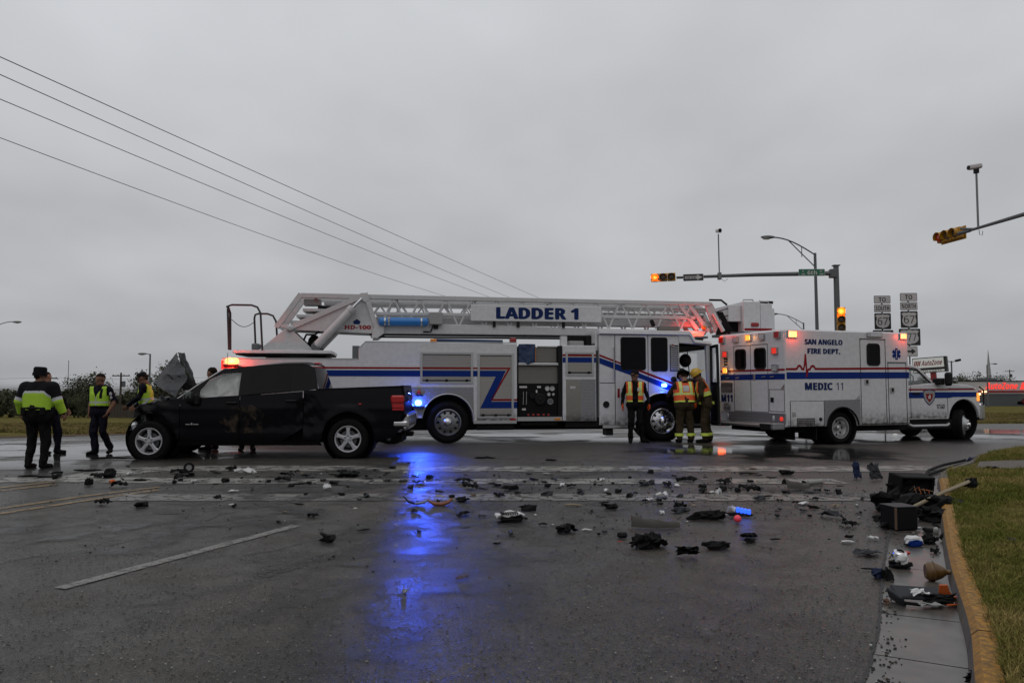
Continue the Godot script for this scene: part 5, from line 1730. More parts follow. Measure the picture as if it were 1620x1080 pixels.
func rear_face(t: Node3D) -> void:
	var r := Node3D.new()
	r.name = "rear_face"
	var f := MB.new().box(0.02, 0.62, -0.01, 2.6, 2.8, 0.004)
	r = obj("rear_panel", f, M.white, t)
	r.transform = Transform3D(Basis(Vector3(0, 0, 1), Vector3(0, 1, 0), Vector3(-1, 0, 0)), Vector3(-1.73, 0, -2.62))
	obj("stripe", MB.new().box(0.02, 1.625, 0.0045, 2.615, 1.77, 0.008), M.blue, r)
	obj("stripe", MB.new().box(0.02, 1.84, 0.0045, 2.615, 1.89, 0.008), M.red, r)
	# two doors with their windows
	obj("door_seam", MB.new().ring(rect(0.62, 0.8, 2.0, 2.53), 0.013, 0.0045, 0.0095), M.seam, r)
	obj("door_seam", MB.new().box(1.31, 0.81, 0.0045, 1.323, 2.52, 0.0095), M.seam, r)
	for w in [[0.69, 1.14], [1.48, 1.93]]:
		obj("window_frame", MB.new().ring(rrect(w[0], 1.895, w[1], 2.44, 0.1), 0.04, 0.0045, 0.025), M.black, r)
		obj("door_window", MB.new().prism(rrect(w[0] + 0.02, 1.915, w[1] - 0.02, 2.42, 0.09), 0.0045, 0.012), M.tinted_glass, r)
	for h in [[0.3, 1.68], [0.72, 1.68], [1.78, 1.69], [2.1, 1.69]]:
		obj("door_handle", MB.new().bar(Vector3(h[0], h[1], 0.03), Vector3(h[0] + 0.14, h[1] + 0.01, 0.03), 0.012), M.steel, r)
	obj("door_latch", MB.new().box(1.42, 1.62, 0.0085, 1.5, 1.78, 0.022, 0.006), M.steel, r)
	# lamps across the top and down both edges
	var k := 0
	for l in [[0.13, 2.72, M.lens_red], [0.74, 2.71, M.lens_clear], [1.27, 2.72, M.lamp_amber], [1.8, 2.715, M.lens_clear], [2.39, 2.73, M.lens_red], [0.28, 2.325, M.lamp_red_dim], [2.29, 2.34, M.lamp_red_dim], [0.28, 1.885, M.lamp_amber], [2.29, 1.915, M.lens_clear]]:
		lens_box(r, "rear_warning_lamp", l[0], l[1], 0.0085, 0.21, 0.17, l[2], 0.0, M.steel)
	omni("rear_amber_light", Vector3(1.27, 2.72, 0.16), Color(1, 0.36, 0.07), 0.05, 0.05, r)
	omni("rear_amber_light", Vector3(0.28, 1.885, 0.16), Color(1, 0.36, 0.07), 0.05, 0.05, r)
	for x in [0.06, 2.33]:
		obj("top_marker_lamp", MB.new().box(x + 0.02, 2.79, 0.006, x + 0.1, 2.825, 0.03, 0.01), M.signal_red, r)
	for i in 2:
		for j in 3:
			obj("speaker_slot", MB.new().box(0.2 + i * 0.085, 2.02 + j * 0.075, 0.005, 0.265 + i * 0.085, 2.075 + j * 0.075, 0.012), M.seam, r)
	# left side louvre, unit number, plate
	obj("vent_back", MB.new().box(0.05, 1.29, 0.0045, 0.54, 1.55, 0.01), M.black, r)
	for i in 7:
		obj("vent_louvre", MB.new().box(0.07, 1.305 + i * 0.034, 0.0105, 0.52, 1.322 + i * 0.034, 0.022), M.steel, r)
	heavy_text("M11", 0.5, 0.2, M.navy, r, tf(0.3, 1.135, 0.007))
	obj("dirt_plate", MB.new().box(0.12, 0.8, 0.0045, 0.46, 0.97, 0.009), M.grey_box, r)
	text("EMT", 0.2, 0.06, M.sign_black, r, tf(0.28, 0.98, 0.0095))
	text("10-08", 0.26, 0.09, M.sign_black, r, tf(0.29, 0.87, 0.0095))
	obj("locker_seam", MB.new().ring(rect(2.03, 0.83, 2.59, 1.385), 0.011, 0.0045, 0.009), M.seam, r)
	obj("locker_latch", MB.new().box(2.08, 1.06, 0.0085, 2.2, 1.18, 0.02, 0.008), M.black, r)
	obj("corner_guard", MB.new().prism(P([2.46, 1.4, 2.6, 1.4, 2.6, 1.52]), 0.0045, 0.01), M.steel, r)
	# tread plate sill, step bumper, tail lamps
	obj("tread_plate_panel", MB.new().box(0.0, 0.55, 0.0045, 2.62, 0.79, 0.03), M.tread_plate, r)
	for s in [[0.14, M.lamp_red], [2.5, M.lamp_red]]:
		obj("stop_lamp", MB.new().at(s[0], 0.66, 0.03).lathe([Vector2(0.055, 0), Vector2(0.05, 0.02), Vector2(0, 0.028)], 16), M.lamp_red_hot if s[0] < 1 else M.lamp_red_dim, r)
	beam("stop_lamp_beam", Vector3(0.14, 0.66, 0.09), Vector3(0.1, -0.25, 1), Color(1, 0.06, 0.02), 5.0, 0.05, 70.0, r)
	for s in [0.36, 2.2]:
		obj("reverse_lamp", MB.new().at(s, 0.66, 0.03).ball(0.045, 0.075, 0.02, 14), M.lens_clear, r)
	obj("step_bumper", MB.new().box(0.5, 0.44, 0.035, 2.1, 0.52, 0.36, 0.02), M.steel, r)
	for x in [[-0.1, 0.5], [2.1, 2.62]]:
		obj("bumper_end", MB.new().box(x[0], 0.4, 0.035, x[1], 0.56, 0.38, 0.02), M.tread_plate, r)
		obj("bumper_pad", MB.new().box(x[0] + 0.04, 0.42, 0.385, x[1] - 0.1, 0.54, 0.41), M.black, r)
	obj("reflector_plate", MB.new().box(2.28, 0.46, 0.382, 2.5, 0.54, 0.388), M.lens_amber, r)
	obj("mud_flap", MB.new().box(1.55, 0.12, -0.5, 2.35, 0.45, -0.48), M.black, r)

func truck_cab(t: Node3D) -> void:
	var zn := -0.3
	var zf := -2.35
	var low := [2.34, 0.57, 3.95, 0.57]
	low.append_array(arc(4.62, 0.52, 0.58, 175, 8, 16))
	low.append_array([5.23, 0.75, 5.22, 1.28, 5.12, 1.4, 4.8, 1.49, 3.98, 1.55, 3.6, 1.55, 2.34, 1.46])
	obj("cab_body", MB.new().prism(P(low), zf, zn, 0.06), M.white, t)
	obj("wheel_well", MB.new().at(4.62, 0.52, zn - 0.8).lathe([Vector2(0.572, 0.735), Vector2(0.57, 0), Vector2(0, 0)], 26), M.black, t)
	obj("cab_roof", MB.new().prism(P([2.34, 1.97, 3.02, 1.93, 3.1, 1.95, 2.9, 2.03, 2.6, 2.06, 2.34, 2.06]), zf + 0.12, zn - 0.1, 0.05), M.white, t)
	for z in [[zn - 0.16, zn - 0.08], [zf + 0.08, zf + 0.16]]:
		obj("front_pillar", MB.new().flat(Vector2(3.0, 1.97), Vector2(3.63, 1.5), 0.07, z[0], z[1]), M.white if z[0] > -1 else M.black, t)
		obj("rear_pillar", MB.new().box(2.34, 1.44, z[0], 2.42, 2.0, z[1]), M.white, t)
		obj("window_seal", MB.new().ring(P([2.41, 1.47, 3.56, 1.52, 3.02, 1.92, 2.41, 1.96]), 0.03, z[1] - 0.03, z[1] + 0.004), M.black, t)
		obj("door_window", MB.new().prism(P([2.42, 1.48, 3.54, 1.53, 3.01, 1.91, 2.42, 1.95]), z[0] + 0.03, z[0] + 0.036), M.glass, t)
	obj("windscreen", MB.new().sheet(1, 1, func(u: float, v: float) -> Vector3: return Vector3(lerpf(3.62, 3.02, v), lerpf(1.54, 1.95, v), lerpf(zf + 0.15, zn - 0.15, u))), M.glass, t)
	obj("seat_back", MB.new().box(2.45, 1.2, -1.1, 2.62, 1.75, -0.6, 0.05), M.black, t)
	obj("dashboard", MB.new().box(3.3, 1.4, zf + 0.2, 3.62, 1.56, zn - 0.2, 0.05), M.black, t)
	var sw := []
	for i in 17:
		var a := TAU * i / 16
		sw.append(Vector3(3.18 + 0.06 * sin(a), 1.62 + 0.17 * sin(a), -0.85 + 0.18 * cos(a)))
	obj("steering_wheel", MB.new().tube(sw, 0.016, 6, false), M.black, t)
	# stripes on the door and wing
	obj("stripe", MB.new().prism(P([2.36, 1.14, 4.06, 1.14, 4.2, 1.165, 5.1, 1.165, 5.19, 1.3, 2.36, 1.3]), zn + 0.0005, zn + 0.004), M.blue, t)
	obj("stripe", MB.new().prism(P([2.36, 1.345, 5.08, 1.36, 5.0, 1.395, 2.36, 1.39]), zn + 0.0005, zn + 0.004), M.red, t)
	for x in [2.66, 4.0]:
		obj("door_seam", MB.new().box(x - 0.006, 0.6, zn + 0.0003, x + 0.006, 1.46 if x < 3 else 1.14, zn + 0.005), M.seam, t)
	obj("hood_seam", MB.new().box(4.0, 1.4, zn + 0.0003, 5.0, 1.41, zn + 0.005), M.seam, t)
	obj("door_handle", MB.new().box(2.72, 1.24, zn + 0.004, 2.98, 1.29, zn + 0.035, 0.012), M.black, t)
	# shield on the door
	var sh := [3.11, 1.34, 3.2, 1.36, 3.33, 1.38, 3.46, 1.36, 3.55, 1.34, 3.55, 1.2, 3.5, 1.08, 3.42, 1.0, 3.33, 0.94, 3.24, 1.0, 3.16, 1.08, 3.11, 1.2]
	obj("shield_badge", MB.new().prism(P(sh), zn + 0.0005, zn + 0.0062), M.grey_box, t)
	obj("shield_border", MB.new().ring(P(sh), 0.02, zn + 0.0065, zn + 0.0075), M.navy, t)
	obj("shield_centre", MB.new().prism(P([3.2, 1.26, 3.46, 1.26, 3.44, 1.14, 3.33, 1.03, 3.22, 1.14]), zn + 0.0065, zn + 0.008), M.red, t)
	obj("shield_flame", MB.new().prism(P([3.29, 1.12, 3.37, 1.12, 3.38, 1.2, 3.34, 1.25, 3.32, 1.19, 3.28, 1.2]), zn + 0.0083, zn + 0.0095), M.sign_white, t)
	text("GVWR 13200", 0.3, 0.035, M.sign_black, t, tf(3.74, 0.95, zn + 0.003))
	text("TX 22067", 0.3, 0.07, M.sign_black, t, tf(3.74, 0.885, zn + 0.003))
	grime(t, 2.36, 3.95, 0.6, 0.9, zn + 0.0052)
	# mirror, lamps, bumper, step bar
	obj("mirror", MB.new().box(3.72, 1.47, zn + 0.12, 3.92, 1.84, zn + 0.28, 0.05), M.black, t)
	obj("mirror_arm", MB.new().box(3.55, 1.5, zn - 0.1, 3.75, 1.68, zn + 0.16, 0.03), M.black, t)
	obj("wiper_cowl", MB.new().box(3.6, 1.553, zf + 0.2, 4.1, 1.575, zn - 0.2), M.black, t)
	obj("head_lamp", MB.new().box(5.08, 1.02, zn - 0.35, 5.235, 1.3, zn + 0.006, 0.03), M.lens_clear, t)
	obj("corner_lamp", MB.new().box(5.1, 1.05, zn + 0.007, 5.2, 1.28, zn + 0.02, 0.005), M.lamp_amber, t)
	obj("side_marker_lamp", MB.new().box(5.18, 1.22, zn + 0.01, 5.24, 1.27, zn + 0.03, 0.008), M.marker_lamp, t)
	obj("grille", MB.new().box(5.215, 0.95, zf + 0.4, 5.27, 1.35, zn - 0.4, 0.02), M.chrome, t)
	obj("front_bumper", MB.new().box(5.2, 0.52, zf - 0.02, 5.42, 0.99, zn + 0.03, 0.05), M.chrome, t)
	obj("brush_guard", MB.new().tube([Vector3(5.34, 0.95, zn + 0.02), Vector3(5.36, 1.35, zn + 0.02), Vector3(5.28, 1.45, zn - 0.05)], 0.022), M.black, t)
	obj("step_bar", MB.new().tube([Vector3(2.5, 0.44, zn + 0.04), Vector3(2.6, 0.4, zn + 0.08), Vector3(3.85, 0.4, zn + 0.08), Vector3(3.95, 0.44, zn + 0.04)], 0.045, 10), M.steel, t)
	obj("air_intake_lamp", MB.new().box(2.55, 2.065, -1.0, 2.75, 2.12, -0.85, 0.02), M.black, t)
	# front wheels, turned to the right
	var w := Node3D.new()
	w.name = "wheel"
	t.add_child(w, true)
	w.position = Vector3(4.6, 0.41, zn - 0.14)
	w.rotation.y = deg_to_rad(30)
	obj("tyre", MB.new().at(0, 0, 0.1).lathe([Vector2(0.26, -0.02), Vector2(0.28, 0.0), Vector2(0.35, 0.008), Vector2(0.395, -0.02), Vector2(0.41, -0.05), Vector2(0.41, -0.22), Vector2(0.38, -0.26), Vector2(0, -0.26)], 36), M.rubber, w)
	obj("rim", MB.new().at(0, 0, 0.1).lathe([Vector2(0.268, 0.004), Vector2(0.25, 0.0), Vector2(0.2, 0.03), Vector2(0.14, 0.09), Vector2(0, 0.095)], 28), M.steel, w)
	for i in 8:
		var a := TAU * i / 8
		obj("lug_nut", MB.new().at(cos(a) * 0.11, sin(a) * 0.11, 0.19).lathe([Vector2(0.02, 0), Vector2(0.018, 0.03), Vector2(0, 0.032)], 6), M.chrome, w)
	obj("hub_cap", MB.new().at(0, 0, 0.19).lathe([Vector2(0.065, 0), Vector2(0.06, 0.07), Vector2(0, 0.08)], 16), M.chrome, w)
	obj("far_front_tyre", MB.new().at(4.6, 0.41, zf + 0.4).lathe([Vector2(0, 0.0), Vector2(0.38, 0.0), Vector2(0.41, -0.04), Vector2(0.41, -0.24), Vector2(0, -0.24)], 28), M.rubber, t)
# ---------------------------------------------------------------- wrecked pickup
var dent := FastNoiseLite.new()

# depth of the near body side at (x, y): rounded, with a shoulder line and the crushed places
func side_z(x: float, y: float) -> float:
	var z := -0.055 * pow((y - 0.82) / 0.5, 2.0)
	z += 0.016 * exp(-pow((y - 1.02) / 0.05, 2.0)) - 0.014 * exp(-pow((y - 0.62) / 0.07, 2.0))
	z += 0.03 * exp(-pow((Vector2(x + 0.03, y - 0.42).length() - 0.53) / 0.09, 2.0))
	z += 0.03 * exp(-pow((Vector2(x + 3.95, y - 0.4).length() - 0.53) / 0.09, 2.0))
	var hit := exp(-pow((x + 0.85) / 0.3, 2.0) - pow((y - 0.88) / 0.36, 2.0))
	z -= hit * (0.10 + 0.09 * dent.get_noise_2d(x * 3.2, y * 2.2))
	var scrape := exp(-pow((x + 1.5) / 0.5, 2.0) - pow((y - 0.72) / 0.14, 2.0))
	z -= scrape * (0.03 + 0.03 * dent.get_noise_2d(x * 2.0, y * 5.0))
	var front := smoothstep(-3.4, -4.25, x)
	z -= front * (0.06 + 0.13 * dent.get_noise_2d(x * 2.4 + 4.0, y * 2.4))
	return z

func skin_side(poly: PackedVector2Array, cell := 0.055) -> MB:
	return MB.new().skin(poly, cell, func(x: float, y: float) -> Vector3: return Vector3(x, y, side_z(x, y)))

func upper_z(y: float) -> float:
	return -0.062 - maxf(y - 1.2, 0.0) * 0.36

func skin_upper(poly: PackedVector2Array, proud := 0.0) -> MB:
	return MB.new().skin(poly, 0.12, func(x: float, y: float) -> Vector3: return Vector3(x, y, upper_z(y) + proud))

func alloy_wheel(t: Node3D, x: float, y: float, z: float, squash: float) -> void:
	var w := Node3D.new()
	w.name = "wheel"
	t.add_child(w, true)
	w.position = Vector3(x, y, z)
	var R := 0.402
	obj("tyre", MB.new().lathe([Vector2(0.26, -0.03), Vector2(0.275, -0.005), Vector2(0.3, 0.008), Vector2(0.36, 0.006), Vector2(0.388, -0.012), Vector2(R, -0.045), Vector2(R, -0.09), Vector2(R - 0.01, -0.095), Vector2(R - 0.01, -0.105), Vector2(R, -0.11), Vector2(R, -0.2), Vector2(0.375, -0.25), Vector2(0.25, -0.26)], 44), M.rubber, w)
	var tread := MB.new()
	for i in 56:
		tread.at(0, 0, 0, 0, 0, TAU * i / 56)
		tread.box(R - 0.018, -0.014, -0.075, R + 0.006, 0.012, -0.02)
	tag(obj("tread_block", tread, M.rubber, w), "", "", "", "stuff")
	obj("rim", MB.new().lathe([Vector2(0.268, 0.0), Vector2(0.262, 0.008), Vector2(0.244, 0.004), Vector2(0.236, -0.02), Vector2(0.228, -0.12), Vector2(0.21, -0.2)], 40), M.alloy, w)
	obj("brake_disc", MB.new().lathe([Vector2(0.17, -0.1), Vector2(0.17, -0.085), Vector2(0.06, -0.085)], 30), M.pole_grey, w)
	obj("wheel_back", MB.new().lathe([Vector2(0.24, -0.15), Vector2(0.0, -0.15)], 30), M.black, w)
	for i in 5:
		var s := MB.new()
		s.at(0, 0, 0, 0, 0, TAU * i / 5 + PI / 2)
		s.prism(P([0.06, -0.045, 0.12, -0.034, 0.2, -0.04, 0.246, -0.066, 0.246, 0.066, 0.2, 0.04, 0.12, 0.034, 0.06, 0.045]), -0.05, -0.002, 0.014)
		obj("spoke", s, M.alloy, w)
	obj("hub", MB.new().lathe([Vector2(0.088, -0.05), Vector2(0.084, -0.012), Vector2(0.07, -0.006), Vector2(0.045, -0.01), Vector2(0.04, 0.012), Vector2(0.0, 0.016)], 24), M.alloy, w)
	for i in 6:
		var a := TAU * (i + 0.5) / 6
		obj("lug_nut", MB.new().at(cos(a) * 0.066, sin(a) * 0.066, -0.012).lathe([Vector2(0.012, 0), Vector2(0.01, 0.016), Vector2(0, 0.017)], 6), M.black, w)

func build_pickup() -> void:
	dent.seed = 12
	dent.frequency = 1.6
	dent.fractal_octaves = 4
	var t := thing("wrecked_pickup", "black crew cab pickup with crushed nose and hood folded upright", "pickup truck", Vector3(-3.264, 0, -15.812), deg_to_rad(2.2))
	var pp: Material = M.pickup_paint
	# dark core behind the skins
	obj("body_core", MB.new().box(-3.4, 0.3, -1.85, -0.72, 1.2, -0.2, 0.05).box(-0.7, 0.62, -1.8, 0.98, 0.72, -0.2), M.pickup_dark, t)
	obj("chassis", MB.new().box(-4.1, 0.3, -1.5, 1.0, 0.45, -0.5), M.underbody, t)
	for x in [-3.95, -0.03]:
		obj("wheel_well", MB.new().at(x, 0.42, -0.62).lathe([Vector2(0.52, 0.5), Vector2(0.52, 0), Vector2(0, 0)], 26), M.black, t)
	# doors
	obj("front_door", skin_side(P([-3.36, 0.4, -2.2, 0.36, -2.2, 1.255, -3.36, 1.2])), pp, t)
	obj("rear_door", skin_side(P([-2.188, 0.36, -1.35, 0.36, -0.95, 0.62, -0.95, 1.352, -2.188, 1.256])), pp, t)
	obj("sill", skin_side(P([-3.42, 0.27, -0.55, 0.27, -0.6, 0.355, -1.34, 0.352, -3.36, 0.39])), M.pickup_dark, t)
	obj("door_handle", MB.new().box(-2.46, 1.1, -0.03, -2.24, 1.14, 0.03, 0.012), M.gloss_black, t)
	obj("door_handle", MB.new().box(-1.28, 1.14, -0.06, -1.06, 1.18, 0.02, 0.012), M.gloss_black, t)
	var mud := overlay("mud", patchy(95, 0.02, 0.38, 0.8, lin(0.032, 0.018, 0.007), 256), 0.9, 0.85)
	mud.uv1_world_triplanar = false
	var sm := MB.new()
	sm.color(Color(1, 1, 1, 1))
	sm.skin(P([-2.6, 0.55, -1.75, 0.5, -1.7, 0.95, -1.95, 1.08, -2.3, 1.05, -2.55, 0.85]), 0.055, func(x: float, y: float) -> Vector3: return Vector3(x, y, side_z(x, y) + 0.004))
	obj("mud_smear", sm, mud, t)
	# bed with wheel arch
	var bed := [-0.938, 0.4, -0.6, 0.36]
	bed.append_array(arc(-0.03, 0.42, 0.52, 182, 2, 20))
	bed.append_array([0.52, 0.36, 0.86, 0.42, 1.03, 0.62, 1.06, 1.2, 1.02, 1.45, -0.938, 1.37])
	obj("bed_side", skin_side(P(bed)), pp, t)
	obj("bed_rail", MB.new().prism(P([-0.66, 1.385, 1.02, 1.447, 1.02, 1.468, -0.66, 1.405]), -0.16, -0.055, 0.006), pp, t)
	obj("far_bed_side", MB.new().prism(P([-0.66, 0.5, 1.03, 0.5, 1.03, 1.46, -0.66, 1.41]), -1.96, -1.86, 0.01), pp, t)
	obj("bed_floor", MB.new().box(-0.66, 0.74, -1.87, 1.0, 0.8, -0.1), M.pickup_dark, t)
	obj("bed_front", MB.new().box(-0.7, 0.7, -1.87, -0.66, 1.4, -0.1), pp, t)
	obj("bed_inner_wall", MB.new().box(-0.66, 0.8, -0.16, 1.0, 1.39, -0.13), M.pickup_dark, t)
	obj("tailgate", MB.new().prism(P([1.0, 0.62, 1.075, 0.62, 1.085, 1.3, 1.06, 1.475, 1.0, 1.475]), -1.86, -0.14, 0.01), pp, t)
	obj("tailgate_badge", MB.new().box(1.08, 1.12, -1.1, 1.095, 1.24, -0.85, 0.01), M.gloss_black, t)
	obj("tailgate_handle", MB.new().box(1.078, 1.3, -1.15, 1.1, 1.38, -0.85, 0.01), M.gloss_black, t)
	# tail lamps wrap round the corner
	for z in [[-0.13, 0.006, 0.82], [-1.97, -1.87, 0.98]]:
		var n := Node3D.new()
		n.name = "tail_lamp"
		t.add_child(n, true)
		obj("upper_lens", MB.new().box(z[2], 1.115, z[0], 1.085, 1.27, z[1], 0.025), M.lens_red, n)
		obj("lower_lens", MB.new().box(z[2] + 0.01, 0.95, z[0], 1.08, 1.095, z[1], 0.025), M.lens_red, n)
		obj("lamp_divider", MB.new().box(z[2] + 0.02, 1.09, z[0] + 0.01, 1.07, 1.12, z[1] - 0.012), M.dark_red, n)
	obj("side_reflector", MB.new().box(0.18, 1.085, 0.012, 0.24, 1.11, 0.03, 0.006), M.lens_red, t)
	# rear bumper, chrome with corner steps
	obj("rear_bumper", MB.new().prism(P([1.05, 0.58, 1.12, 0.56, 1.18, 0.64, 1.18, 0.86, 1.14, 0.9, 1.05, 0.8]), -1.9, -0.06, 0.03), M.chrome, t)
	obj("bumper_end", MB.new().box(0.86, 0.64, -0.07, 1.16, 0.755, 0.01, 0.03), M.chrome, t)
	obj("bumper_pad", MB.new().box(1.07, 0.862, -1.85, 1.16, 0.905, -0.15, 0.01), M.black, t)
	obj("tow_hitch", MB.new().box(1.05, 0.4, -1.1, 1.2, 0.5, -0.85, 0.02), M.underbody, t)
	obj("exhaust_pipe", MB.new().bar(Vector3(0.3, 0.42, -1.6), Vector3(0.75, 0.38, -0.35), 0.045), M.pole_grey, t)
	# cab above the belt
	obj("front_pillar", skin_upper(P([-3.44, 1.19, -3.33, 1.2, -3.03, 1.36, -2.86, 1.6, -2.6, 1.715, -2.24, 1.745, -2.24, 1.848, -2.62, 1.795])), pp, t)
	obj("mirror_sail", skin_upper(P([-3.36, 1.195, -3.02, 1.21, -3.02, 1.37, -3.33, 1.205])), M.black, t)
	obj("cab_quarter", skin_upper(P([-2.24, 1.255, -2.24, 1.848, -1.96, 1.875, -1.41, 1.915, -0.95, 1.918, -0.76, 1.83, -0.66, 1.4, -0.95, 1.36])), pp, t)
	obj("rear_window", skin_upper(P([-2.06, 1.29, -1.24, 1.36, -1.22, 1.4, -1.24, 1.8, -1.3, 1.825, -2.06, 1.79]), 0.006), M.tinted_glass, t)
	obj("window_trim", MB.new().tube([Vector3(-3.0, 1.215, upper_z(1.215) + 0.012), Vector3(-2.24, 1.262, upper_z(1.26) + 0.012), Vector3(-1.2, 1.35, upper_z(1.35) + 0.012)], 0.008, 6), M.pickup_dark, t)
	obj("front_window", skin_upper(P([-3.02, 1.215, -2.26, 1.265, -2.24, 1.745, -2.6, 1.715, -2.86, 1.6, -3.02, 1.38]), -0.012), M.glass, t)
	var bag := mt("airbag_cloth", 0.38, 0.38, 0.37, 0.8)
	obj("curtain_airbag", MB.new().sheet(30, 16, func(u: float, v: float) -> Vector3:
		var x := lerpf(-3.05, -2.22, u)
		var y := lerpf(1.18, 1.74 - 0.35 * (1.0 - u) * (1.0 - u), v)
		return Vector3(x, y, upper_z(y) - 0.14 + 0.055 * sin(u * 15.0 + 2.0 * v) * sin(v * 3.0) + 0.07 * dent.get_noise_2d(x * 2.5, y * 2.5))), bag, t)
	# roof, windscreen, back glass
	obj("roof", MB.new().sheet(10, 12, func(u: float, v: float) -> Vector3:
		var x := lerpf(-2.64, -0.82, u)
		var e := lerpf(1.79, 1.918, smoothstep(0.0, 0.75, u)) if u < 0.93 else 1.88
		var c := 1.0 - pow(2.0 * v - 1.0, 4.0)
		return Vector3(x, e + 0.045 * c, lerpf(upper_z(1.85), -1.92 - upper_z(1.85), v))), pp, t)
	obj("windscreen", MB.new().sheet(4, 6, func(u: float, v: float) -> Vector3:
		return Vector3(lerpf(-3.44, -2.62, u) - 0.1 * (1.0 - pow(2.0 * v - 1.0, 2.0)), lerpf(1.18, 1.8, u), lerpf(lerpf(-0.07, -0.28, u), lerpf(-1.85, -1.64, u), v))), M.tinted_glass, t)
	obj("screen_edge", MB.new().tube([Vector3(-3.44, 1.2, -0.06), Vector3(-3.05, 1.5, -0.17), Vector3(-2.62, 1.8, -0.28)], 0.014, 6), M.steel, t)
	obj("back_glass", MB.new().sheet(2, 6, func(u: float, v: float) -> Vector3:
		return Vector3(lerpf(-0.8, -0.66, u) + 0.03 * (1.0 - pow(2.0 * v - 1.0, 2.0)), lerpf(1.84, 1.4, u), lerpf(lerpf(-0.32, -0.2, u), lerpf(-1.6, -1.72, u), v))), M.tinted_glass, t)
	obj("third_brake_lamp", MB.new().box(-0.9, 1.91, -1.1, -0.78, 1.955, -0.8, 0.012), M.lens_red, t)
	obj("mirror", MB.new().at(-3.14, 1.23, 0.09).ball(0.1, 0.13, 0.1, 14), M.black, t)
	obj("mirror_glass", MB.new().box(-3.24, 1.2, 0.02, -3.225, 1.36, 0.19, 0.004).box(-3.2, 1.22, 0.17, -3.09, 1.35, 0.185, 0.03), M.glass, t)
	obj("mirror_foot", MB.new().box(-3.08, 1.08, -0.06, -2.98, 1.3, 0.1, 0.03), M.black, t)
	obj("antenna", MB.new().bar(Vector3(-3.05, 1.2, -1.8), Vector3(-3.02, 2.2, -1.8), 0.006, 5), M.black, t)
	obj("door_emblem", MB.new().box(-3.24, 0.69, side_z(-3.2, 0.7) + 0.004, -3.16, 0.705, side_z(-3.2, 0.7) + 0.012).box(-3.09, 0.69, side_z(-3.1, 0.7) + 0.004, -2.99, 0.705, side_z(-3.1, 0.7) + 0.012), M.steel, t)
	var star := []
	for i in 10:
		var r := 0.032 if i % 2 == 0 else 0.013
		star.append_array([-3.125 + r * cos(PI / 2 + TAU * i / 10), 0.705 + r * sin(PI / 2 + TAU * i / 10)])
	obj("star_emblem", MB.new().prism(P(star), side_z(-3.12, 0.7), side_z(-3.12, 0.7) + 0.012), M.steel, t)
	# crushed nose
	var fen := [-3.372, 0.4, -3.372, 1.22, -3.7, 1.17, -3.9, 1.13, -4.12, 1.1, -4.24, 1.03, -4.27, 0.93, -4.26, 0.84]
	fen.append_array(arc(-3.95, 0.4, 0.52, 125, 0, 18))
	obj("front_fender", skin_side(P(fen), 0.05), pp, t)
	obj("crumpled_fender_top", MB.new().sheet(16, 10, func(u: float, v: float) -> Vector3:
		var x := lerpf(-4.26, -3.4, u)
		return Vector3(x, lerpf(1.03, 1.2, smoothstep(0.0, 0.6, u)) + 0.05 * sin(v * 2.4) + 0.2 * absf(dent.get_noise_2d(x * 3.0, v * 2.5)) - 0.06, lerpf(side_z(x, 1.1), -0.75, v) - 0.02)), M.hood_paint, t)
	obj("engine_bay", MB.new().box(-4.1, 0.4, -1.75, -3.4, 1.05, -0.3, 0.1), M.black, t)
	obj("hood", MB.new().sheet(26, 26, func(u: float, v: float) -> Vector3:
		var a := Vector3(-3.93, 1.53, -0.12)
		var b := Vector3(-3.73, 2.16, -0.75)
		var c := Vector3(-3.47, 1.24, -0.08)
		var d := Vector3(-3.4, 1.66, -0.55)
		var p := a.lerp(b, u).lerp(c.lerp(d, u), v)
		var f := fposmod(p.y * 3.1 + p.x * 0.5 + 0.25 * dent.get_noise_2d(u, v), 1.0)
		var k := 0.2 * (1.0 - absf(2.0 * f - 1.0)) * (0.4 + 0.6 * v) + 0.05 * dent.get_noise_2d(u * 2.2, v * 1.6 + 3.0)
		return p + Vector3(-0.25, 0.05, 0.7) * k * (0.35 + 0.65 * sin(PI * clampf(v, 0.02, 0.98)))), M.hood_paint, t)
	obj("hood_fold", MB.new().sheet(10, 12, func(u: float, v: float) -> Vector3:
		var a := Vector3(-3.73, 2.16, -0.75)
		var b := Vector3(-3.66, 2.16, -0.95)
		var c := Vector3(-3.4, 1.66, -0.55)
		var d := Vector3(-3.34, 1.5, -0.8)
		var p := a.lerp(b, u).lerp(c.lerp(d, u), v)
		return p + Vector3(0.06, 0.02, 0.05) * dent.get_noise_2d(u * 3.0, v * 3.0)), M.hood_paint, t)
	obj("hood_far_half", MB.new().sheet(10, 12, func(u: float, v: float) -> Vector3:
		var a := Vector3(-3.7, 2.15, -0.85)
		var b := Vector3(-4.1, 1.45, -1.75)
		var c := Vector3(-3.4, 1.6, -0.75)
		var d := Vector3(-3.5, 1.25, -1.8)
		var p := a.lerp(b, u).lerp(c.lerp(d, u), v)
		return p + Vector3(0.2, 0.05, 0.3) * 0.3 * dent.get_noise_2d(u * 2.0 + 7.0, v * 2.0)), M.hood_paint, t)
	obj("hood_hinge", MB.new().tube([Vector3(-3.44, 1.2, -0.25), Vector3(-3.3, 1.35, -0.3), Vector3(-3.12, 1.55, -0.55)], 0.02, 6), M.black, t)
	for k in 4:
		obj("torn_sheet", torn(0.3 - 0.03 * k, 0.22, 0.14, 130 + k, 0.004), M.hood_paint if k % 2 == 0 else M.black, t, Vector3(-4.12 + 0.16 * k, 0.98 + 0.05 * k, -0.3 - 0.32 * k), Vector3(0.5 - 0.4 * k, 0.3 * k, 0.7 - 0.25 * k))
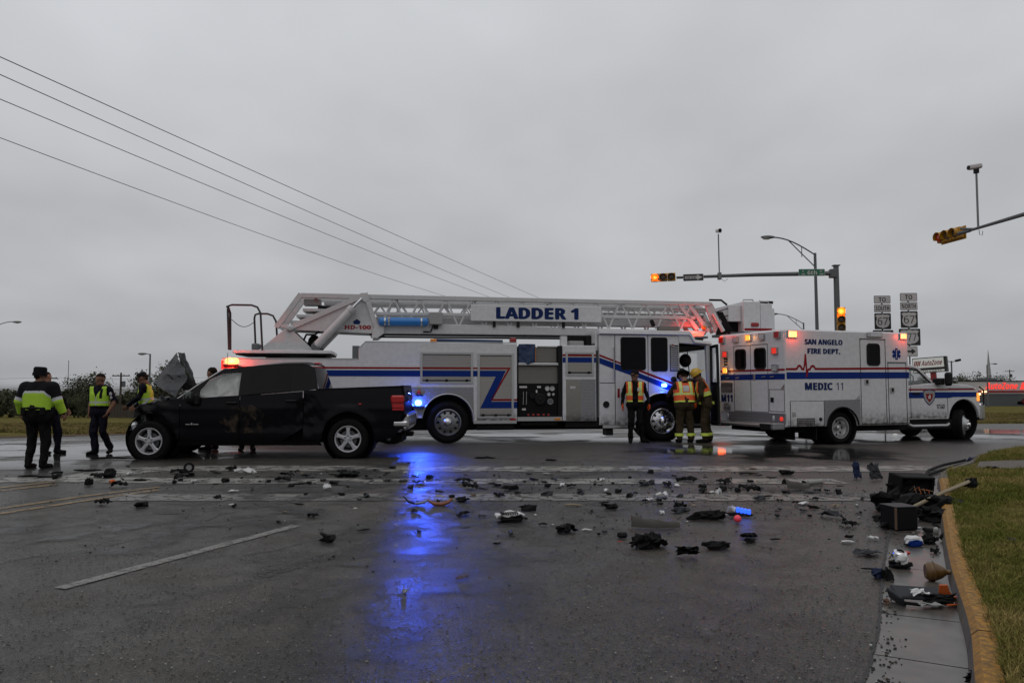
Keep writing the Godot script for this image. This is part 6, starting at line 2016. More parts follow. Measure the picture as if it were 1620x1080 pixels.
	obj("crushed_bumper", MB.new().sheet(14, 8, func(u: float, v: float) -> Vector3:
		var z := lerpf(0.0, -1.8, u)
		return Vector3(-4.33 - 0.05 * sin(v * PI) - 0.05 * dent.get_noise_2d(z * 3.0, v * 2.0) + 0.18 * u, lerpf(0.3, 0.6, v) + 0.05 * dent.get_noise_2d(z * 2.0 + 5.0, 1.0), z)), M.chrome, t)
	obj("broken_head_lamp", MB.new().at(-4.27, 0.62, -0.1, 0.2, 0.3, 0.25).box(-0.05, -0.11, -0.1, 0.06, 0.12, 0.08, 0.03), M.lens_clear, t)
	obj("bumper_bracket", MB.new().box(-4.38, 0.28, -0.3, -4.28, 0.46, -0.02, 0.03), M.black, t)
	obj("radiator", MB.new().at(-4.15, 0.75, -0.9, 0, 0, 0.12).box(-0.05, -0.3, -0.7, 0.05, 0.25, 0.7), M.pole_grey, t)
	for k in 5:
		obj("torn_hose", MB.new().tube([Vector3(-4.15, 0.8 - 0.08 * k, -0.2 - 0.2 * k), Vector3(-4.28, 0.7 - 0.05 * k, -0.15 - 0.2 * k), Vector3(-4.3, 0.45, -0.1 - 0.22 * k)], 0.018, 6), M.black, t)
	alloy_wheel(t, -3.96, 0.365, -0.005, 0.9)
	alloy_wheel(t, -0.03, 0.4, -0.005, 1.0)
	for x in [-3.9, -0.03]:
		obj("far_tyre", MB.new().at(x, 0.4, -1.7).lathe([Vector2(0, 0.02), Vector2(0.26, 0.02), Vector2(0.37, 0.0), Vector2(0.402, -0.04), Vector2(0.402, -0.24), Vector2(0, -0.24)], 32), M.rubber, t)
# ---------------------------------------------------------------- signals and signs
# a three-lamp head lying along x, faces towards +z
func signal_head(parent: Node3D, name_: String, n: int, lit: int, upright: bool, lit_mat: Material) -> Node3D:
	var h := Node3D.new()
	h.name = name_
	parent.add_child(h, true)
	var L := 0.345
	for i in n:
		var o := (i - (n - 1) / 2.0) * L
		var c := Vector3(0, -o, 0) if upright else Vector3(o, 0, 0)
		var s := Node3D.new()
		s.name = "signal_section"
		h.add_child(s, true)
		s.position = c
		obj("housing", MB.new().box(-0.168, -0.168, -0.12, 0.168, 0.168, 0.06, 0.02), M.signal_yellow, s)
		obj("signal_lens", MB.new().at(0, 0, 0.062).lathe([Vector2(0.142, 0), Vector2(0.13, 0.015), Vector2(0.07, 0.03), Vector2(0, 0.034)], 20), lit_mat if i == lit else M.signal_dark, s)
		var v := MB.new().smooth(1)
		for k in 14:
			var a0 := deg_to_rad(lerpf(-40, 220, k / 14.0))
			var a1 := deg_to_rad(lerpf(-40, 220, (k + 1) / 14.0))
			v.quad(Vector3(cos(a0) * 0.155, sin(a0) * 0.155, 0.06), Vector3(cos(a0) * 0.155, sin(a0) * 0.15, 0.2), Vector3(cos(a1) * 0.155, sin(a1) * 0.15, 0.2), Vector3(cos(a1) * 0.155, sin(a1) * 0.155, 0.06))
		obj("visor", v, M.signal_yellow, s)
		if i == lit:
			omni("signal_light", Vector3(0, 0, 0.2), Color(1, 0.25, 0.04), 0.5, 0.1, s)
	return h

func flat_sign(parent: Node3D, called: String, x: float, y: float, w: float, h: float, z: float, face: Material, edge: Material) -> Node3D:
	var s := Node3D.new()
	s.name = called
	parent.add_child(s, true)
	s.position = Vector3(x, y, z)
	obj("panel", MB.new().prism(rrect(-w / 2, -h / 2, w / 2, h / 2, 0.035), -0.004, 0.0), edge, s)
	obj("panel_face", MB.new().prism(rrect(-w / 2 + 0.015, -h / 2 + 0.015, w / 2 - 0.015, h / 2 - 0.015, 0.028), 0.0003, 0.003), face, s)
	return s

func route_shield(parent: Node3D, y: float, num: String, w: float) -> void:
	var s := flat_sign(parent, "route_sign", 0, y, w, 0.61, 0.05, M.sign_black, M.sign_black)
	var k := w / 0.61
	var o := []
	for p in [[0.0, -0.27], [0.05, -0.24], [0.13, -0.225], [0.2, -0.18], [0.245, -0.1], [0.25, -0.02], [0.225, 0.06], [0.215, 0.12], [0.235, 0.17], [0.275, 0.2], [0.22, 0.245], [0.16, 0.255], [0.08, 0.24], [0.0, 0.27]]:
		o.append_array([p[0] * k, p[1]])
	for p in [[-0.08, 0.24], [-0.16, 0.255], [-0.22, 0.245], [-0.275, 0.2], [-0.235, 0.17], [-0.215, 0.12], [-0.225, 0.06], [-0.25, -0.02], [-0.245, -0.1], [-0.2, -0.18], [-0.13, -0.225], [-0.05, -0.24]]:
		o.append_array([p[0] * k, p[1]])
	obj("shield", MB.new().prism(P(o), 0.0033, 0.006), M.sign_white, s)
	text(num, 0.38 * (1.0 if num.length() == 2 else 1.25), 0.28, M.sign_black, s, tf(0, 0.0, 0.0065), "lettering", false)

func build_street_furniture() -> void:
	# signal mast behind the ambulance
	var m := thing("signal_mast", "grey mast arm with one way and street name signs above ambulance", "traffic signal", Vector3(13.76, hgt(13.76, -33), -33.0), -0.03)
	var gy := -hgt(13.76, -33)
	obj("pole", MB.new().tube([Vector3(0, 0, 0), Vector3(-0.02, 6.57 + gy, 0)], [0.14, 0.11], 14), M.pole_grey, m)
	obj("pole_cap", MB.new().box(-0.16, 6.55 + gy, -0.13, 0.12, 6.6 + gy, 0.13, 0.01), M.pole_grey, m)
	obj("arm", MB.new().tube([Vector3(-0.05, 6.25 + gy, 0), Vector3(-3.4, 6.2 + gy, 0), Vector3(-6.75, 6.09 + gy, 0)], [0.1, 0.08, 0.055], 12), M.pole_grey, m)
	obj("arm_collar", MB.new().box(-0.3, 6.05 + gy, -0.14, -0.02, 6.42 + gy, 0.14, 0.03), M.pole_grey, m)
	var sg := signal_head(m, "signal_head", 3, 0, false, M.signal_red)
	sg.position = Vector3(-7.33, 6.09 + gy, 0.1)
	sg.rotation = Vector3(0, -0.2, 0.02)
	var sg2 := signal_head(m, "signal_head", 3, 0, true, M.signal_amber)
	sg2.position = Vector3(0.02, 4.25 + gy, 0.32)
	sg2.rotation.y = -0.25
	# one way sign: white arrow on black
	var ow := flat_sign(m, "one_way_sign", -6.06, 6.08 + gy, 0.86, 0.3, 0.12, M.sign_black, M.sign_white)
	obj("arrow", MB.new().prism(P([-0.36, -0.06, 0.16, -0.06, 0.16, -0.12, 0.39, 0.0, 0.16, 0.12, 0.16, 0.06, -0.36, 0.06]), 0.0033, 0.006), M.sign_white, ow)
	text("ONE WAY", 0.46, 0.085, M.sign_black, ow, tf(-0.1, 0, 0.0065))
	ow.rotation.z = 0.03
	# street name
	var st := flat_sign(m, "street_name_sign", -1.1, 6.26 + gy, 1.1, 0.3, 0.17, M.sign_green, M.sign_white)
	text("6th", 0.4, 0.19, M.sign_white, st, tf(0.02, 0.0, 0.0035))
	text("E", 0.05, 0.08, M.sign_white, st, tf(-0.36, 0.06, 0.0035))
	text("400", 0.17, 0.07, M.sign_white, st, tf(-0.36, -0.07, 0.0035))
	text("ST", 0.11, 0.08, M.sign_white, st, tf(0.39, 0.06, 0.0035))
	text("400", 0.17, 0.07, M.sign_white, st, tf(0.4, -0.07, 0.0035))
	# detector camera on its riser
	obj("camera_riser", MB.new().bar(Vector3(-4.93, 6.0 + gy, 0), Vector3(-4.95, 7.95 + gy, 0), 0.028), M.galvanised, m)
	obj("camera_clamp", MB.new().box(-5.0, 6.0 + gy, -0.12, -4.86, 6.3 + gy, 0.12, 0.02), M.galvanised, m)
	obj("camera_housing", MB.new().at(-4.95, 8.06 + gy, 0.1, 0.2).box(-0.08, -0.07, -0.3, 0.08, 0.08, 0.2, 0.03), M.sign_white, m)
	obj("camera_lens", MB.new().at(-4.95, 8.06 + gy, 0.3, 0.2).lathe([Vector2(0.075, 0), Vector2(0.075, 0.02), Vector2(0, 0.02)], 14), M.black, m)
	obj("cable_loop", MB.new().tube([Vector3(-4.9, 6.05 + gy, 0.08), Vector3(-4.75, 5.9 + gy, 0.1), Vector3(-4.6, 6.02 + gy, 0.1)], 0.01, 5), M.cable, m)
	# near mast at right: its pole stands outside the frame, its arm runs away from the camera
	var b := Vector3(12.6, 0.13, -12.0)
	var r := thing("signal_mast", "grey mast arm with yellow signal head at the right edge", "traffic signal", b)
	var A := Vector3(12.37, 5.66, -21.05) - b
	var C := Vector3(12.6, 5.5, -12.1) - b
	obj("pole", MB.new().tube([Vector3(0, 0, 0), Vector3(0, 6.4, 0)], [0.18, 0.15], 14), M.pole_grey, r)
	obj("arm", MB.new().tube([C, A.lerp(C, 0.5), A], [0.085, 0.068, 0.036], 12), M.pole_grey, r)
	var along := (A - C).normalized()
	var hd := signal_head(r, "signal_head", 3, -1, false, M.signal_red)
	hd.position = A + Vector3(-0.06, 0.04, -0.8)
	hd.rotation = Vector3(0.0, deg_to_rad(-83), 0.0)
	hd.scale = Vector3.ONE * 0.92
	obj("back_plate", MB.new().box(-0.56, -0.2, -0.15, 0.56, 0.2, -0.121, 0.01), M.signal_yellow, hd)
	obj("red_lens", MB.new().at(-0.345, 0, 0.1).lathe([Vector2(0.138, 0), Vector2(0.05, 0.03), Vector2(0, 0.032)], 18), M.lens_red, hd)
	obj("head_bracket", MB.new().bar(A - along * 0.1, A + Vector3(-0.1, -0.02, -0.3), 0.05), M.pole_grey, r)
	obj("head_bracket", MB.new().bar(A - along * 0.3, A + Vector3(-0.08, 0.1, -0.2), 0.03), M.pole_grey, r)
	var K := A.lerp(C, 0.05)
	obj("camera_riser", MB.new().bar(K, K + Vector3(0, 1.5, 0), 0.027), M.galvanised, r)
	obj("camera_mount", MB.new().box(K.x - 0.05, K.y + 1.47, K.z - 0.05, K.x + 0.05, K.y + 1.58, K.z + 0.05), M.black, r)
	obj("camera_housing", MB.new().at(K.x - 0.02, K.y + 1.65, K.z, 0, 0, 0.16).box(-0.19, -0.065, -0.07, 0.17, 0.065, 0.07, 0.03), M.sign_white, r)
	obj("camera_lens", MB.new().at(K.x - 0.2, K.y + 1.62, K.z, 0, -PI / 2, 0).lathe([Vector2(0.06, 0), Vector2(0.06, 0.02), Vector2(0, 0.02)], 12), M.black, r)
	obj("cable_loop", MB.new().tube([K + Vector3(0.02, -0.05, 0), K + Vector3(0.03, -0.18, 0), K + Vector3(0.1, -0.2, 0), K + Vector3(0.12, -0.08, 0)], 0.008, 5), M.cable, r)
	# street lamps on double brackets beyond the junction
	davit(Vector3(17.2, hgt(17.2, -44), -44), 9.0, 2.4, "tall grey street lamp behind the signal mast")
	davit(Vector3(29.9, hgt(29.9, -80), -80), 8.0, 2.7, "distant street lamp just above the ambulance roof")
	# route signs
	for q in [[13.98, -29.5, "SOUTH", 4.73, 0.0, "left route sign post reading TO SOUTH above the ambulance"], [14.47, -28.5, "NORTH", 4.71, 0.05, "right route sign post reading TO NORTH with a turn arrow"]]:
		var p := thing("route_sign_post", q[5], "road sign", Vector3(q[0], hgt(q[0], q[1]), q[1]), -0.06, "route sign posts behind the ambulance")
		var g := -hgt(q[0], q[1])
		obj("post", MB.new().bar(Vector3(0, 0, 0), Vector3(0, q[3] + 0.1 + g, 0), 0.03), M.galvanised, p)
		var s1 := flat_sign(p, "to_sign", 0, q[3] + g, 0.61, 0.3, 0.05, M.sign_white, M.sign_black)
		text("TO", 0.26, 0.17, M.sign_black, s1, tf(0, 0, 0.0035))
		var s2 := flat_sign(p, "direction_sign", 0, q[3] - 0.33 + g, 0.61, 0.3, 0.05, M.sign_white, M.sign_black)
		text(q[2], 0.5, 0.17, M.sign_black, s2, tf(0, 0, 0.0035))
		route_shield(p, q[3] - 0.82 + g, "67", 0.61)
		route_shield(p, q[3] - 1.46 + g, "277", 0.76)
		var s3 := flat_sign(p, "arrow_sign", 0.0, q[3] - 1.98 + g, 0.53, 0.38, 0.05, M.sign_white, M.sign_black)
		if q[4] > 0:
			obj("arrow", MB.new().prism(P([-0.18, -0.035, 0.05, -0.035, 0.05, -0.11, 0.2, 0.0, 0.05, 0.11, 0.05, 0.035, -0.18, 0.035]), 0.0033, 0.006), M.sign_black, s3)
		else:
			obj("arrow", MB.new().prism(P([-0.035, -0.15, 0.035, -0.15, 0.035, 0.02, 0.1, 0.02, 0, 0.16, -0.1, 0.02, -0.035, 0.02]), 0.0033, 0.006), M.sign_black, s3)

# a pole with a trussed bracket and a cobra head to its left
func davit(at: Vector3, top: float, reach: float, label: String) -> void:
	var p := thing("street_lamp", label, "street lamp", at)
	var g := -at.y
	obj("pole", MB.new().tube([Vector3(0, 0, 0), Vector3(-0.05, top + g, 0)], [0.12, 0.075], 12), M.pole_grey, p)
	var a := []
	for i in 9:
		var t := i / 8.0
		a.append(Vector3(-0.05 - reach * t, top + g - 0.1 + 1.0 * sin(t * PI * 0.5), 0))
	obj("upper_bracket", MB.new().tube(a, 0.04, 8), M.pole_grey, p)
	obj("lower_bracket", MB.new().tube([Vector3(-0.05, top + g - 0.8, 0), a[5]], 0.032, 8), M.pole_grey, p)
	obj("bracket_tie", MB.new().bar(Vector3(-0.8, top + g + 0.34, 0), Vector3(-0.8, top + g - 0.22, 0), 0.025), M.pole_grey, p)
	var e: Vector3 = a[8]
	obj("lamp_head", MB.new().at(e.x - 0.25, e.y + 0.01, 0).ball(0.42, 0.1, 0.17, 14), M.galvanised, p)
	obj("lamp_lens", MB.new().at(e.x - 0.33, e.y - 0.06, 0).ball(0.24, 0.08, 0.13, 12), M.lens_clear, p)
# ---------------------------------------------------------------- people
# a distance field on a grid, meshed as surface nets
class Field:
	var lo: Vector3
	var c: float
	var nx: int
	var ny: int
	var nz: int
	var d := PackedFloat32Array()
	var id := PackedByteArray()
	var verts := PackedVector3Array()
	var vid := PackedByteArray()
	var tris := PackedInt32Array()
	func _init(a: Vector3, b: Vector3, cell: float) -> void:
		lo = a
		c = cell
		nx = int(ceil((b.x - a.x) / c)) + 1
		ny = int(ceil((b.y - a.y) / c)) + 1
		nz = int(ceil((b.z - a.z) / c)) + 1
		d.resize(nx * ny * nz)
		d.fill(1.0)
		id.resize(nx * ny * nz)
	func bone(a: Vector3, b: Vector3, ra: float, rb: float, which: int, k := 0.03, sz := 1.0) -> void:
		var r := maxf(ra, rb) + k + 2.0 * c
		var p0 := (a.min(b) - Vector3(r, r, r) - lo) / c
		var p1 := (a.max(b) + Vector3(r, r, r) - lo) / c
		var x0 := maxi(0, int(p0.x))
		var x1 := mini(nx - 1, int(p1.x) + 1)
		var y0 := maxi(0, int(p0.y))
		var y1 := mini(ny - 1, int(p1.y) + 1)
		var z0 := maxi(0, int(p0.z))
		var z1 := mini(nz - 1, int(p1.z) + 1)
		var ab := b - a
		ab.z /= sz
		var l2 := maxf(ab.length_squared(), 1e-9)
		var dr := rb - ra
		var iz := 1.0 / sz
		for z in range(z0, z1 + 1):
			var pz := (lo.z + z * c - a.z) * iz
			for y in range(y0, y1 + 1):
				var py := lo.y + y * c - a.y
				var row := (z * ny + y) * nx
				for x in range(x0, x1 + 1):
					var p := Vector3(lo.x + x * c - a.x, py, pz)
					var t := clampf(p.dot(ab) / l2, 0.0, 1.0)
					var q := p.distance_to(ab * t) - ra - dr * t
					var o := d[row + x]
					if q < o:
						id[row + x] = which
					var h := k - absf(q - o)
					d[row + x] = minf(q, o) - (h * h / (4.0 * k) if h > 0.0 else 0.0)
	func net() -> void:
		var cell := {}
		var sx := 1
		var sy := nx
		var sz := nx * ny
		var off := [0, sx, sy, sx + sy, sz, sx + sz, sy + sz, sx + sy + sz]
		var edges := [[0, 1], [2, 3], [4, 5], [6, 7], [0, 2], [1, 3], [4, 6], [5, 7], [0, 4], [1, 5], [2, 6], [3, 7]]
		for z in nz - 1:
			for y in ny - 1:
				var row := (z * ny + y) * nx
				for x in nx - 1:
					var i := row + x
					var v0 := d[i]
					if absf(v0) > 2.0 * c:
						continue
					var s := v0 < 0.0
					if (d[i + 1] < 0.0) == s and (d[i + sy] < 0.0) == s and (d[i + sy + 1] < 0.0) == s and (d[i + sz] < 0.0) == s and (d[i + sz + 1] < 0.0) == s and (d[i + sz + sy] < 0.0) == s and (d[i + sz + sy + 1] < 0.0) == s:
						continue
					var acc := Vector3.ZERO
					var n := 0
					for e in edges:
						var a := d[i + off[e[0]]]
						var b := d[i + off[e[1]]]
						if (a < 0.0) != (b < 0.0):
							var t := a / (a - b)
							var pa := Vector3(e[0] & 1, (e[0] >> 1) & 1, e[0] >> 2)
							var pb := Vector3(e[1] & 1, (e[1] >> 1) & 1, e[1] >> 2)
							acc += pa.lerp(pb, t)
							n += 1
					cell[i] = verts.size()
					verts.append(lo + (Vector3(x, y, z) + acc / n) * c)
					var best := i
					for o in off:
						if d[i + o] < d[best]:
							best = i + o
					vid.append(id[best])
		for i in cell:
			var s: bool = d[i] < 0.0
			for ax in [[sx, sy, sz], [sy, sz, sx], [sz, sx, sy]]:
				if (d[i + ax[0]] < 0.0) != s:
					var a = cell.get(i)
					var b = cell.get(i - ax[1])
					var e = cell.get(i - ax[1] - ax[2])
					var f = cell.get(i - ax[2])
					if a == null or b == null or e == null or f == null:
						continue
					if s:
						tris.append_array([a, e, b, a, f, e])
					else:
						tris.append_array([a, b, e, a, e, f])

# adds a meshed field to a SurfaceTool, coloured by part, cloth slightly folded
func pour(st: SurfaceTool, f: Field, cols: Array, at: Transform3D, fold: float, base: int) -> int:
	for i in f.verts.size():
		var p := f.verts[i]
		var k := f.vid[i]
		if fold > 0.0 and k > 0 and k < 4:
			p += Vector3(folds.get_noise_3d(p.x * 3.0, p.y * 1.6, p.z * 3.0), 0, folds.get_noise_3d(p.x * 3.0 + 5.0, p.y * 1.6, p.z * 3.0)) * fold
		st.set_color(cols[k])
		st.add_vertex(at * p)
	for i in f.tris:
		st.add_index(base + i)
	return base + f.verts.size()

var folds := FastNoiseLite.new()

func hand(st: SurfaceTool, wrist: Vector3, dir: Vector3, palm: Vector3, thumb_side: float, col: Color, base: int, curl := 0.45, k := 1.0) -> int:
	var f := Field.new(Vector3(-0.075, -0.03, -0.065), Vector3(0.085, 0.215, 0.1), 0.0075)
	f.bone(Vector3(0, -0.02, 0), Vector3(0, 0.02, 0), 0.027 * k, 0.026 * k, 0, 0.012)
	var lens := [0.068, 0.082, 0.077, 0.058]
	for i in 4:
		var x := (i - 1.5) * 0.021 * -thumb_side
		f.bone(Vector3(x * 0.6, 0.015, 0), Vector3(x, 0.085, 0.0), 0.014 * k, 0.0135 * k, 0, 0.012)
		var p := Vector3(x, 0.085, 0)
		var a := curl * 0.6
		for s in 3:
			var l: float = lens[i] * [0.45, 0.32, 0.26][s]
			var q := p + Vector3(x * 0.06, cos(a), sin(a)) * l
			f.bone(p, q, (0.0105 - 0.0008 * s) * k, (0.0098 - 0.0008 * s) * k, 0, 0.004)
			p = q
			a += curl
	var t0 := Vector3(0.022 * thumb_side, 0.02, 0.006)
	var t1 := t0 + Vector3(0.026 * thumb_side, 0.032, 0.016)
	var t2 := t1 + Vector3(0.008 * thumb_side, 0.034, 0.01)
	f.bone(t0, t1, 0.014 * k, 0.0115 * k, 0, 0.008)
	f.bone(t1, t2, 0.0115 * k, 0.009 * k, 0, 0.004)
	f.net()
	var y := dir.normalized()
	var z := (palm - y * palm.dot(y)).normalized()
	return pour(st, f, [col], Transform3D(Basis(y.cross(z), y, z), wrist), 0.0, base)

func head_mesh(st: SurfaceTool, at: Transform3D, skin_c: Color, hair_c: Color, hairy: bool, base: int) -> int:
	var f := Field.new(Vector3(-0.13, -0.2, -0.15), Vector3(0.13, 0.17, 0.15), 0.0095)
	var v := func(x: float, y: float, z: float) -> Vector3: return Vector3(x, y, z)
	f.bone(v.call(0, 0.045, -0.012), v.call(0, 0.04, 0.012), 0.09, 0.086, 0, 0.02)
	f.bone(v.call(0, 0.03, 0.03), v.call(0, -0.06, 0.044), 0.067, 0.05, 0, 0.03)
	f.bone(v.call(-0.035, -0.07, 0.02), v.call(0, -0.088, 0.062), 0.034, 0.03, 0, 0.02)
	f.bone(v.call(0.035, -0.07, 0.02), v.call(0, -0.088, 0.062), 0.034, 0.03, 0, 0.02)
	f.bone(v.call(0, 0.015, 0.1), v.call(0, -0.022, 0.116), 0.011, 0.016, 0, 0.012)
	f.bone(v.call(-0.036, 0.03, 0.086), v.call(0.036, 0.03, 0.086), 0.012, 0.012, 0, 0.014)
	f.bone(v.call(-0.02, -0.055, 0.094), v.call(0.02, -0.055, 0.094), 0.008, 0.008, 3, 0.006)
	for s in [-1.0, 1.0]:
		f.bone(v.call(s * 0.032, 0.012, 0.088), v.call(s * 0.036, 0.012, 0.087), 0.011, 0.011, 2, 0.004)
		f.bone(v.call(s * 0.05, 0.034, 0.086), v.call(s * 0.018, 0.036, 0.096), 0.007, 0.007, 1, 0.004)
		f.bone(v.call(s * 0.088, 0.022, -0.008), v.call(s * 0.086, -0.02, 0.0), 0.02, 0.014, 0, 0.008)
	f.bone(v.call(0, -0.06, -0.02), v.call(0, -0.19, -0.035), 0.058, 0.062, 0, 0.03)
	if hairy:
		f.bone(v.call(0, 0.062, -0.022), v.call(0, 0.07, 0.012), 0.092, 0.083, 1, 0.012)
		f.bone(v.call(0, 0.0, -0.055), v.call(0, 0.04, -0.03), 0.06, 0.08, 1, 0.015)
	f.net()
	return pour(st, f, [skin_c, hair_c, Color(0.012, 0.01, 0.01), Color(0.22, 0.08, 0.06)], at, 0.0, base)

# J: joints; o: looks. Returns the thing and its torso frame.
func person(label: String, at: Vector3, turn: float, J: Dictionary, o: Dictionary) -> Node3D:
	var t := thing("person", label, "person", at, turn)
	var g: float = o.get("girth", 1.0)
	var d := {
		"pel": Vector3(0, 0.97, 0), "hipL": Vector3(0.095, 0.93, 0), "hipR": Vector3(-0.095, 0.93, 0),
		"kneeL": Vector3(0.11, 0.5, 0.03), "kneeR": Vector3(-0.11, 0.5, 0.03), "ankL": Vector3(0.12, 0.1, -0.02), "ankR": Vector3(-0.12, 0.1, -0.02),
		"toeL": Vector3(0.15, 0.04, 0.17), "toeR": Vector3(-0.15, 0.04, 0.17),
		"chest": Vector3(0, 1.3, 0.0), "neck": Vector3(0, 1.5, -0.02), "head": Vector3(0, 1.635, 0.01),
		"shL": Vector3(0.195, 1.435, -0.01), "shR": Vector3(-0.195, 1.435, -0.01), "elL": Vector3(0.27, 1.16, -0.04), "elR": Vector3(-0.27, 1.16, -0.04),
		"wrL": Vector3(0.29, 0.92, 0.04), "wrR": Vector3(-0.29, 0.92, 0.04),
	}
	var lean: float = o.get("lean", 0.0)
	var twist: float = o.get("twist", 0.0)
	var B := Basis(Vector3.RIGHT, lean) * Basis(Vector3.UP, twist)
	for k in ["chest", "neck", "head", "shL", "shR", "elL", "elR", "wrL", "wrR"]:
		d[k] = d.pel + B * (d[k] - d.pel)
	d.merge(J, true)
	var cols: Array = o.cols            # skin, shirt, trousers, boots
	var f := Field.new(Vector3(-0.75, -0.02, -0.75), Vector3(0.75, 1.75, 0.75), 0.0185)
	var bulk: float = o.get("bulk", 1.0)
	var lower := 1 if o.get("sleeves", true) else 0
	f.bone(d.hipL, d.hipR, 0.125 * g, 0.125 * g, 2, 0.05, 0.95)
	for s in ["L", "R"]:
		var hip: Vector3 = d["hip" + s]
		f.bone(hip, d["knee" + s], 0.098 * lerpf(1, g, 0.6), 0.075 * bulk, 2, 0.03)
		f.bone(d["knee" + s], d["ank" + s] + Vector3(0, 0.04, 0), 0.078 * bulk, 0.066 * bulk, 2, 0.03)
		f.bone(d["ank" + s] + Vector3(0, 0.03, 0), d["ank" + s] + Vector3(0, -0.04, -0.02), 0.055, 0.052, 3, 0.02)
		f.bone(d["ank" + s] + Vector3(0, -0.045, -0.02), d["toe" + s], 0.05, 0.038, 3, 0.02)
	var up: Vector3 = (d.neck - d.pel).normalized()
	var side: Vector3 = (d.shL - d.shR).normalized()
	var fwd: Vector3 = side.cross(up).normalized()
	for s in [-1.0, 1.0]:
		f.bone(d.pel + side * s * 0.055 * g + up * 0.08, d.chest + side * s * 0.075 * g, 0.118 * g, 0.125 * lerpf(1, g, 0.7), 1, 0.05)
	f.bone(d.pel + up * 0.0, d.pel + up * 0.1, 0.135 * g, 0.13 * g, 2, 0.04)
	f.bone(d.shL - side * 0.04, d.shR + side * 0.04, 0.082, 0.082, 1, 0.06)
	f.bone(d.chest, d.neck - up * 0.03, 0.12, 0.075, 1, 0.05)
	for s in ["L", "R"]:
		f.bone(d["sh" + s], d["el" + s], 0.068 * lerpf(1, g, 0.5), 0.054 * bulk, 1, 0.03)
		f.bone(d["el" + s], d["wr" + s], 0.052, 0.038, lower, 0.02)
	f.net()
	var st := SurfaceTool.new()
	st.begin(Mesh.PRIMITIVE_TRIANGLES)
	st.set_smooth_group(1)
	var n := pour(st, f, cols, Transform3D.IDENTITY, 0.03, 0)
	var hb := B * Basis.from_euler(Vector3(o.get("nod", 0.0), o.get("look", 0.0), 0))
	var ht := Transform3D(hb, d.head)
	n = head_mesh(st, ht, cols[0], o.get("hair", Color(0.018, 0.012, 0.01)), o.get("hairy", true), n)
	var hc: Color = o.get("hands", cols[0])
	for s in ["L", "R"]:
		var sg := 1.0 if s == "L" else -1.0
		var dir: Vector3 = d["wr" + s] - d["el" + s]
		var palm: Vector3 = o.get("palm" + s, -side * sg + fwd * 0.2)
		n = hand(st, d["wr" + s], dir, palm, sg, hc, n, 0.45, 1.12 if o.has("hands") else 1.0)
	st.generate_normals()
	var bm := MeshInstance3D.new()
	bm.name = "body"
	bm.mesh = st.commit()
	bm.material_override = M.painted_cloth
	t.add_child(bm, true)
	if o.has("shell"):
		shell(t, d, o, g)
	if o.has("hat"):
		hat(t, ht, o.hat)
	if o.get("belt", true):
		var b := MB.new()
		var pts := []
		for i in 25:
			var a := TAU * i / 24
			pts.append(d.pel + up * 0.105 + side * cos(a) * 0.185 * g + fwd * sin(a) * 0.142 * g)
		obj("belt", b.tube(pts, 0.024, 6, false), M.cap_black, t)
		if o.get("gear", false):
			for a in [[-0.2, -0.02], [0.2, -0.02], [0.13, -0.12], [-0.13, -0.12]]:
				var c: Vector3 = d.pel + up * 0.06 + side * a[0] * g + fwd * a[1] * g
				obj("belt_pouch", MB.new().at(c.x, c.y, c.z).box(-0.04, -0.08, -0.035, 0.04, 0.06, 0.035, 0.015), M.cap_black, t)
	return t

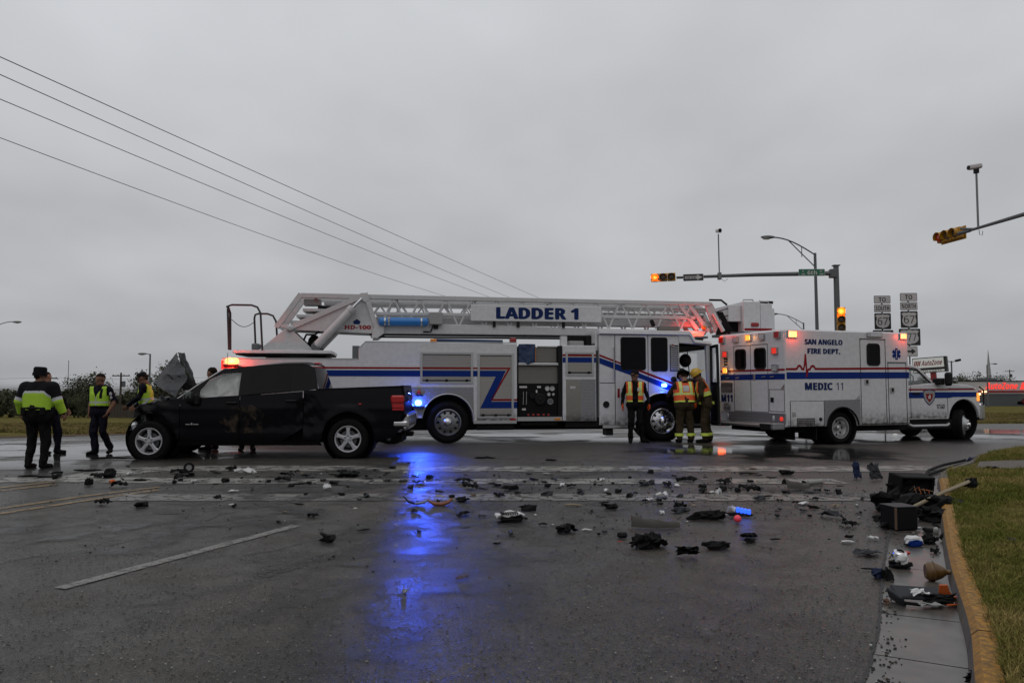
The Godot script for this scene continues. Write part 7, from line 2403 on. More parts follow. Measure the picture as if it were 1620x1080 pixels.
# clothing worn over the body: a shell round the torso (and arms), cut to shape and split by colour
func shell(t: Node3D, d: Dictionary, o: Dictionary, g: float) -> void:
	var up: Vector3 = (d.neck - d.pel).normalized()
	var side: Vector3 = (d.shL - d.shR).normalized()
	var fwd: Vector3 = side.cross(up).normalized()
	var arms: bool = o.shell == "jacket"
	var e := 0.022
	var f := Field.new(Vector3(-0.6, 0.7, -0.65), Vector3(0.6, 1.62, 0.65), 0.0125)
	for s in [-1.0, 1.0]:
		f.bone(d.pel + side * s * 0.06 * g - up * 0.02, d.chest + side * s * 0.075 * g, 0.125 * g + e, 0.125 * lerpf(1, g, 0.7) + e, 0, 0.05)
	f.bone(d.shL - side * 0.045, d.shR + side * 0.045, 0.082 + e, 0.082 + e, 0, 0.06)
	f.bone(d.chest, d.neck - up * 0.03, 0.12 + e, 0.075 + e, 0, 0.05)
	if arms:
		for s in ["L", "R"]:
			f.bone(d["sh" + s], d["el" + s], 0.075 * lerpf(1, g, 0.5) + e, 0.06 + e, 1 if s == "L" else 3, 0.03)
			f.bone(d["el" + s], d["wr" + s], 0.058 + e, 0.045 + e, 2 if s == "L" else 4, 0.02)
	f.net()
	var len: float = (d.neck - d.pel).length()
	var groups := {}
	for i in range(0, f.tris.size(), 3):
		var p := [f.verts[f.tris[i]], f.verts[f.tris[i + 1]], f.verts[f.tris[i + 2]]]
		var m: Vector3 = (p[0] + p[1] + p[2]) / 3.0
		var q: Vector3 = m - d.pel
		var s := q.dot(up) / len
		var l := q.dot(side)
		var w := q.dot(fwd)
		var k := f.vid[f.tris[i]]
		var at := 0.0
		if k > 0:
			var a: Vector3 = d["sh" + ("L" if k < 3 else "R")] if k % 2 == 1 else d["el" + ("L" if k < 3 else "R")]
			var b: Vector3 = d["el" + ("L" if k < 3 else "R")] if k % 2 == 1 else d["wr" + ("L" if k < 3 else "R")]
			at = (m - a).dot(b - a) / (b - a).length_squared()
		var which := ""
		match o.shell:
			"jacket":
				if k == 0:
					if s < 0.14 or (s > 1.0 and Vector2(l, w).length() < 0.07):
						continue
					which = "jacket_yoke" if s > 0.77 - 0.16 * smoothstep(0.16, 0.26, absf(l)) else "reflective_stripe" if s > 0.70 - 0.16 * smoothstep(0.16, 0.26, absf(l)) else "jacket_body"
				elif k % 2 == 1:
					which = "jacket_yoke" if at < 0.75 else "reflective_stripe" if at < 0.97 else "jacket_body"
				else:
					if at > 0.95:
						continue
					which = "jacket_body" if at > 0.12 else "reflective_stripe"
			"vest":
				if s < o.get("hem", 0.2) or s > 0.99 or (s > 0.93 and absf(l) < 0.075):
					continue
				if absf(l) > 0.2 and s > 0.62:
					continue
				if w > 0.05 and absf(l) < 0.1 * smoothstep(0.5, 0.95, s):
					continue
				which = "reflective_stripe" if absf(s - 0.36) < 0.035 else "vest_cloth"
				if w > 0.0 and absf(w) < 0.5 and (absf(l) < 0.012):
					which = "vest_zip"
				if w > 0.08 and absf(l - 0.11) < 0.028 and s > 0.5 and s < 0.9:
					which = "vest_panel"
			"fire_vest":
				if s < o.get("hem", 0.1) or s > 1.0 or (s > 0.93 and absf(l) < 0.075):
					continue
				if absf(l) > 0.215 and s > 0.62:
					continue
				if w > 0.04 and absf(l) < o.get("gap", 0.075):
					continue
				which = "orange_panel"
				if absf(s - 0.41) < 0.055 or s < o.get("hem", 0.1) + 0.07 or (absf(absf(l) - 0.13) < 0.038 and s > 0.41):
					which = "lime_band"
				if w < 0.0 and absf(l) < 0.075 and s > 0.52 and s < 0.8:
					which = "reflective_stripe"
				if absf(s - 0.41) < 0.012 or absf(absf(l) - 0.13) < 0.008 and s > 0.41:
					which = "reflective_stripe"
			"coat":
				pass
		if not groups.has(which):
			groups[which] = MB.new().smooth(1)
		groups[which].tri(p[0], p[1], p[2])
	var mats := {"jacket_yoke": M.cap_black, "jacket_body": M.lime, "reflective_stripe": M.reflective, "vest_cloth": M.lime, "vest_zip": M.reflective, "vest_panel": M.cap_black, "orange_panel": M.hi_orange, "lime_band": M.lime_trim}
	var root: Node3D = null
	var order := groups.keys()
	order.sort()
	for w in order:
		if w in ["jacket_body", "vest_cloth", "orange_panel"]:
			root = obj("safety_jacket" if arms else "safety_vest", groups[w], mats[w], t)
	for w in order:
		if not w in ["jacket_body", "vest_cloth", "orange_panel"]:
			obj(w, groups[w], mats[w], root if root else t)

func hat(t: Node3D, h: Transform3D, kind: String) -> void:
	var m := MB.new()
	m.X = h
	if kind == "cap" or kind == "cap_back":
		m.X = h * Transform3D(Basis(Vector3.RIGHT, -PI / 2), Vector3(0, 0.055, -0.008))
		m.lathe([Vector2(0.104, 0), Vector2(0.106, 0.03), Vector2(0.098, 0.065), Vector2(0.07, 0.092), Vector2(0.0, 0.1)], 20, true)
		m.X = h
		var s := 1.0 if kind == "cap" else -1.0
		m.sheet(8, 4, func(u: float, v: float) -> Vector3:
			var a := lerpf(-0.95, 0.95, u)
			var r := lerpf(0.098, 0.175, v)
			return Vector3(sin(a) * 0.1 * lerpf(1, 0.95, v), 0.06 - 0.02 * v - 0.02 * absf(sin(a)) * v, s * (cos(a) * r - 0.01)))
		obj("cap", m, M.cap_black, t)
	elif kind == "knit":
		m.X = h * Transform3D(Basis(Vector3.RIGHT, -PI / 2 + 0.08), Vector3(0, 0.035, -0.012))
		m.lathe([Vector2(0.118, -0.03), Vector2(0.118, 0.02), Vector2(0.108, 0.022), Vector2(0.108, 0.1), Vector2(0.09, 0.125), Vector2(0.0, 0.13)], 22)
		obj("cap", m, M.cap_black, t)
	else:
		var mat: Material = M.helmet_yellow if kind == "helmet" else M.cap_black
		m.X = h * Transform3D(Basis(Vector3.RIGHT, -PI / 2), Vector3(0, 0.05, -0.01))
		m.lathe([Vector2(0.135, 0.0), Vector2(0.133, 0.05), Vector2(0.112, 0.1), Vector2(0.06, 0.13), Vector2(0.0, 0.138)], 24, true)
		m.X = h
		m.sheet(32, 3, func(u: float, v: float) -> Vector3:
			var a := TAU * u
			var r := lerpf(0.13, 0.165 + 0.045 * maxf(0.0, -cos(a)), v)
			return Vector3(sin(a) * r * 0.94, 0.052 - 0.018 * v, cos(a) * r - 0.01))
		var o := obj("helmet", m, mat, t)
		var c := MB.new()
		c.X = h
		c.tube([Vector3(0, 0.06, 0.13), Vector3(0, 0.13, 0.09), Vector3(0, 0.195, 0), Vector3(0, 0.14, -0.1), Vector3(0, 0.06, -0.145)], 0.012, 6)
		obj("crest", c, mat, o)

func build_people() -> void:
	folds.seed = 6
	folds.frequency = 2.2
	folds.fractal_octaves = 3
	var skin := Color(0.30, 0.165, 0.115)
	var skin2 := Color(0.24, 0.13, 0.09)
	var black := Color(0.009, 0.009, 0.011)
	var navy := Color(0.009, 0.010, 0.016)
	var boot := Color(0.008, 0.008, 0.008)
	var turnout := Color(0.05, 0.036, 0.022)
	# officer in the big jacket, back turned
	person("heavyset officer in yellow and black jacket seen from behind", Vector3(-8.41, 0, -13.98), PI - 0.05, {
		"shL": Vector3(0.25, 1.43, -0.01), "shR": Vector3(-0.25, 1.43, -0.01), "elL": Vector3(0.33, 1.19, -0.05), "elR": Vector3(-0.34, 1.19, 0.0), "wrL": Vector3(0.36, 0.98, 0.06), "wrR": Vector3(-0.38, 0.98, 0.1),
		"hipL": Vector3(0.11, 0.93, 0), "hipR": Vector3(-0.11, 0.93, 0), "kneeL": Vector3(0.13, 0.5, 0.03), "ankL": Vector3(0.14, 0.1, -0.02), "kneeR": Vector3(-0.13, 0.5, 0.03), "ankR": Vector3(-0.14, 0.1, -0.04), "toeR": Vector3(-0.17, 0.04, 0.15), "toeL": Vector3(0.17, 0.04, 0.17)},
		{"girth": 1.32, "cols": [skin, black, black, boot], "shell": "jacket", "hat": "knit", "hairy": true, "gear": true, "look": -0.35})
	# officer beyond him, mostly hidden
	person("officer in dark trousers mostly hidden behind the heavyset officer", Vector3(-9.98, 0, -17.0), PI / 2 - 0.3, {
		"elL": Vector3(0.3, 1.17, 0.0), "wrL": Vector3(0.33, 0.95, 0.12), "kneeL": Vector3(0.12, 0.5, 0.08), "ankL": Vector3(0.12, 0.1, 0.1), "toeL": Vector3(0.13, 0.04, 0.3)},
		{"cols": [skin, black, navy, boot], "shell": "vest", "hem": 0.2, "gear": true, "lean": -0.22})
	# officer walking in the vest
	person("dark haired officer in lime vest walking on the wet road", Vector3(-8.83, 0, -16.84), -0.12, {
		"pel": Vector3(0, 0.95, 0), "kneeL": Vector3(0.1, 0.51, 0.02), "ankL": Vector3(0.16, 0.12, -0.16), "toeL": Vector3(0.24, 0.05, 0.0), "kneeR": Vector3(-0.08, 0.5, 0.08), "ankR": Vector3(-0.04, 0.1, 0.05), "toeR": Vector3(-0.12, 0.04, 0.2),
		"elL": Vector3(0.31, 1.17, -0.08), "wrL": Vector3(0.25, 0.94, 0.06), "elR": Vector3(-0.27, 1.17, -0.08), "wrR": Vector3(-0.25, 0.94, -0.02)},
		{"cols": [skin2, navy, navy, boot], "sleeves": false, "shell": "vest", "hem": 0.22, "gear": true, "look": -0.1}).scale = Vector3.ONE * 0.97
	var p3: Node3D = get_node("person_002")
	obj("sleeve_patch", MB.new().at(0.268, 1.33, 0.03, 0, 1.1, 0).ball(0.035, 0.045, 0.008, 12), M.reflective, p3)
	obj("sleeve_stripe", MB.new().at(0.278, 1.25, 0.02, 0, 1.1, 0).ball(0.03, 0.035, 0.008, 12), M.reflective, p3)
	# officer leaning at the crushed hood
	person("officer in black cap and lime vest leaning over the crushed hood", Vector3(-8.3, 0, -17.9), -PI / 2 + 0.2, {
		"elL": Vector3(0.26, 1.2, 0.13), "wrL": Vector3(0.22, 1.02, 0.36), "elR": Vector3(-0.26, 1.2, 0.1), "wrR": Vector3(-0.2, 1.0, 0.32)},
		{"cols": [skin2, navy, navy, boot], "shell": "vest", "hem": 0.2, "hat": "cap", "lean": 0.16, "nod": 0.2, "gear": true})
	# two people beyond the wreck: a head over the windscreen, legs below the sill
	person("dark haired person whose head shows above the pickup's windscreen", Vector3(-6.88, 0, -18.01), -PI / 2 - 0.3, {"toeL": Vector3(0.15, 0.04, 0.17)},
		{"cols": [skin, black, navy, boot]}).scale = Vector3.ONE * 1.06
	person("person standing hidden beyond the pickup, only boots visible", Vector3(-6.0, 0, -17.84), 0.3, {}, {"cols": [skin, black, navy, boot], "hairy": true})
	# medic by the engine's front wheel
	person("medic in black cap and open orange vest beside engine wheel", Vector3(3.2, 0, -20.46), -0.08, {
		"elL": Vector3(0.31, 1.17, -0.03), "wrL": Vector3(0.34, 0.94, 0.05), "elR": Vector3(-0.29, 1.17, -0.03), "wrR": Vector3(-0.31, 0.93, 0.04), "kneeL": Vector3(0.13, 0.5, 0.02), "ankL": Vector3(0.19, 0.1, -0.04), "toeL": Vector3(0.32, 0.04, 0.1), "kneeR": Vector3(-0.1, 0.5, 0.03), "toeR": Vector3(-0.12, 0.04, 0.17)},
		{"cols": [skin2, black, black, boot], "hands": Color(0.6, 0.09, 0.02), "shell": "fire_vest", "hem": 0.06, "gap": 0.065, "hat": "cap", "look": -0.75}).scale = Vector3.ONE * 1.05
	var p6: Node3D = get_node("person_006")
	obj("name_badge", MB.new().box(0.05, 1.27, 0.168, 0.1, 1.35, 0.174), M.sign_white, p6)
	obj("badge_clip", MB.new().box(0.065, 1.35, 0.165, 0.085, 1.37, 0.172), M.steel, p6)
	# firefighter bent into the cab, back turned
	var p7 := person("firefighter in brown gear and orange vest with back turned", Vector3(4.49, 0, -20.42), PI + 0.12, {
		"kneeL": Vector3(0.13, 0.5, 0.04), "kneeR": Vector3(-0.13, 0.5, 0.04), "ankL": Vector3(0.15, 0.1, -0.02), "ankR": Vector3(-0.15, 0.1, -0.02),
		"elL": Vector3(0.3, 1.16, 0.3), "wrL": Vector3(0.26, 1.1, 0.54), "elR": Vector3(-0.34, 1.12, 0.14), "wrR": Vector3(-0.36, 0.96, 0.3)},
		{"girth": 1.3, "bulk": 1.25, "cols": [skin, turnout, turnout, boot], "shell": "fire_vest", "hem": 0.03, "gap": 0.075, "hat": "dark_helmet", "lean": 0.16, "nod": 0.5, "belt": false})
	p7.scale = Vector3.ONE * 1.05
	for s in [-1.0, 1.0]:
		trim_band(p7, Vector3(s * 0.15, 0.2, 0.005), 0.105)
	# firefighter in the yellow helmet, seen from the side
	var p8 := person("firefighter with yellow helmet and orange gloves leaning towards the cab", Vector3(5.06, 0, -20.5), -PI / 2 - 0.12, {
		"kneeL": Vector3(0.12, 0.5, 0.06), "kneeR": Vector3(-0.12, 0.5, 0.0), "ankL": Vector3(0.12, 0.1, 0.04), "ankR": Vector3(-0.12, 0.1, -0.08), "toeL": Vector3(0.14, 0.04, 0.24), "toeR": Vector3(-0.14, 0.04, 0.12),
		"elL": Vector3(0.27, 1.15, 0.14), "wrL": Vector3(0.2, 0.93, 0.26), "elR": Vector3(-0.26, 1.17, 0.3), "wrR": Vector3(-0.15, 1.08, 0.52)},
		{"girth": 1.24, "bulk": 1.25, "cols": [skin2, turnout, turnout, boot], "hands": Color(0.6, 0.08, 0.012), "shell": "fire_vest", "hem": 0.28, "gap": 0.1, "hat": "helmet", "lean": 0.3, "nod": 0.3, "look": 0.15, "belt": false})
	p8.scale = Vector3.ONE * 1.08
	for s in [[0.12, 0.2, 0.045], [-0.12, 0.2, -0.06]]:
		trim_band(p8, Vector3(s[0], s[1], s[2]), 0.104)
	trim_band(p8, Vector3(0.0, 0.95, 0.0), 0.2)

# a reflective band round a leg or the coat's hem
func trim_band(p: Node3D, at: Vector3, r: float) -> void:
	obj("reflective_band", MB.new().at(at.x, at.y, at.z, -PI / 2).lathe([Vector2(r, -0.035), Vector2(r + 0.004, -0.03), Vector2(r + 0.004, 0.03), Vector2(r, 0.035)], 20), M.lime_trim, p)
# ---------------------------------------------------------------- wreckage on the road
var dn := FastNoiseLite.new()

func lump(sx: float, sy: float, sz: float, sd: int, rough := 0.55, seg := 12) -> MB:
	var m := MB.new()
	var h := seg / 2
	var pt := func(i: int, k: int) -> Vector3:
		var a := PI * i / h
		var t := TAU * (k % seg) / seg
		var u := Vector3(sin(a) * cos(t), cos(a), sin(a) * sin(t))
		var r := 1.0 + rough * (dn.get_noise_3d(u.x * 2.6 + sd * 7.3, u.y * 2.6, u.z * 2.6) * 1.5 + 0.5 * dn.get_noise_3d(u.x * 7.0, u.y * 7.0 + sd * 3.1, u.z * 7.0))
		u = Vector3(signf(u.x) * pow(absf(u.x), 0.7), signf(u.y) * pow(absf(u.y), 0.7), signf(u.z) * pow(absf(u.z), 0.7)) * maxf(r, 0.3)
		return Vector3(u.x * sx / 2, maxf(u.y * 0.5 + 0.42, 0.0) * sy, u.z * sz / 2)
	for i in h:
		for k in seg:
			var a: Vector3 = pt.call(i, k)
			var b: Vector3 = pt.call(i + 1, k)
			var c: Vector3 = pt.call(i + 1, k + 1)
			var d: Vector3 = pt.call(i, k + 1)
			if i > 0:
				m.tri(d, a, c)
			if i < h - 1:
				m.tri(a, b, c)
	return m

# a bent plate of a torn outline with real thickness
func torn(w: float, l: float, lift: float, sd: int, th := 0.006) -> MB:
	var m := MB.new()
	var n := 7
	var p := func(i: int, j: int, up: float) -> Vector3:
		var u := i / float(n) * 2 - 1
		var v := j / float(n) * 2 - 1
		var e := 1.0 + 0.45 * dn.get_noise_2d(u * 2.0 + sd * 5.1, v * 2.0)
		var y := lift * (0.5 + 0.9 * dn.get_noise_2d(u * 1.1 + sd * 9.7, v * 1.1) + 0.25 * (1 - u * u) + 0.3 * dn.get_noise_2d(u * 4.0, v * 4.0 + sd))
		return Vector3(u * w / 2 * e, maxf(y, 0.0) + up, v * l / 2 * e)
	for i in n:
		for j in n:
			m.quad(p.call(i, j, th), p.call(i, j + 1, th), p.call(i + 1, j + 1, th), p.call(i + 1, j, th))
			m.quad(p.call(i, j, 0.0), p.call(i + 1, j, 0.0), p.call(i + 1, j + 1, 0.0), p.call(i, j + 1, 0.0))
	for i in n:
		m.quad(p.call(i, 0, 0.0), p.call(i, 0, th), p.call(i + 1, 0, th), p.call(i + 1, 0, 0.0))
		m.quad(p.call(i, n, 0.0), p.call(i + 1, n, 0.0), p.call(i + 1, n, th), p.call(i, n, th))
		m.quad(p.call(0, i, 0.0), p.call(0, i + 1, 0.0), p.call(0, i + 1, th), p.call(0, i, th))
		m.quad(p.call(n, i, 0.0), p.call(n, i, th), p.call(n, i + 1, th), p.call(n, i + 1, 0.0))
	return m

func ground_at(x: float, z: float) -> float:
	return verge_height(x, z) if on_verge(x, z) else 0.008

# one piece of wreckage: w wide, h high, d deep
func deb(called: String, label: String, kind: String, x: float, z: float, w: float, h: float, d: float, mat: String, turn: float) -> Node3D:
	var sd := taken.size() * 3 + int(absf(x) * 10)
	var at := Vector3(x, ground_at(x, z), z)
	var cat := "debris"
	match kind:
		"blob":
			return solo(called, lump(w, h, d, sd, 0.6), M[mat], label, cat, at, Vector3(0, turn, 0))
		"crumple":
			return solo(called, torn(w, d, h, sd), M[mat], label, cat, at, Vector3(0, turn, 0))
		"flatplate":
			return solo(called, torn(w, d, h * 0.5, sd), M[mat], label, cat, at, Vector3(0, turn, 0))
		"plate":
			return solo(called, torn(w, h, d, sd), M[mat], label, cat, at + Vector3(0, h * 0.5, 0), Vector3(PI / 2 - 0.25, turn, 0.1))
		"strip":
			var pts := []
			for i in 8:
				var u := i / 7.0 - 0.5
				pts.append(Vector3(u * w, h * 0.35 + h * 0.4 * absf(dn.get_noise_2d(u * 3.0, sd)), 0.18 * w * dn.get_noise_2d(u * 2.0 + 4.0, sd)))
			return solo(called, MB.new().tube(pts, [h * 0.15, h * 0.3, h * 0.35, h * 0.3, h * 0.36, h * 0.3, h * 0.25, h * 0.1], 6), M[mat], label, cat, at, Vector3(0, turn, 0))
		"disc":
			return solo(called, MB.new().at(0, h / 2, 0).lathe([Vector2(0, 0.02), Vector2(w * 0.3, 0.025), Vector2(w * 0.5, 0.0), Vector2(w * 0.48, -0.04), Vector2(0, -0.04)], 20), M[mat], label, cat, at, Vector3(0.25, turn, 0))
		"can":
			return solo(called, MB.new().at(0, d / 2 * 0.9, 0, 0, PI / 2).lathe([Vector2(0, w / 2), Vector2(d * 0.42, w / 2), Vector2(d * 0.45, w * 0.4), Vector2(d * 0.4, w * 0.3), Vector2(d * 0.45, w * 0.2), Vector2(d * 0.4, 0), Vector2(d * 0.45, -w * 0.2), Vector2(d * 0.42, -w * 0.45), Vector2(d * 0.2, -w / 2), Vector2(0, -w / 2)], 16), M[mat], label, cat, at, Vector3(0, turn, 0.08))
		"liner":
			return solo(called, MB.new().sheet(20, 8, func(u: float, v: float) -> Vector3:
				var a := lerpf(0.15, 0.95, v) * PI
				var r := h * lerpf(1.0, 0.45, u) * (1.0 + 0.2 * dn.get_noise_2d(u * 3.0, v * 2.0 + sd))
				return Vector3((u - 0.5) * w, maxf(sin(a) * r * 0.85, 0.0) + 0.004, -cos(a) * d * 0.5 * lerpf(1.0, 0.7, u) + 0.05 * sin(u * 4.0))), M[mat], label, cat, at, Vector3(0, turn, 0))
		"tangle":
			var t := thing(called, label, cat, at, turn)
			obj("broken_shell", lump(w * 0.62, h * 0.8, d * 0.8, sd, 0.8), M[mat], t, Vector3(-w * 0.12, 0, 0))
			obj("broken_plate", torn(w * 0.6, d * 0.9, h * 0.7, sd + 2), M[mat], t, Vector3(w * 0.2, 0, 0.01))
			obj("bent_bracket", MB.new().tube([Vector3(-w * 0.5, h * 0.1, d * 0.1), Vector3(-w * 0.2, h * 0.75, 0), Vector3(w * 0.1, h * 0.4, -d * 0.2), Vector3(w * 0.5, h * 0.25, d * 0.1)], h * 0.11, 6), M[mat], t)
			obj("loose_lug", lump(w * 0.22, h * 0.9, d * 0.4, sd + 5, 0.7), M[mat], t, Vector3(w * 0.33, 0, -d * 0.1))
			return t
	return null

func build_debris() -> void:
	dn.seed = 17
	dn.frequency = 0.8
	dn.fractal_octaves = 3
	mt("debris_black", 0.007, 0.007, 0.0075, 0.65)
	mt("debris_grey", 0.03, 0.031, 0.035, 0.45)
	mt("debris_blue", 0.012, 0.018, 0.045, 0.35)
	mt("debris_brown", 0.09, 0.05, 0.03, 0.8)
	mt("debris_taupe", 0.03, 0.026, 0.02, 0.7)
	mt("debris_tan", 0.2, 0.16, 0.1, 0.7)
	mt("debris_pale", 0.2, 0.2, 0.19, 0.5)
	mt("debris_white", 0.5, 0.5, 0.5, 0.4)
	mt("debris_orange", 0.5, 0.1, 0.02, 0.5)
	mt("debris_red", 0.4, 0.03, 0.02, 0.5)
	mt("ball_pink", 0.75, 0.05, 0.09, 0.45)
	mt("amber_rust", 0.16, 0.05, 0.018, 0.5)
	mt("amber_bowl", 0.085, 0.042, 0.008, 0.4)
	for k in ["debris_black", "debris_grey", "debris_blue"]:
		M[k].metallic_specular = 0.2
	deb("mangled_plastic", "mangled black plastic heap under the crushed housing", "blob", 4.64, -9.47, 0.466, 0.165, 0.350, "debris_black", 0.40)
	deb("mangled_plastic", "torn black bracket heap between board and kerb", "blob", 5.03, -9.45, 0.436, 0.150, 0.300, "debris_black", 1.20)
	deb("red_lens_piece", "broken dark red lens lying in the kerbside pile", "crumple", 5.02, -9.80, 0.158, 0.071, 0.060, "lens_red", 0.30)
	deb("speaker_disc", "round black disc beside the crushed housing", "disc", 5.23, -10.71, 0.155, 0.155, 0.050, "debris_black", 0.50)
	deb("blue_shard", "upright dark blue shard standing on the asphalt", "plate", 5.43, -12.46, 0.120, 0.241, 0.030, "debris_blue", 0.20)
	deb("curved_shell", "dark grey curved shell standing near the blue shard", "plate", 5.63, -12.30, 0.218, 0.228, 0.040, "debris_grey", 0.50)
	deb("flat_panel", "flat dark grey panel by the gutter joint", "flatplate", 3.05, -6.81, 0.196, 0.065, 0.140, "debris_grey", 0.50)
	deb("dark_strip", "long dark strip lying below the flat grey panel", "strip", 2.81, -6.26, 0.131, 0.020, 0.040, "debris_black", -0.10)
	deb("blue_fragment", "broken dark blue fragment on the gutter joint", "blob", 2.76, -6.01, 0.106, 0.067, 0.080, "debris_blue", 0.70)
	deb("black_fragment", "black twisted piece right of the dark blue fragment", "blob", 2.80, -5.93, 0.067, 0.086, 0.060, "debris_black", 0.20)
	deb("edge_fragment", "black pointed piece at the bottom edge beside the kerb", "plate", 2.20, -3.92, 0.069, 0.044, 0.060, "debris_black", 0.90)
	deb("joint_stone", "brown broken stone on the gutter joint", "blob", 2.48, -5.28, 0.034, 0.034, 0.040, "debris_brown", 0.00)
	deb("mud_liner", "long taupe curved fender liner in the roadway", "liner", 1.46, -8.07, 0.491, 0.142, 0.140, "debris_taupe", -0.12)
	deb("black_wreckage", "tangled black wreckage below the taupe liner", "tangle", 1.21, -7.12, 0.306, 0.136, 0.220, "debris_black", 0.20)
	deb("black_lump", "black jagged lump left of the tangled wreckage", "tangle", 0.52, -7.87, 0.201, 0.088, 0.140, "debris_black", 0.60)
	deb("wood_strip", "pale tan wooden strip lying flat in the roadway", "strip", 0.74, -9.54, 0.222, 0.038, 0.050, "debris_tan", -0.08)
	deb("grey_tip_shard", "long black shard with a pale grey tip", "blob", 1.83, -7.07, 0.227, 0.068, 0.100, "debris_black", 0.05)
	deb("wing_shard", "black wing shaped shard pointing left", "plate", 1.49, -6.80, 0.190, 0.065, 0.120, "debris_black", 0.10)
	deb("claw_shard", "black clawed piece at the far side of the scatter", "tangle", 1.98, -9.37, 0.135, 0.083, 0.100, "debris_black", 0.30)
	deb("twisted_bar", "long twisted black bar left of the blue lit lamp", "tangle", 2.10, -8.59, 0.427, 0.103, 0.120, "debris_black", 0.00)
	deb("folded_liner", "taupe folded liner resting near the crosswalk", "liner", 4.00, -11.10, 0.373, 0.160, 0.200, "debris_taupe", 0.10)
	deb("filter_can", "pale grey cylinder beside the folded taupe liner", "can", 4.45, -11.61, 0.233, 0.103, 0.090, "debris_pale", 0.15)
	deb("black_shell", "black boat shaped shell behind the blue lit lamp", "crumple", 3.30, -10.80, 0.173, 0.078, 0.100, "debris_black", 0.00)
	deb("black_plate", "thin black plate on the crosswalk near the ambulance", "flatplate", 3.87, -12.94, 0.270, 0.062, 0.120, "debris_black", 0.00)
	deb("long_black_shell", "long black shell on the crosswalk below the ambulance", "blob", 4.49, -12.93, 0.229, 0.073, 0.100, "debris_black", -0.20)
	deb("split_piece", "split black piece right of the pink ball", "tangle", 2.26, -7.59, 0.158, 0.049, 0.090, "debris_black", -0.30)
	deb("oval_piece", "oval black piece under the split black piece", "blob", 2.20, -7.34, 0.094, 0.041, 0.070, "debris_black", -0.20)
	deb("slim_loop", "slim black loop near the middle of the lane", "strip", 2.47, -7.44, 0.102, 0.024, 0.030, "debris_black", 0.00)
	deb("foil_scrap", "white crumpled foil scrap below the pickup", "crumple", -4.42, -13.02, 0.303, 0.084, 0.080, "debris_white", 0.10)
	deb("black_rod", "long black rod behind the scatter near the officers", "strip", -7.20, -13.39, 0.485, 0.054, 0.050, "debris_black", 0.05)
	deb("black_chunk", "black jagged chunk standing on the worn white line", "blob", -6.36, -12.50, 0.150, 0.140, 0.130, "debris_black", 0.30)
	deb("curled_strip", "long curled black strip at the officer's feet", "strip", -7.51, -12.47, 0.642, 0.050, 0.060, "debris_black", 0.03)
	deb("upright_bit", "upright black bit left of the orange scrap", "blob", -6.18, -11.54, 0.093, 0.111, 0.080, "debris_black", 0.00)
	deb("orange_scrap", "small orange scrap among black bits at left", "blob", -5.98, -11.83, 0.076, 0.048, 0.060, "debris_orange", 0.00)
	deb("black_tray", "flat black tray piece under the orange scrap", "crumple", -5.65, -11.35, 0.182, 0.073, 0.140, "debris_black", 0.20)
	deb("bent_strip", "bent black strip on the brown median", "strip", -5.67, -12.06, 0.204, 0.048, 0.050, "debris_black", 0.20)
	deb("shadow_strip", "long black strip on wet road near the walking officer", "strip", -7.94, -15.70, 0.909, 0.063, 0.070, "debris_black", 0.02)
	deb("scrap_heap", "heap of small black scraps on the crosswalk below the pickup", "tangle", -2.66, -12.74, 0.366, 0.081, 0.300, "debris_black", 0.10)
	deb("white_scrap", "white torn scrap on a black piece mid crosswalk", "crumple", -2.57, -10.99, 0.097, 0.071, 0.100, "debris_white", 0.40)
	deb("verge_strip", "black strip lying on the verge grass", "strip", 7.70, -12.65, 0.183, 0.092, 0.060, "debris_black", -0.50)
	deb("verge_chip", "small grey chip on the near verge grass", "blob", 4.19, -6.65, 0.064, 0.048, 0.050, "debris_grey", 0.60)
	deb("white_chip", "white chip with black edge on the crosswalk line", "crumple", 1.95, -10.31, 0.141, 0.058, 0.100, "debris_white", 0.00)
	deb("white_flake", "white folded flake near the twisted bar", "crumple", 2.74, -10.47, 0.067, 0.076, 0.050, "debris_white", 0.40)
	deb("white_bit", "small white bit above the taupe liner", "blob", 1.70, -8.98, 0.051, 0.036, 0.050, "debris_white", 0.00)
	deb("white_sliver", "white sliver with blue edge near the black lump", "strip", 0.75, -7.93, 0.108, 0.026, 0.030, "debris_white", -0.03)
	deb("red_sliver", "thin red sliver left of the tangled wreckage", "strip", 1.00, -7.35, 0.059, 0.012, 0.020, "debris_red", 0.00)
	deb("median_block", "black block on the brown median near the pickup", "blob", -4.32, -11.92, 0.096, 0.067, 0.100, "debris_black", 0.20)
	deb("paper_scrap", "white paper scrap on the near crosswalk line", "flatplate", -3.82, -10.85, 0.113, 0.035, 0.070, "debris_white", 0.10)
	deb("pebble", "pale pebble lying in the blue reflection", "blob", -0.75, -5.56, 0.031, 0.027, 0.025, "debris_pale", 0.00)
	deb("bush_scrap", "clump of black scraps at the far crosswalk line", "tangle", -0.63, -9.94, 0.127, 0.064, 0.140, "debris_black", 0.50)
	deb("rod_piece", "short black rod on the crosswalk behind the fire engine", "strip", -0.54, -15.71, 0.429, 0.063, 0.080, "debris_black", 0.02)
	deb("rod_piece", "short bent black rod in the middle of the far crosswalk", "strip", 0.75, -15.18, 0.220, 0.061, 0.060, "debris_black", 0.10)
	deb("pile_shard", "pointed black shard at the left end of the kerbside pile", "plate", 4.48, -9.37, 0.195, 0.090, 0.100, "debris_black", 0.30)
	deb("white_splinter", "white splinter sticking out left of the pile", "strip", 4.65, -9.74, 0.110, 0.047, 0.030, "debris_white", -0.50)
	deb("white_splinter", "white splinter pointing at the square black box", "strip", 3.97, -8.40, 0.122, 0.034, 0.030, "debris_white", -0.25)
	deb("gutter_tube", "silver bent tube in the gutter by the yellow kerb", "can", 4.17, -7.80, 0.088, 0.081, 0.060, "debris_pale", 1.10)
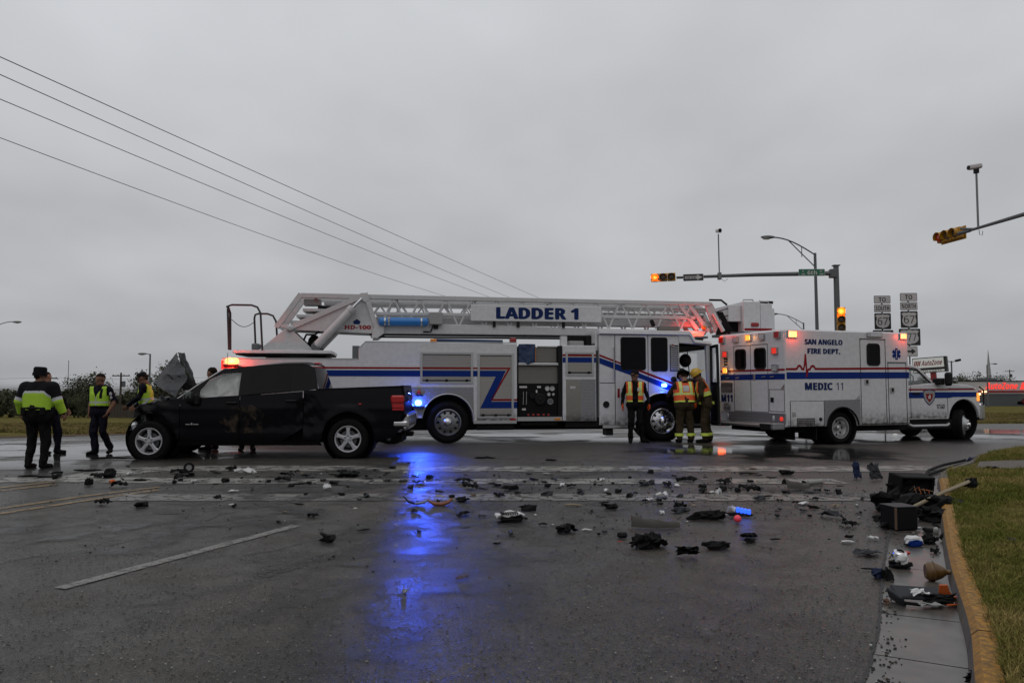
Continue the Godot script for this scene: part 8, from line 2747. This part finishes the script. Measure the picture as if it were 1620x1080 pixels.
	deb("gutter_curl", "curled black hose in the gutter by the kerb", "tangle", 3.84, -7.30, 0.152, 0.082, 0.120, "debris_black", 0.90)
	# square box, board, lamp and the other pieces with parts of their own
	var bx := thing("square_box", "square dark brown box standing at the gutter's edge", "debris", Vector3(3.93, 0.01, -8.05), 0.18)
	obj("box_shell", MB.new().box(-0.125, 0, -0.125, 0.125, 0.225, 0.125, 0.012), M.debris_black, bx)
	obj("box_lid", MB.new().box(-0.128, 0.226, -0.128, 0.128, 0.236, 0.128, 0.004), M.debris_grey, bx)
	obj("corner_strip", MB.new().box(-0.13, 0.01, 0.11, -0.115, 0.225, 0.13), M.debris_brown, bx)
	var bd := thing("board", "long pale weathered board lying across the debris pile", "debris", Vector3(4.4, 0.16, -8.75), 0.0)
	obj("plank", MB.new().tube([Vector3(-0.02, -0.05, 0.05), Vector3(0.7, 0.03, -0.62), Vector3(1.35, 0.09, -1.2)], 0.026, 4), M.debris_tan, bd)
	obj("end_fitting", lump(0.16, 0.12, 0.12, 44, 0.6), M.debris_black, bd, Vector3(1.38, 0.02, -1.22))
	var wb := thing("mirror_shell", "white shell with a blue edge in the gutter", "debris", Vector3(3.64, 0.01, -7.2), 0.3)
	obj("white_shell", lump(0.17, 0.075, 0.1, 8, 0.25), M.debris_white, wb, Vector3(0, 0.015, 0))
	obj("blue_edge", lump(0.15, 0.06, 0.04, 9, 0.3), M.blue, wb, Vector3(-0.03, 0.0, 0.05))
	obj("black_base", lump(0.16, 0.03, 0.14, 10, 0.3), M.debris_black, wb)
	var hl := thing("smashed_lamp", "smashed headlamp in white and black with a red lens", "debris", Vector3(3.09, 0.01, -6.33), 0.1)
	obj("lamp_bowl", lump(0.1, 0.09, 0.08, 12, 0.35), M.debris_white, hl, Vector3(0, 0.03, 0.02))
	obj("black_base", lump(0.16, 0.06, 0.13, 13, 0.5), M.debris_black, hl)
	obj("red_lens", lump(0.06, 0.03, 0.05, 14, 0.3), M.debris_red, hl, Vector3(0.07, 0.09, -0.03))
	obj("chrome_rim", MB.new().at(0, 0.1, 0.0, -1.2).lathe([Vector2(0.055, 0), Vector2(0.05, 0.02), Vector2(0.03, 0.03)], 14), M.chrome, hl)
	var cn := thing("amber_bowl", "rusty amber bowl shaped piece against the yellow kerb", "debris", Vector3(3.13, 0.012, -5.9), 0.05)
	cn.scale = Vector3.ONE * 0.85
	obj("bowl", MB.new().at(0, 0.075, 0, 0, PI / 2 - 0.3).lathe([Vector2(0.0, -0.075), Vector2(0.06, -0.072), Vector2(0.082, -0.04), Vector2(0.08, 0.0), Vector2(0.055, 0.06), Vector2(0.022, 0.1), Vector2(0.02, 0.13), Vector2(0.0, 0.13)], 20), M.amber_bowl, cn)
	obj("raised_rib", MB.new().at(0, 0.075, 0, 0, PI / 2 - 0.3).lathe([Vector2(0.084, -0.012), Vector2(0.089, -0.006), Vector2(0.084, 0.0)], 20), M.amber_bowl, cn)
	var ty := thing("torn_tray", "black torn tray with white scuff and orange plastic fin", "debris", Vector3(2.74, 0.012, -5.3), -0.05)
	obj("tray", MB.new().at(-0.03, 0.055, -0.02, 0.35, 0, -0.06).box(-0.16, -0.012, -0.07, 0.16, 0.012, 0.07, 0.008), M.debris_grey, ty)
	obj("tray_side", MB.new().at(-0.185, 0.035, 0.0, 0.2, 0.25, 0.5).box(-0.012, -0.045, -0.07, 0.012, 0.04, 0.08, 0.006), M.debris_grey, ty)
	obj("tray_lip", MB.new().tube([Vector3(-0.17, 0.02, 0.09), Vector3(-0.08, 0.015, 0.11), Vector3(0.06, 0.04, 0.11), Vector3(0.14, 0.02, 0.09)], 0.011, 6), M.debris_black, ty)
	obj("white_scuff", torn(0.13, 0.06, 0.03, 6, 0.003), M.debris_white, ty, Vector3(-0.05, 0.058, 0.02), Vector3(0.35, 0.4, -0.1))
	obj("mangled_core", lump(0.17, 0.06, 0.08, 21, 0.9, 16), M.debris_black, ty, Vector3(0.05, 0.012, 0.07))
	obj("clear_cover", torn(0.14, 0.06, 0.03, 27, 0.003), M.debris_pale, ty, Vector3(-0.02, 0.004, 0.12))
	obj("orange_fin", MB.new().at(0.15, 0.03, -0.02, 0.4, -0.25, 0).prism(P([-0.045, -0.02, 0.0, -0.01, 0.045, -0.03, 0.1, -0.035, 0.06, -0.005, 0.1, 0.012, 0.045, 0.012, 0.02, 0.05, 0.005, 0.1, -0.045, 0.095]), -0.004, 0.004), M.debris_orange, ty)
	obj("orange_prong", MB.new().at(0.14, 0.012, 0.09, 1.2, 0.2, 0).prism(P([-0.05, -0.012, 0.05, -0.02, 0.12, 0.01, 0.06, 0.015, 0.0, 0.02, -0.05, 0.012]), -0.004, 0.004), M.debris_orange, ty)
	var rb := thing("ribbed_panel", "white ribbed plastic panel lying alone in the lane", "debris", Vector3(-0.03, 0.01, -8.5), 0.16)
	obj("panel", torn(0.28, 0.16, 0.05, 31, 0.01), M.debris_white, rb, Vector3(0, 0.03, 0))
	obj("black_underside", lump(0.27, 0.06, 0.14, 32, 0.5), M.debris_black, rb, Vector3(0.02, 0, 0.02))
	for i in 8:
		obj("rib", MB.new().box(-0.006, 0, -0.05, 0.006, 0.02, 0.05), M.debris_black, rb, Vector3(-0.09 + i * 0.024, 0.075, 0.03))
	var lb := thing("broken_light_bar", "broken light bar with glowing blue lenses in the lane", "debris", Vector3(2.53, 0.012, -8.8), -0.38)
	obj("base", lump(0.27, 0.04, 0.09, 41, 0.3), M.debris_black, lb)
	obj("white_end", torn(0.08, 0.08, 0.06, 42, 0.01), M.debris_white, lb, Vector3(-0.09, 0.03, 0))
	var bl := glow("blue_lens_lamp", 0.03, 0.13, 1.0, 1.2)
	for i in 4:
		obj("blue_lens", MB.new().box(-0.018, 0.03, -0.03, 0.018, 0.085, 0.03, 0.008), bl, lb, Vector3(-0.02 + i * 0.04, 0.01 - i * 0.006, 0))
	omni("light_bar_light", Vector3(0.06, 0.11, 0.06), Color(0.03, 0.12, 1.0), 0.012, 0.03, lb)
	solo("pink_ball", MB.new().at(0, 0.04, 0).ball(0.04, 0.04, 0.04, 18), M.ball_pink, "small bright pink ball resting beside the broken light bar", "ball", Vector3(2.39, 0.008, -8.4))
	var rg := thing("round_pulley", "black pulley wheel with pale hub standing on edge", "debris", Vector3(-5.42, 0.01, -13.25), 0.3)
	obj("tyre_ring", MB.new().at(0, 0.085, 0).lathe([Vector2(0.05, 0.03), Vector2(0.08, 0.028), Vector2(0.086, 0.0), Vector2(0.08, -0.03), Vector2(0.05, -0.03)], 22), M.debris_black, rg)
	obj("hub", MB.new().at(0, 0.085, 0).lathe([Vector2(0, 0.02), Vector2(0.05, 0.022), Vector2(0.05, -0.02)], 18), M.debris_pale, rg)
	obj("foot_scrap", lump(0.14, 0.06, 0.08, 52, 0.6), M.debris_black, rg, Vector3(-0.08, 0, 0))
	var ar := thing("wheel_arch_trim", "curved trim, black and white, joined to rust red strip", "debris", Vector3(-1.0, 0.012, -9.65), 0.0)
	obj("black_strip", MB.new().tube([Vector3(-0.34, 0.1, -0.06), Vector3(-0.26, 0.03, 0.0), Vector3(-0.16, 0.012, 0.03), Vector3(-0.06, 0.02, 0.02)], [0.006, 0.012, 0.014, 0.01], 6), M.debris_black, ar)
	obj("white_strip", MB.new().tube([Vector3(-0.18, 0.014, 0.04), Vector3(-0.08, 0.03, 0.03), Vector3(0.0, 0.075, 0.0)], [0.01, 0.014, 0.006], 6), M.debris_pale, ar)
	obj("rust_strip", MB.new().tube([Vector3(-0.02, 0.05, 0.03), Vector3(0.06, 0.015, 0.06), Vector3(0.16, 0.012, 0.06), Vector3(0.24, 0.04, 0.03), Vector3(0.27, 0.075, 0.0)], [0.012, 0.024, 0.026, 0.022, 0.012], 6), M.amber_rust, ar)
	var hs := thing("torn_hoses", "two long curved black hoses ending in a blue cap", "debris", Vector3(6.6, 0.012, -12.6), 0.0)
	obj("hose", MB.new().tube([Vector3(0, 0.02, 0), Vector3(0.45, 0.03, -0.75), Vector3(1.1, 0.04, -1.5), Vector3(1.9, 0.06, -2.2)], 0.025, 7), M.debris_black, hs)
	obj("hose", MB.new().tube([Vector3(-0.5, 0.02, 0.6), Vector3(0.3, 0.02, -0.35), Vector3(1.1, 0.04, -1.2), Vector3(1.9, 0.05, -2.0)], 0.022, 7), M.debris_black, hs)
	obj("blue_cap", lump(0.16, 0.14, 0.14, 61, 0.25), M.debris_blue, hs, Vector3(1.98, 0.0, -2.1))
	var ch := thing("crushed_housing", "large crushed black housing on the debris pile by the kerb", "debris", Vector3(5.02, 0.06, -9.95), 0.22)
	obj("case_shell", MB.new().at(0, 0.15, 0, 0.15, 0, -0.05).box(-0.25, -0.14, -0.12, -0.22, 0.13, 0.12, 0.01).box(-0.219, 0.1, -0.12, 0.25, 0.13, 0.12, 0.01).box(-0.219, -0.14, -0.12, 0.25, -0.11, 0.12, 0.01).box(0.221, -0.109, -0.12, 0.25, 0.099, 0.12, 0.01), M.debris_black, ch)
	obj("case_core", lump(0.44, 0.22, 0.18, 71, 0.7, 18), M.debris_black, ch, Vector3(0, 0.02, -0.02))
	for i in 5:
		obj("torn_wire", MB.new().tube([Vector3(-0.1 + 0.06 * i, 0.1, 0.1), Vector3(-0.08 + 0.07 * i, 0.16 - 0.02 * i, 0.15), Vector3(-0.05 + 0.06 * i, 0.06, 0.16)], 0.004, 5), M.debris_tan if i % 2 == 0 else M.debris_orange, ch)
	for q in [[4.5, -8.5, 0.3, 0.14, 0.24, "black ribbed casing under the pale board"], [4.15, -8.6, 0.26, 0.16, 0.2, "black cracked casing just behind the square box"], [4.9, -9.0, 0.34, 0.2, 0.26, "black torn engine cover against the kerb end of the pile"], [4.35, -9.15, 0.3, 0.24, 0.24, "tall black broken bracket between the pile and the crushed housing"]]:
		solo("broken_casing", lump(q[2], q[3], q[4], int(q[0] * 31), 0.75, 16), M.debris_black, q[5], "debris", Vector3(q[0], 0.008, q[1]), Vector3(0, q[2] * 9.0, 0))
	scatter()

# small pieces of every shape, thick in the lanes where the photograph shows them
func scatter() -> void:
	var r := RandomNumberGenerator.new()
	r.seed = 23
	var kinds := []
	for i in 7:
		kinds.append(lump(0.09, 0.045, 0.06, 70 + i, 0.8, 8).mesh())
	for i in 5:
		kinds.append(torn(0.1, 0.07, 0.035, 80 + i).mesh())
	for i in 4:
		var pts := []
		for k in 5:
			pts.append(Vector3((k - 2) * 0.03, 0.012 + 0.012 * absf(dn.get_noise_2d(k * 0.9, i * 3.0)), 0.03 * dn.get_noise_2d(k * 0.7 + 3.0, i * 5.0)))
		kinds.append(MB.new().tube(pts, [0.004, 0.009, 0.01, 0.008, 0.004], 5).mesh())
	var pale := [lump(0.06, 0.025, 0.04, 91, 0.5, 8).mesh(), torn(0.08, 0.04, 0.02, 92).mesh()]
	var zones := [[1.6, -11.0, 2.2, 2.1, 82], [3.4, -9.6, 1.3, 1.6, 30], [4.2, -11.2, 1.3, 1.6, 22], [-1.5, -12.4, 2.8, 1.3, 58], [-5.2, -12.6, 2.4, 1.0, 44], [0.2, -8.6, 2.0, 1.4, 24], [3.9, -8.0, 0.35, 0.9, 16], [-3.0, -9.4, 2.2, 1.6, 14]]
	var n := 0
	for q in zones:
		for i in int(q[4]):
			var x: float = q[0] + r.randfn(0, 0.62) * q[2]
			var z: float = q[1] + r.randfn(0, 0.62) * q[3]
			if z > -4.5 or on_verge(x, z):
				continue
			var light := r.randf() < 0.13
			var mesh_: Mesh = pale[r.randi() % 2] if light else kinds[r.randi() % kinds.size()]
			var mat: Material = M[["debris_white", "debris_pale", "debris_tan", "debris_white", "debris_brown"][r.randi() % 5]] if light else M[["debris_black", "debris_black", "debris_black", "debris_grey"][r.randi() % 4]]
			var s := 0.5 + 1.25 * pow(r.randf(), 2.0)
			var nm := "pale_fragment" if light else "black_fragment"
			var lb := "small pale broken fragment lying on the road among the wreckage" if light else "small black broken fragment lying on the road among the wreckage"
			var o := solo(nm, mesh_, mat, lb, "debris", Vector3(x, 0.009, z), Vector3(0, r.randf() * TAU, 0), "small broken fragments scattered on the road")
			o.scale = Vector3(s * r.randf_range(0.8, 1.6), s, s)
			n += 1
	# crumbs too small to count
	var mm := MultiMesh.new()
	mm.transform_format = MultiMesh.TRANSFORM_3D
	mm.use_colors = true
	mm.mesh = lump(0.022, 0.012, 0.018, 99, 0.6, 6).mesh()
	var tfs := []
	for q in zones:
		for i in int(q[4]) * 5:
			var x: float = q[0] + r.randfn(0, 0.9) * q[2]
			var z: float = q[1] + r.randfn(0, 0.9) * q[3]
			if z < -4.0 and not on_verge(x, z):
				tfs.append(Transform3D(Basis.from_euler(Vector3(0, r.randf() * TAU, 0)).scaled(Vector3.ONE * r.randf_range(0.4, 1.3)), Vector3(x, 0.006, z)))
	for i in 230:
		var k := r.randf_range(4.0, 44.0)
		var p := kerb_point((int(k) + 0.001) / 132.0).lerp(kerb_point((int(k) + 1.001) / 132.0), k - int(k)) + Vector2(r.randfn(0, 0.035), r.randfn(0, 0.05))
		tfs.append(Transform3D(Basis.from_euler(Vector3(0, r.randf() * TAU, 0)).scaled(Vector3.ONE * r.randf_range(0.3, 0.9)), Vector3(p.x - 0.46, 0.006, -p.y)))
	mm.instance_count = tfs.size()
	for i in tfs.size():
		mm.set_instance_transform(i, tfs[i])
		var v := r.randf()
		mm.set_instance_color(i, Color(0.012, 0.012, 0.012) if v < 0.8 else Color(0.09, 0.075, 0.06) if v < 0.95 else Color(0.35, 0.35, 0.35))
	var mi := MultiMeshInstance3D.new()
	mi.name = "road_grit"
	mi.multimesh = mm
	var gm := mt("grit", 1, 1, 1, 0.7)
	gm.vertex_color_use_as_albedo = true
	mi.material_override = gm
	add_child(mi)
	chippings()
	tag(mi, "fine broken grit strewn over the road and gutter joint", "grit", "", "stuff")

# loose stone chips that stand out of the worn binder near the camera
func chippings() -> void:
	var r := RandomNumberGenerator.new()
	r.seed = 57
	var mm := MultiMesh.new()
	mm.transform_format = MultiMesh.TRANSFORM_3D
	mm.use_colors = true
	mm.mesh = lump(0.011, 0.004, 0.009, 103, 0.5, 6).mesh()
	var tfs := []
	while tfs.size() < 20000:
		var z := -3.2 - 8.0 * pow(r.randf(), 1.7)
		var x := r.randf_range(z * 0.72 - 0.5, -z * 0.6)
		if on_verge(x + 0.75, z):
			continue
		tfs.append(Transform3D(Basis.from_euler(Vector3(0, r.randf() * TAU, 0)).scaled(Vector3.ONE * r.randf_range(0.5, 1.35)), Vector3(x, 0.0065, z)))
	mm.instance_count = tfs.size()
	for i in tfs.size():
		mm.set_instance_transform(i, tfs[i])
		var v := r.randf()
		mm.set_instance_color(i, Color(0.014, 0.013, 0.012) if v < 0.5 else Color(0.11, 0.1, 0.085) if v < 0.93 else Color(0.26, 0.25, 0.22))
	var mi := MultiMeshInstance3D.new()
	mi.name = "stone_chips"
	mi.multimesh = mm
	mi.material_override = M.grit
	add_child(mi)
	tag(mi, "pale and dark stone chips in the road surface close to the camera", "stone chips", "", "stuff")

var kerb_line := []
func kerb_point(k: float) -> Vector2:
	if kerb_line.is_empty():
		kerb_line = smooth_line(KERB, 12)
	return kerb_line[clampi(int(k * (kerb_line.size() - 1)), 0, kerb_line.size() - 1)]

# x of the kerb at z, and whether a point lies on the verge
func on_verge(x: float, z: float) -> bool:
	if kerb_line.is_empty():
		kerb_point(0)
	for i in kerb_line.size() - 1:
		var a: Vector2 = kerb_line[i]
		var b: Vector2 = kerb_line[i + 1]
		if -z >= a.y and -z < b.y:
			return x > lerpf(a.x, b.x, (-z - a.y) / maxf(b.y - a.y, 1e-4)) + 0.17
	return false

# ---------------------------------------------------------------- grass
func build_grass() -> void:
	var r := RandomNumberGenerator.new()
	r.seed = 31
	var m := MB.new()
	for i in 12:
		var a := r.randf() * TAU
		var o := Vector3(cos(a), 0, sin(a)) * r.randf_range(0.0, 0.045)
		var l := r.randf_range(0.03, 0.065)
		var lean := Vector3(r.randfn(0, 0.5), 1, r.randfn(0, 0.5)).normalized()
		var w := Vector3(cos(a + 1.3), 0, sin(a + 1.3)) * 0.0022
		var mid := o + lean * l * 0.6
		var tip := o + lean * l + Vector3(lean.x, -0.2, lean.z) * l * 0.35
		m.color(Color(1, 1, 1))
		m.quad(o - w, mid - w * 0.8, mid + w * 0.8, o + w)
		m.tri(mid - w * 0.8, tip, mid + w * 0.8)
	var mesh_ := m.mesh()
	var gm := mt("grass_blades", 1, 1, 1, 0.8)
	gm.vertex_color_use_as_albedo = true
	gm.metallic_specular = 0.15
	gm.backlight_enabled = true
	gm.backlight = Color(0.2, 0.22, 0.08)
	var pn := FastNoiseLite.new()
	pn.seed = 3
	pn.frequency = 0.5
	var tfs := []
	var cols := []
	while tfs.size() < 42000:
		var z := -3.0 - 15.0 * pow(r.randf(), 1.6)
		var x := r.randf_range(1.5, -z * 0.85 + 2.2)
		if not on_verge(x + 0.05, z) or (z < -12.7 and z > -13.9 and x > 7.0):
			continue
		var q := pn.get_noise_2d(x * 2.0, z * 2.0)
		if q < -0.42 and r.randf() < 0.8:
			continue
		var s := r.randf_range(0.6, 1.25) * (1.0 if z > -9.0 else 1.5)
		tfs.append(Transform3D(Basis.from_euler(Vector3(r.randfn(0, 0.15), r.randf() * TAU, r.randfn(0, 0.15))).scaled(Vector3.ONE * s), Vector3(x, verge_height(x, z) - 0.004, z)))
		var dry := clampf(0.3 + 0.9 * pn.get_noise_2d(x * 1.3 + 40.0, z * 1.3) + r.randf_range(-0.3, 0.3), 0.0, 1.0)
		cols.append(Color(0.1, 0.112, 0.022).lerp(Color(0.3, 0.22, 0.09), dry) * r.randf_range(0.7, 1.25))
	blades("verge_grass", "short olive grass covering the corner verge", mesh_, gm, tfs, cols)
	tfs = []
	cols = []
	# rougher dry grass on the far verges
	for i in 16000:
		var left := r.randf() < 0.6
		var x := r.randf_range(-34.0, -7.0) if left else r.randf_range(16.0, 44.0)
		var z := (-25.0 - 22.0 * pow(r.randf(), 1.5)) if left else (-38.5 - 26.0 * pow(r.randf(), 1.5))
		if left and x * 0.52 - z < 18.2 + 0.0:
			continue
		var s := r.randf_range(1.6, 3.2)
		tfs.append(Transform3D(Basis.from_euler(Vector3(0, r.randf() * TAU, 0)).scaled(Vector3(s * 1.6, s, s * 1.6)), Vector3(x, hgt(x, z) - 0.05, z)))
		var dry := clampf(0.45 + 0.8 * pn.get_noise_2d(x * 0.25, z * 0.5) + r.randf_range(-0.25, 0.25), 0.0, 1.0)
		cols.append(Color(0.075, 0.075, 0.022).lerp(Color(0.22, 0.16, 0.07), dry) * r.randf_range(0.75, 1.2))
	blades("far_grass", "dry yellowish grass on the far verges", mesh_, gm, tfs, cols)

func blades(called: String, label: String, mesh_: Mesh, mat: Material, tfs: Array, cols: Array) -> void:
	var mm := MultiMesh.new()
	mm.transform_format = MultiMesh.TRANSFORM_3D
	mm.use_colors = true
	mm.mesh = mesh_
	mm.instance_count = tfs.size()
	for i in tfs.size():
		mm.set_instance_transform(i, tfs[i])
		mm.set_instance_color(i, cols[i])
	var mi := MultiMeshInstance3D.new()
	mi.name = called
	mi.multimesh = mm
	mi.material_override = mat
	add_child(mi)
	tag(mi, label, "grass", "", "stuff")
